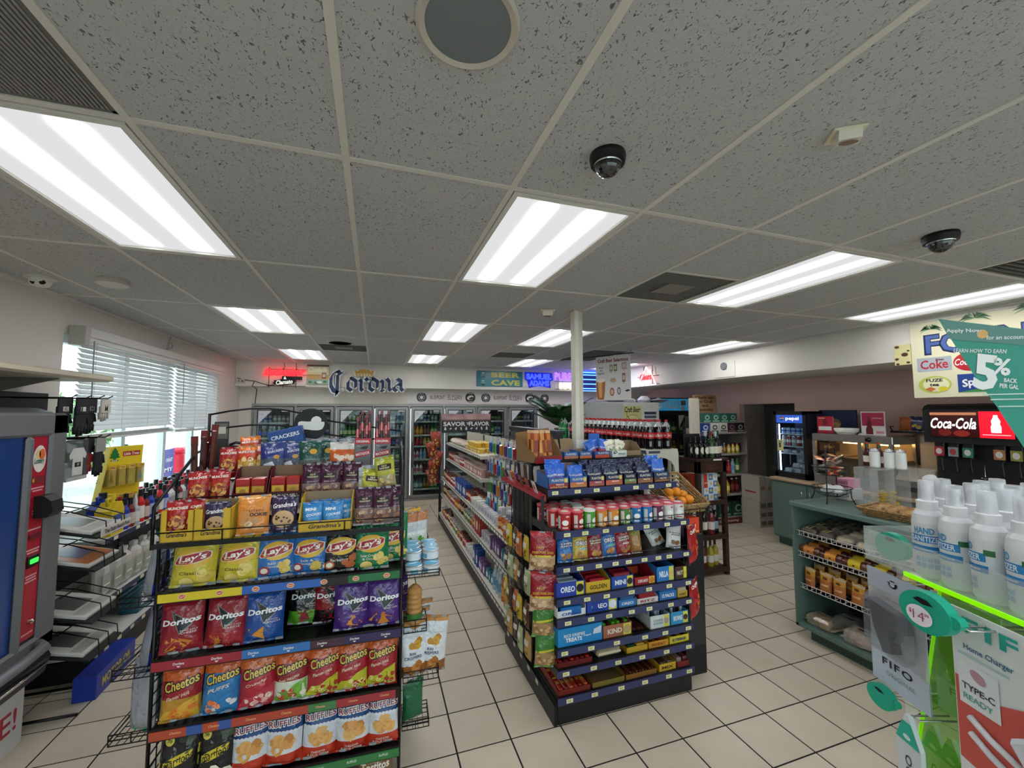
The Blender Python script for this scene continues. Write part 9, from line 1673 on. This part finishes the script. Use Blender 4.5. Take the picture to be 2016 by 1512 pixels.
# ------------------------------------------------------------------ soda fountain
t = thing('soda_fountain','black soda fountain with a lit red and black cola header','drink dispenser',(5.36,2.22,0.9155)); FB = C('#1b1b1e',0.4); w = 0.45
mb = MB(); mb.box(0.12,0.62,-w,w,0.0,0.62,FB,bev=0.02); ob('body',mb,t); mb = MB(); mb.box(-0.1,0.3,-w,w,0.0,0.08,C('#3a3a3d',0.35),bev=0.01); ob('drip_tray',mb,t)
mb = MB(); P = [(0.0,0.60),(0.58,0.60),(0.58,0.98),(0.10,0.985),(0.03,0.965),(0.0,0.93)]; mb.prism(P,-w-0.02,w+0.02,FB); ob('header_shell',mb,t)
mb = MB(); mb.box(-0.012,0.0,-0.38,w-0.03,0.655,0.92,C('#0e0e10',0.3)); ob('header_bezel',mb,t)
mb = MB(); mb.box(-0.016,-0.012,0.05,w-0.05,0.665,0.91,C('#2a0c0c',0.2,emit=0.25,emith='#501010')); g = FX(-0.0172,0.235,0.79,-1); mb.text('Coca-Cola',0.0,0.005,0.33,FX(-0.0182,0.235,0.79,-1),C('#fff',emit=1.6),h=0.105,shear=0.35,bold=0.015); mb.quadgrid(-0.17,0.17,0.085,0.11,g,C('#c8805a',0.4,emit=0.5)); mb.disc(-0.06,-0.085,0.05,0.035,g,C('#7a1a16',emit=0.2),14,1); mb.disc(0.06,-0.09,0.06,0.03,g,C('#9c2a20',emit=0.2),14,1); ob('cola_panel',mb,t)
mb = MB(); mb.box(-0.016,-0.012,-0.17,0.05,0.665,0.91,C('#c81024',0.3,emit=0.9,emith='#e01028')); g = FX(-0.0172,-0.06,0.79,-1); mb.flat([(-0.032,-0.075),(0.032,-0.075),(0.034,-0.02),(0.026,0.0),(0.03,0.03),(0.014,0.07),(0.014,0.085),(-0.014,0.085),(-0.014,0.07),(-0.03,0.03),(-0.026,0.0),(-0.034,-0.02)],g,C('#f6f2f2',emit=1.2)); mb.quadgrid(-0.09,0.09,-0.098,-0.092,g,C('#f0d0d0',emit=0.6)); ob('red_panel',mb,t,label='lit red panel with a white bottle shape')
for k,c in enumerate(('#a82a34','#8f979c','#2f7a5c',None,'#b07048','#8a8a3a','#a8384a','#b8303c')):
    if c is None: continue
    y = w-0.08-0.105*k; v = MB(); v.box(0.03,0.12,y-0.038,y+0.038,0.50,0.60,FB,bev=0.005); v_ = ob('valve',v,t)
    mb = MB(); mb.box(0.022,0.03,y-0.036,y+0.036,0.47,0.56,C(c,0.4)); mb.disc(0,0,0.024,0.03,FX(0.0212,y,0.515,-1),ink('#d8d0cc' if k != 1 else '#a83a3a'),12,1); ob('flavor_card',mb,v_); mb = MB(); mb.tube([(0.08,y,0.5),(0.06,y,0.42),(0.075,y,0.33),(0.065,y,0.31)],0.008,BLACK,6); ob('lever',mb,v_); mb = MB(); mb.cyl(0.018,0.07,y,0.45,0.5,BLACK,10,0.024); ob('nozzle',mb,v_)
mb = MB(); mb.tube([(0.06,w-0.385,0.42),(0.06,w-0.385,0.30),(0.03,w-0.40,0.285),(0.03,w-0.37,0.285),(0.06,w-0.375,0.30)],0.004,C('#c9c9c9',0.2,metal=1.0),5); ob('water_lever',mb,t)
# ------------------------------------------------------------------ fountain sign on the soffit
t = thing('fountain_sign','cream fountain drinks sign with palm fronds and soda logos on the soffit','sign',(XS-0.004,1.87,2.31)); W = 0.66; CRM = C('#dbd6b6',0.5)
mb = MB(); mb.box(-0.012,-0.004,-W,W,-0.355,0.36,CRM,bev=0.002); g = FX(-0.0135,0,0,-1); g2 = FX(-0.0145,0,0,-1); g3 = FX(-0.0155,0,0,-1)
mb.text('FOUNTAIN',0.06,0.14,1.24,g,ink('#1d2a52'),h=0.20,bold=0.06); mb.text('FOUNTAIN',0.06,0.142,1.21,g2,ink('#4a62a0'),h=0.17,bold=0.02)
mb.quadgrid(-0.62,-0.37,-0.11,0.02,g,ink('#a9afb8')); mb.text('Coke',-0.495,-0.045,0.2,g2,ink('#b8303c'),h=0.085,bold=0.02); mb.text('Diet',-0.45,-0.005,0.06,g3,ink('#5a2a30'),h=0.02); mb.disc(-0.24,-0.045,0.12,0.085,g,ink('#b8242c'),26,1); mb.text('Coca-Cola',-0.24,-0.045,0.22,g2,ink('#f0ebe6'),h=0.06,shear=0.3); mb.flat([(-0.255,-0.125),(-0.225,-0.125),(-0.23,0.0),(-0.25,0.0)],FX(-0.0140,0,0,-1),ink('#5a1416'))
mb.disc(-0.50,-0.235,0.12,0.08,g,ink('#b8c45a'),22,1); mb.disc(-0.49,-0.235,0.095,0.065,g2,ink('#e3e0b8'),22,1); mb.text('FUZE\ntea',-0.50,-0.215,0.12,g3,ink('#1c1c1a'),h=0.07,bold=0.03); mb.flat([(-0.57,-0.275),(-0.53,-0.255),(-0.49,-0.275),(-0.53,-0.30)],g3,ink('#c8683a')); mb.disc(-0.44,-0.275,0.035,0.022,g3,ink('#d8c83a'),12,1)
mb.quadgrid(-0.34,-0.09,-0.315,-0.155,g,ink('#24408c')); mb.flat([(-0.34,-0.315),(-0.09,-0.315),(-0.09,-0.23),(-0.2,-0.285)],g2,ink('#3a8a4a')); mb.text('Sprite',-0.215,-0.225,0.2,g3,ink('#f0f2f4'),h=0.085,shear=0.2,rot=0.25,bold=0.03)
for cx,cz,s_ in ((-0.50,0.285,0.8),(-0.20,0.325,1.0),(0.15,0.34,1.2),(0.4,0.35,1.1)):
    for q in range(9):
        a = -0.3+3.7*q/8; ln = 0.11*s_; P = [(cx,cz),(cx+ln*0.5*cos(a)-0.012*sin(a),cz+ln*0.5*sin(a)*0.7+0.02),(cx+ln*cos(a),cz+ln*sin(a)*0.5-0.02),(cx+ln*0.5*cos(a)+0.012*sin(a),cz+ln*0.4*sin(a)*0.7)]
        mb.flat(P,g3,ink(('#3f7a45','#2a3a2c','#5f9a5a')[q % 3]))
ob('panel',mb,t)
mb = MB(); mb.box(-0.010,-0.003,-0.07,0.065,-0.1,0.1,C('#d8d29a',0.5)); g = FX(-0.0112,0,0,-1)
for x_,z_,r_ in ((-0.04,0.08,0.02),(0.02,0.0,0.028),(-0.045,-0.04,0.018),(0.045,-0.08,0.016),(0.05,0.035,0.012),(-0.04,-0.09,0.015)): mb.disc(x_,z_,r_,r_*0.7,g,ink('#5a3a2c'),10,1)
ob('giraffe_border',mb,None,'yellow card with brown spots beside the fountain sign','card',loc=(XS-0.001,2.605,2.385))
# ------------------------------------------------------------------ foreground accessory spinner
AX = Vector((0.889,0.486,0.0)); ARZ = radians(-110.2); AM = Matrix.Translation(AX) @ Matrix.Rotation(ARZ,4,'Z')
def A_(x,y,z): return AM @ Vector((x,y,z))
mb = MB(); mb.box(0.98,1.95,-1.2,0.42,0.0,0.93,C('#8a8378',0.5),bev=0.004); mb.box(0.95,1.98,-1.23,0.45,0.93,0.97,C('#a39887',0.4),bev=0.006); ob('checkout_counter',mb,None,'pale checkout counter under the accessory stand','counter')
t = thing('accessory_stand','clear acrylic accessory stand with glowing green edges on the counter','display stand',AX+Vector((0,0,0.9705)),ARZ); ZB = 0.9705
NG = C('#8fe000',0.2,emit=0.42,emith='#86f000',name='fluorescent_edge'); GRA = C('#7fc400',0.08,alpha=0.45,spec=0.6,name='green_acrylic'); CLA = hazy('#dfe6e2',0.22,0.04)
def AS(n,*a,m=CLA,bev=0.0): mb = MB(); mb.box(a[0],a[1],a[2],a[3],a[4]-ZB,a[5]-ZB,m,bev=bev); return ob(n,mb,t)
AS('tray_floor',-0.085,0.50,0.0,0.21,1.543,1.549); AS('tray_lip',-0.085,0.50,0.0,0.004,1.549,1.60); AS('tray_lip',-0.085,-0.081,0.0,0.21,1.549,1.605); AS('tray_back',-0.085,0.50,0.206,0.21,1.549,1.61); AS('glowing_edge',0.0,0.50,-0.003,0.0,1.5425,1.5495,m=NG)
mb = MB(); mb.add([(-0.087,0.035,0.02),(0.50,0.035,0.02),(0.50,0.035,1.543-ZB),(0.024,0.035,1.543-ZB),(-0.087,0.041,0.02),(0.50,0.041,0.02),(0.50,0.041,1.543-ZB),(0.024,0.041,1.543-ZB)],[(0,1,2,3),(7,6,5,4),(1,5,6,2),(2,6,7,3),(0,4,5,1)],GRA); ob('hook_panel',mb,t)
mb = MB(); mb.tube([(-0.087,0.038,0.02),(0.024,0.038,1.543-ZB)],0.0025,NG,4); ob('glowing_edge',mb,t)
AS('rear_panel',-0.08,0.45,0.17,0.176,0.99,1.543); AS('base_plate',-0.08,0.50,-0.02,0.22,0.9705,0.99,m=C('#b9beb8',0.3),bev=0.003)
for k in range(4): AS('side_column',0.46*(k % 2)+0.0-0.075*(1-k % 2)+0.0,0.46*(k % 2)-0.075*(1-k % 2)+0.012,0.05+0.13*(k//2),0.062+0.13*(k//2),0.99,1.543,m=CLA)
def hook(x,y0,z,ln=0.13): mb = MB(); mb.tube([(x-0.006,y0,z-ZB),(x-0.006,y0-ln,z-ZB),(x+0.006,y0-ln,z-ZB),(x+0.006,y0,z-ZB)],0.0016,C('#b9bab5',0.25,metal=0.9),5); ob('hook',mb,t)
hook(0.16,0.035,1.532,0.10); hook(-0.024,0.16,1.52,0.165); hook(-0.049,0.16,1.31,0.17); hook(0.03,0.035,1.325,0.06); hook(0.28,0.035,1.30,0.1)
# teal oval price tags
def teal_tag(x,y,z,price,label,s_=1.0):
    tt = thing('price_tag_holder',label,'price tag',A_(x,y,z),ARZ+radians(6)); mb = MB(); n = 28; mb.prism([(0.036*s_*cos(2*pi*k/n),0.029*s_*sin(2*pi*k/n)) for k in range(n)],-0.008*s_,0.008*s_,C('#1fa98c',0.35)); mb.prism([(0.009*s_*cos(2*pi*k/12)+0.037*s_,0.009*s_*sin(2*pi*k/12)+0.002) for k in range(12)],-0.006*s_,0.006*s_,C('#1fa98c',0.35)); mb.flat([(-0.014*s_,0.015*s_),(0.0,0.011*s_),(0.014*s_,0.013*s_),(0.006*s_,0.019*s_),(-0.006*s_,0.020*s_)],FY(-0.0088*s_),BLACK); ob('holder',mb,tt)
    if price:
        mb = MB(); mb.disc(-0.006*s_,-0.007*s_,0.0185*s_,0.0145*s_,FY(-0.0092*s_),ink('#efe9f0'),24,1); mb.text('14',-0.006*s_,-0.007*s_,0.016*s_,FY(-0.0100*s_),ink('#a83a7a'),h=0.013*s_,bold=-0.01); mb.text('$',-0.0175*s_,-0.004*s_,0.004*s_,FY(-0.0100*s_),ink('#a83a7a')); mb.text('99',0.0055*s_,-0.003*s_,0.006*s_,FY(-0.0100*s_),ink('#a83a7a')); ob('price_sticker',mb,tt)
teal_tag(0.117,-0.072,1.534,True,'teal oval price tag with a white sticker reading 14.99'); teal_tag(-0.055,0.03,1.575,False,'teal oval tag behind the clear tray lip',0.85); teal_tag(-0.049,-0.012,1.308,False,'teal oval tag at the foot of the black device pack',0.7)
# FIFO packs
def fifo(label,x,y,z,s_=1.0):
    w,h = 0.112*s_,0.205*s_; tt = thing('device_pack',label,'package',A_(x,y,z),ARZ); mb = MB(); mb.box(-w/2,w/2,-0.001,0.001,-h,0,hazy('#c9cdd4',0.55,0.06)); mb.box(-w/2,w/2,-0.0016,0.0014,-0.035*s_,0.0,C('#aeb8c6',0.4)); mb.prism([(-w/2,-h),(w/2,-h),(w/2,-h+0.050*s_),(-w/2,-h+0.078*s_)],-0.0016,0.0014,C('#b9c6d4',0.4)); f_ = FY(-0.0025); mb.text('FIFO',-0.002,-h+0.042*s_,0.06*s_,f_,ink('#16181c'),h=0.013*s_,bold=0.02,rot=-0.0,space=1.2); mb.text('ORIGINAL',0.004,-h+0.024*s_,0.058*s_,f_,ink('#8f989e'),h=0.008*s_,space=1.1); mb.disc(0.0,-0.016*s_,0.009*s_,0.007*s_,f_,ink('#16181c'),14,1); mb.disc(0.0,-0.016*s_,0.005*s_,0.004*s_,FY(-0.0032),ink('#c9d0d8'),12,1); ob('card',mb,tt)
    mb = MB(); mb.box(-w*0.40,w*0.40,-0.030*s_,0.0,-h*0.68,-0.04*s_,hazy('#8a8e96',0.35,0.04),bev=0.01*s_); ob('blister',mb,tt)
    mb = MB(); mb.prism([(-w*0.3,-0.05*s_),(w*0.3,-0.06*s_),(w*0.34,-0.085*s_),(w*0.05,-0.09*s_),(w*0.12,-0.13*s_),(-w*0.05,-0.135*s_),(-w*0.2,-0.10*s_)],-0.022*s_,-0.004*s_,C('#121318',0.3,coat=0.5)); mb.tube([(0,-0.012*s_,-0.12*s_),(0.02*s_,-0.014*s_,-0.10*s_),(0.03*s_,-0.014*s_,-0.07*s_)],0.006*s_,C('#1a1b20',0.25),8); ob('device',mb,tt)
fifo('clear blister pack of a black phone holder beside the green panel',-0.024,0.0,1.532); fifo('clear blister pack seen through the green acrylic panel',0.01,0.085,1.50);
# home charger pack
tt = thing('charger_pack','white and red boxed home charger card on a hook','package',A_(0.199,-0.03,1.520),ARZ); w,h = 0.185,0.30
mb = MB(); mb.box(-w/2,w/2,-0.001,0.001,-h,0.022,C('#d6dcdc',0.4)); f_ = FY(-0.002); f2 = FY(-0.0028); f3 = FY(-0.0036)
mb.text('FIFO',-0.018,0.002,0.115,f_,ink('#2fa89c'),h=0.022,bold=0.03,space=1.2); mb.disc(0.062,0.008,0.012,0.012,f_,ink('#2f9ab0'),14,1); mb.text('Home Charger',-0.045,-0.030,0.062,f_,ink('#3a6a8a'),h=0.010); mb.quadgrid(-0.085,-0.02,-0.043,-0.039,f_,ink('#a9c4c8'))
mb.text('DUAL',0.055,-0.042,0.05,f_,ink('#4a9aa0'),h=0.012); mb.text('ENERGY',0.055,-0.056,0.05,f_,ink('#4a9aa0'),h=0.008)
mb.flat([(-w/2+0.002,-0.075),(-0.035,-0.085),(0.0,-0.07),(w/2-0.002,-0.085),(w/2-0.002,-0.215),(0.0,-0.20),(-w/2+0.002,-0.19)],f_,ink('#c85a50')); mb.quadgrid(-0.085,-0.033,-0.110,-0.052,f2,ink('#dbe0e2')); mb.disc(-0.058,-0.064,0.011,0.007,f3,ink('#b08a96'),14,1,-0.5); mb.text('TYPE-C',-0.059,-0.084,0.042,f3,ink('#2a2e34'),h=0.009,bold=0.02); mb.text('READY',-0.060,-0.098,0.038,f3,ink('#5aa8a0'),h=0.008)
for k in range(4): mb.quadgrid(-0.08,0.02-0.01*k,-0.225-0.012*k,-0.222-0.012*k,f_,ink('#9ab0b4'))
mb.disc(0.07,-0.19,0.010,0.014,f2,ink('#dfe6e8'),14,1); ob('card',mb,tt)
mb = MB(); mb.T = Matrix.Translation((0.025,-0.004,-0.12)) @ Matrix.Rotation(radians(-35),4,'Y'); mb.box(-0.026,0.026,-0.018,0.0,-0.030,0.030,C('#cfd3da',0.35),bev=0.005); mb.T = Matrix.Identity(4); ob('charger',mb,tt)
for k in range(2): mb = MB(); x0_,z0_ = -0.055,-0.135-0.022*k; mb.tube([(x0_-0.015,-0.006,z0_+0.012),(x0_+0.01,-0.007,z0_),(x0_+0.05,-0.007,z0_-0.012)],0.0042,C('#d9dcdf',0.35),8); mb.T = Matrix.Translation((x0_+0.058,-0.007,z0_-0.014)); mb.box(-0.009,0.009,-0.003,0.003,-0.004,0.004,C('#c9c0a0',0.25,metal=0.9)); mb.T = Matrix.Identity(4); ob('cable_plug',mb,tt)
# cable pouches below
for i,(x,y,c,lb) in enumerate(((0.012,-0.02,'#27b39c','teal topped white cable pouch outside the green panel'),(-0.03,0.06,'#27b39c','teal topped cable pouch behind the green panel beside the edge'),(0.0,0.06,'#27b39c','teal topped cable pouch in the middle behind the green panel'),(0.03,0.06,'#27b39c','teal topped cable pouch behind the charger card'))):
    mb = MB(); mb.prism([(-0.022,-0.17),(0.022,-0.17),(0.022,-0.045),(0.008,-0.012),(0.003,0.0),(-0.003,0.0),(-0.008,-0.012),(-0.022,-0.045)],-0.004,0.004,C('#cdd5d8',0.4)); mb.flat([(-0.0215,-0.046),(0.0215,-0.046),(0.008,-0.012),(-0.008,-0.012)],FY(-0.0048),ink(c)); mb.disc(0,-0.036,0.007,0.004,FY(-0.0055),ink('#d8e6e2'),12,1); mb.text('DUO',0,0,0.05,lambda a,b: (b,-0.0048,-0.09+a),ink('#3a4a4c'),h=0.012); ob('cable_pouch',mb,None,lb,'cable pouch','cable pouches on the accessory stand',loc=A_(x,y,1.318 if i == 0 else 1.272),rot=ARZ)
# sanitizer bottles
def sani(turn):
    b = MB(); R = 0.0215; wh = C('#dfe3e6',0.3,alpha=0.93); b.lathe([(R*0.86,0,wh),(R,0.005,wh),(R,0.085,wh),(R*0.9,0.098,wh),(R*0.62,0.106,wh)],20); pz = FC(R+0.0006,0,-pi/2+turn); p2 = FC(R+0.0012,0,-pi/2+turn)
    b.text('HAND',-0.003,0.0735,0.027,pz,ink('#3a8fc0'),h=0.010,bold=0.03); b.quadgrid(-0.022,0.026,0.055,0.0665,pz,ink('#2f86c4'),6,1); b.text('SANITIZER',0.0,0.0607,0.042,p2,ink('#e9f2f8'),h=0.0085,bold=0.02); b.quadgrid(-0.028,0.028,0.040,0.050,pz,ink('#2a7fc0'),8,1); b.quadgrid(-0.02,0.02,0.043,0.045,p2,ink('#b8d4e8'),6,1)
    for q in range(8): b.quadgrid(-0.016+0.008*(q % 4),-0.0095+0.008*(q % 4),0.016+0.009*(q//4),0.023+0.009*(q//4),pz,ink('#8fb4d8'),1,1)
    b.quadgrid(0.024,0.036,0.064,0.072,pz,ink('#2f6b3a'),3,1);
    for q in range(3):
        x_ = 0.054; b.quadgrid(x_-0.010,x_+0.010,0.018+0.02*q,0.0365+0.02*q,pz,ink('#4a5460'),3,1); b.quadgrid(x_-0.0092,x_+0.0092,0.0186+0.02*q,0.0359+0.02*q,p2,ink('#d3d9de'),3,1)
        for w_ in range(5): b.quadgrid(x_-0.008,x_+0.007,0.0205+0.02*q+0.003*w_,0.0213+0.02*q+0.003*w_,FC(R+0.0016,0,-pi/2+turn),ink('#9aa4ae'),3,1)
    c = MB(); cw = C('#e4e7ea',0.35); c.lathe([(R*0.64,0.104),(R*0.66,0.105),(R*0.66,0.119),(R*0.5,0.121)],18,cw); c.lathe([(R*0.28,0.12),(R*0.28,0.135),(R*0.36,0.137),(R*0.36,0.145)],12,cw)
    o_ = MB(); cl = hazy('#e6eaee',0.38,0.08); o_.lathe([(R*0.54,0.119),(R*0.47,0.150),(R*0.45,0.1515),(0.0,0.152)],18,cl,cap=False)
    return Proto('sanitizer_bottle',[('bottle',b),('spray_collar',c),('clear_cap',o_)])
SA = [sani(0.42),sani(-0.55),sani(-1.15),sani(2.6)]
for j in range(4):
    for k in range(9):
        if j == 0: q = (0,1,2,2,3)[k % 5]
        else: q = (k*3+j) % 4
        x = 0.011+0.047*k-(0.018 if j % 2 else 0.0)
        if x > 0.46: continue
        SA[q].put('white hand sanitizer spray bottle with a clear cap on the acrylic tray','sanitizer',A_(x+0.008,0.028+0.0465*j,1.5495),ARZ+rq.uniform(-.15,.15)+0.35,'hand sanitizer bottles on the acrylic tray',scale=(1,1,1.06))
# tilted rogue bottle cap at the far side
mb = MB(); mb.T = Matrix.Rotation(radians(-38),4,'Y'); mb.lathe([(0.012,0.0),(0.0105,0.04),(0.0,0.041)],16,hazy('#e6eaee',0.6,0.1)); ob('spray_cap',mb,None,'loose clear cap tilted against the endmost sanitizer bottle','bottle cap',loc=A_(-0.055,0.12,1.672))
# ------------------------------------------------------------------ hanging teal promo card
O3 = Vector((1.40,0.58,1.90)); nrm = Vector((O3.x,O3.y,0)).normalized(); rz_ = atan2(nrm.y,nrm.x)-pi/2
t = thing('promo_card','teal hanging card promising five percent back','sign',O3,rz_)
def scr(px_,py_):   # pixel -> card plane coordinates (local x, z)
    d_ = RX*((px_-1008)/F_PX)-UPV*((py_-756)/F_PX)+FWD; o_ = Vector((0,0,CAM_H)); k_ = nrm.dot(O3-o_)/nrm.dot(d_); p_ = o_+d_*k_; q_ = p_-O3
    return (q_.dot(Vector((cos(rz_),sin(rz_),0))),q_.z)
PL = [scr(*p) for p in ((1847,628),(2016,648),(2100,655),(2100,955),(2016,882),(1962,800),(1915,735))]
mb = MB(); mb.prism(PL,-0.0015,0.0015,C('#3f9a88',0.35)); f_ = FY(-0.0026); f2 = FY(-0.0034)
mb.flat([scr(*p) for p in ((1848,629),(2016,649),(2098,656),(2098,690),(2016,680),(1870,668))],f_,ink('#5f8f88'))
def ct_(s,px_,py_,w_,c,h_=None,**k_): x_,z_ = scr(px_,py_); mb.text(s,x_,z_,w_,f2,ink(c),h=h_,**k_)
ct_('Apply Now',1897,652,0.058,'#e6efec',rot=-0.14,shear=-0.2); mb.disc(*scr(1934,658),0.009,0.011,f2,ink('#d8b070'),14,1); ct_('for an account',1980,664,0.06,'#dfeae6',h_=0.010,rot=-0.1)
ct_('LEARN HOW TO EARN',1928,691,0.085,'#dfeae6',h_=0.010,rot=-0.14); ct_('5',1940,733,0.045,'#f0f4f2',h_=0.085,rot=-0.28,bold=0.04,shear=-0.25); ct_('%',1972,722,0.032,'#f0f4f2',h_=0.04,rot=-0.28,bold=0.03,shear=-0.2); ct_('BACK\nPER GAL',1988,755,0.03,'#f0f4f2',h_=0.024,rot=-0.2,shear=-0.2)
for (a_,b_,w_) in ((1985,776,0.08),(1995,786,0.07),(2005,800,0.06)): x_,z_ = scr(a_,b_); mb.quadgrid(x_-w_/2,x_+w_/2,z_-0.0015,z_+0.0015,f2,ink('#bfe0d6'))
ob('card',mb,t); mb = MB(); x_,z_ = scr(2090,655); mb.rod((x_,0,z_-0.005),(x_,0,CE-1.90),0.0012,C('#c9ccd0',0.4),4); ob('string',mb,t)
mb = MB()
for k in range(3): mb.rod((0.045+0.02*k,0.03,-0.09),(0.09+0.02*k,0.03,-0.135),0.004,C('#2f4a5c',0.2,metal=0.6),6)
ob('card_clip',mb,t)
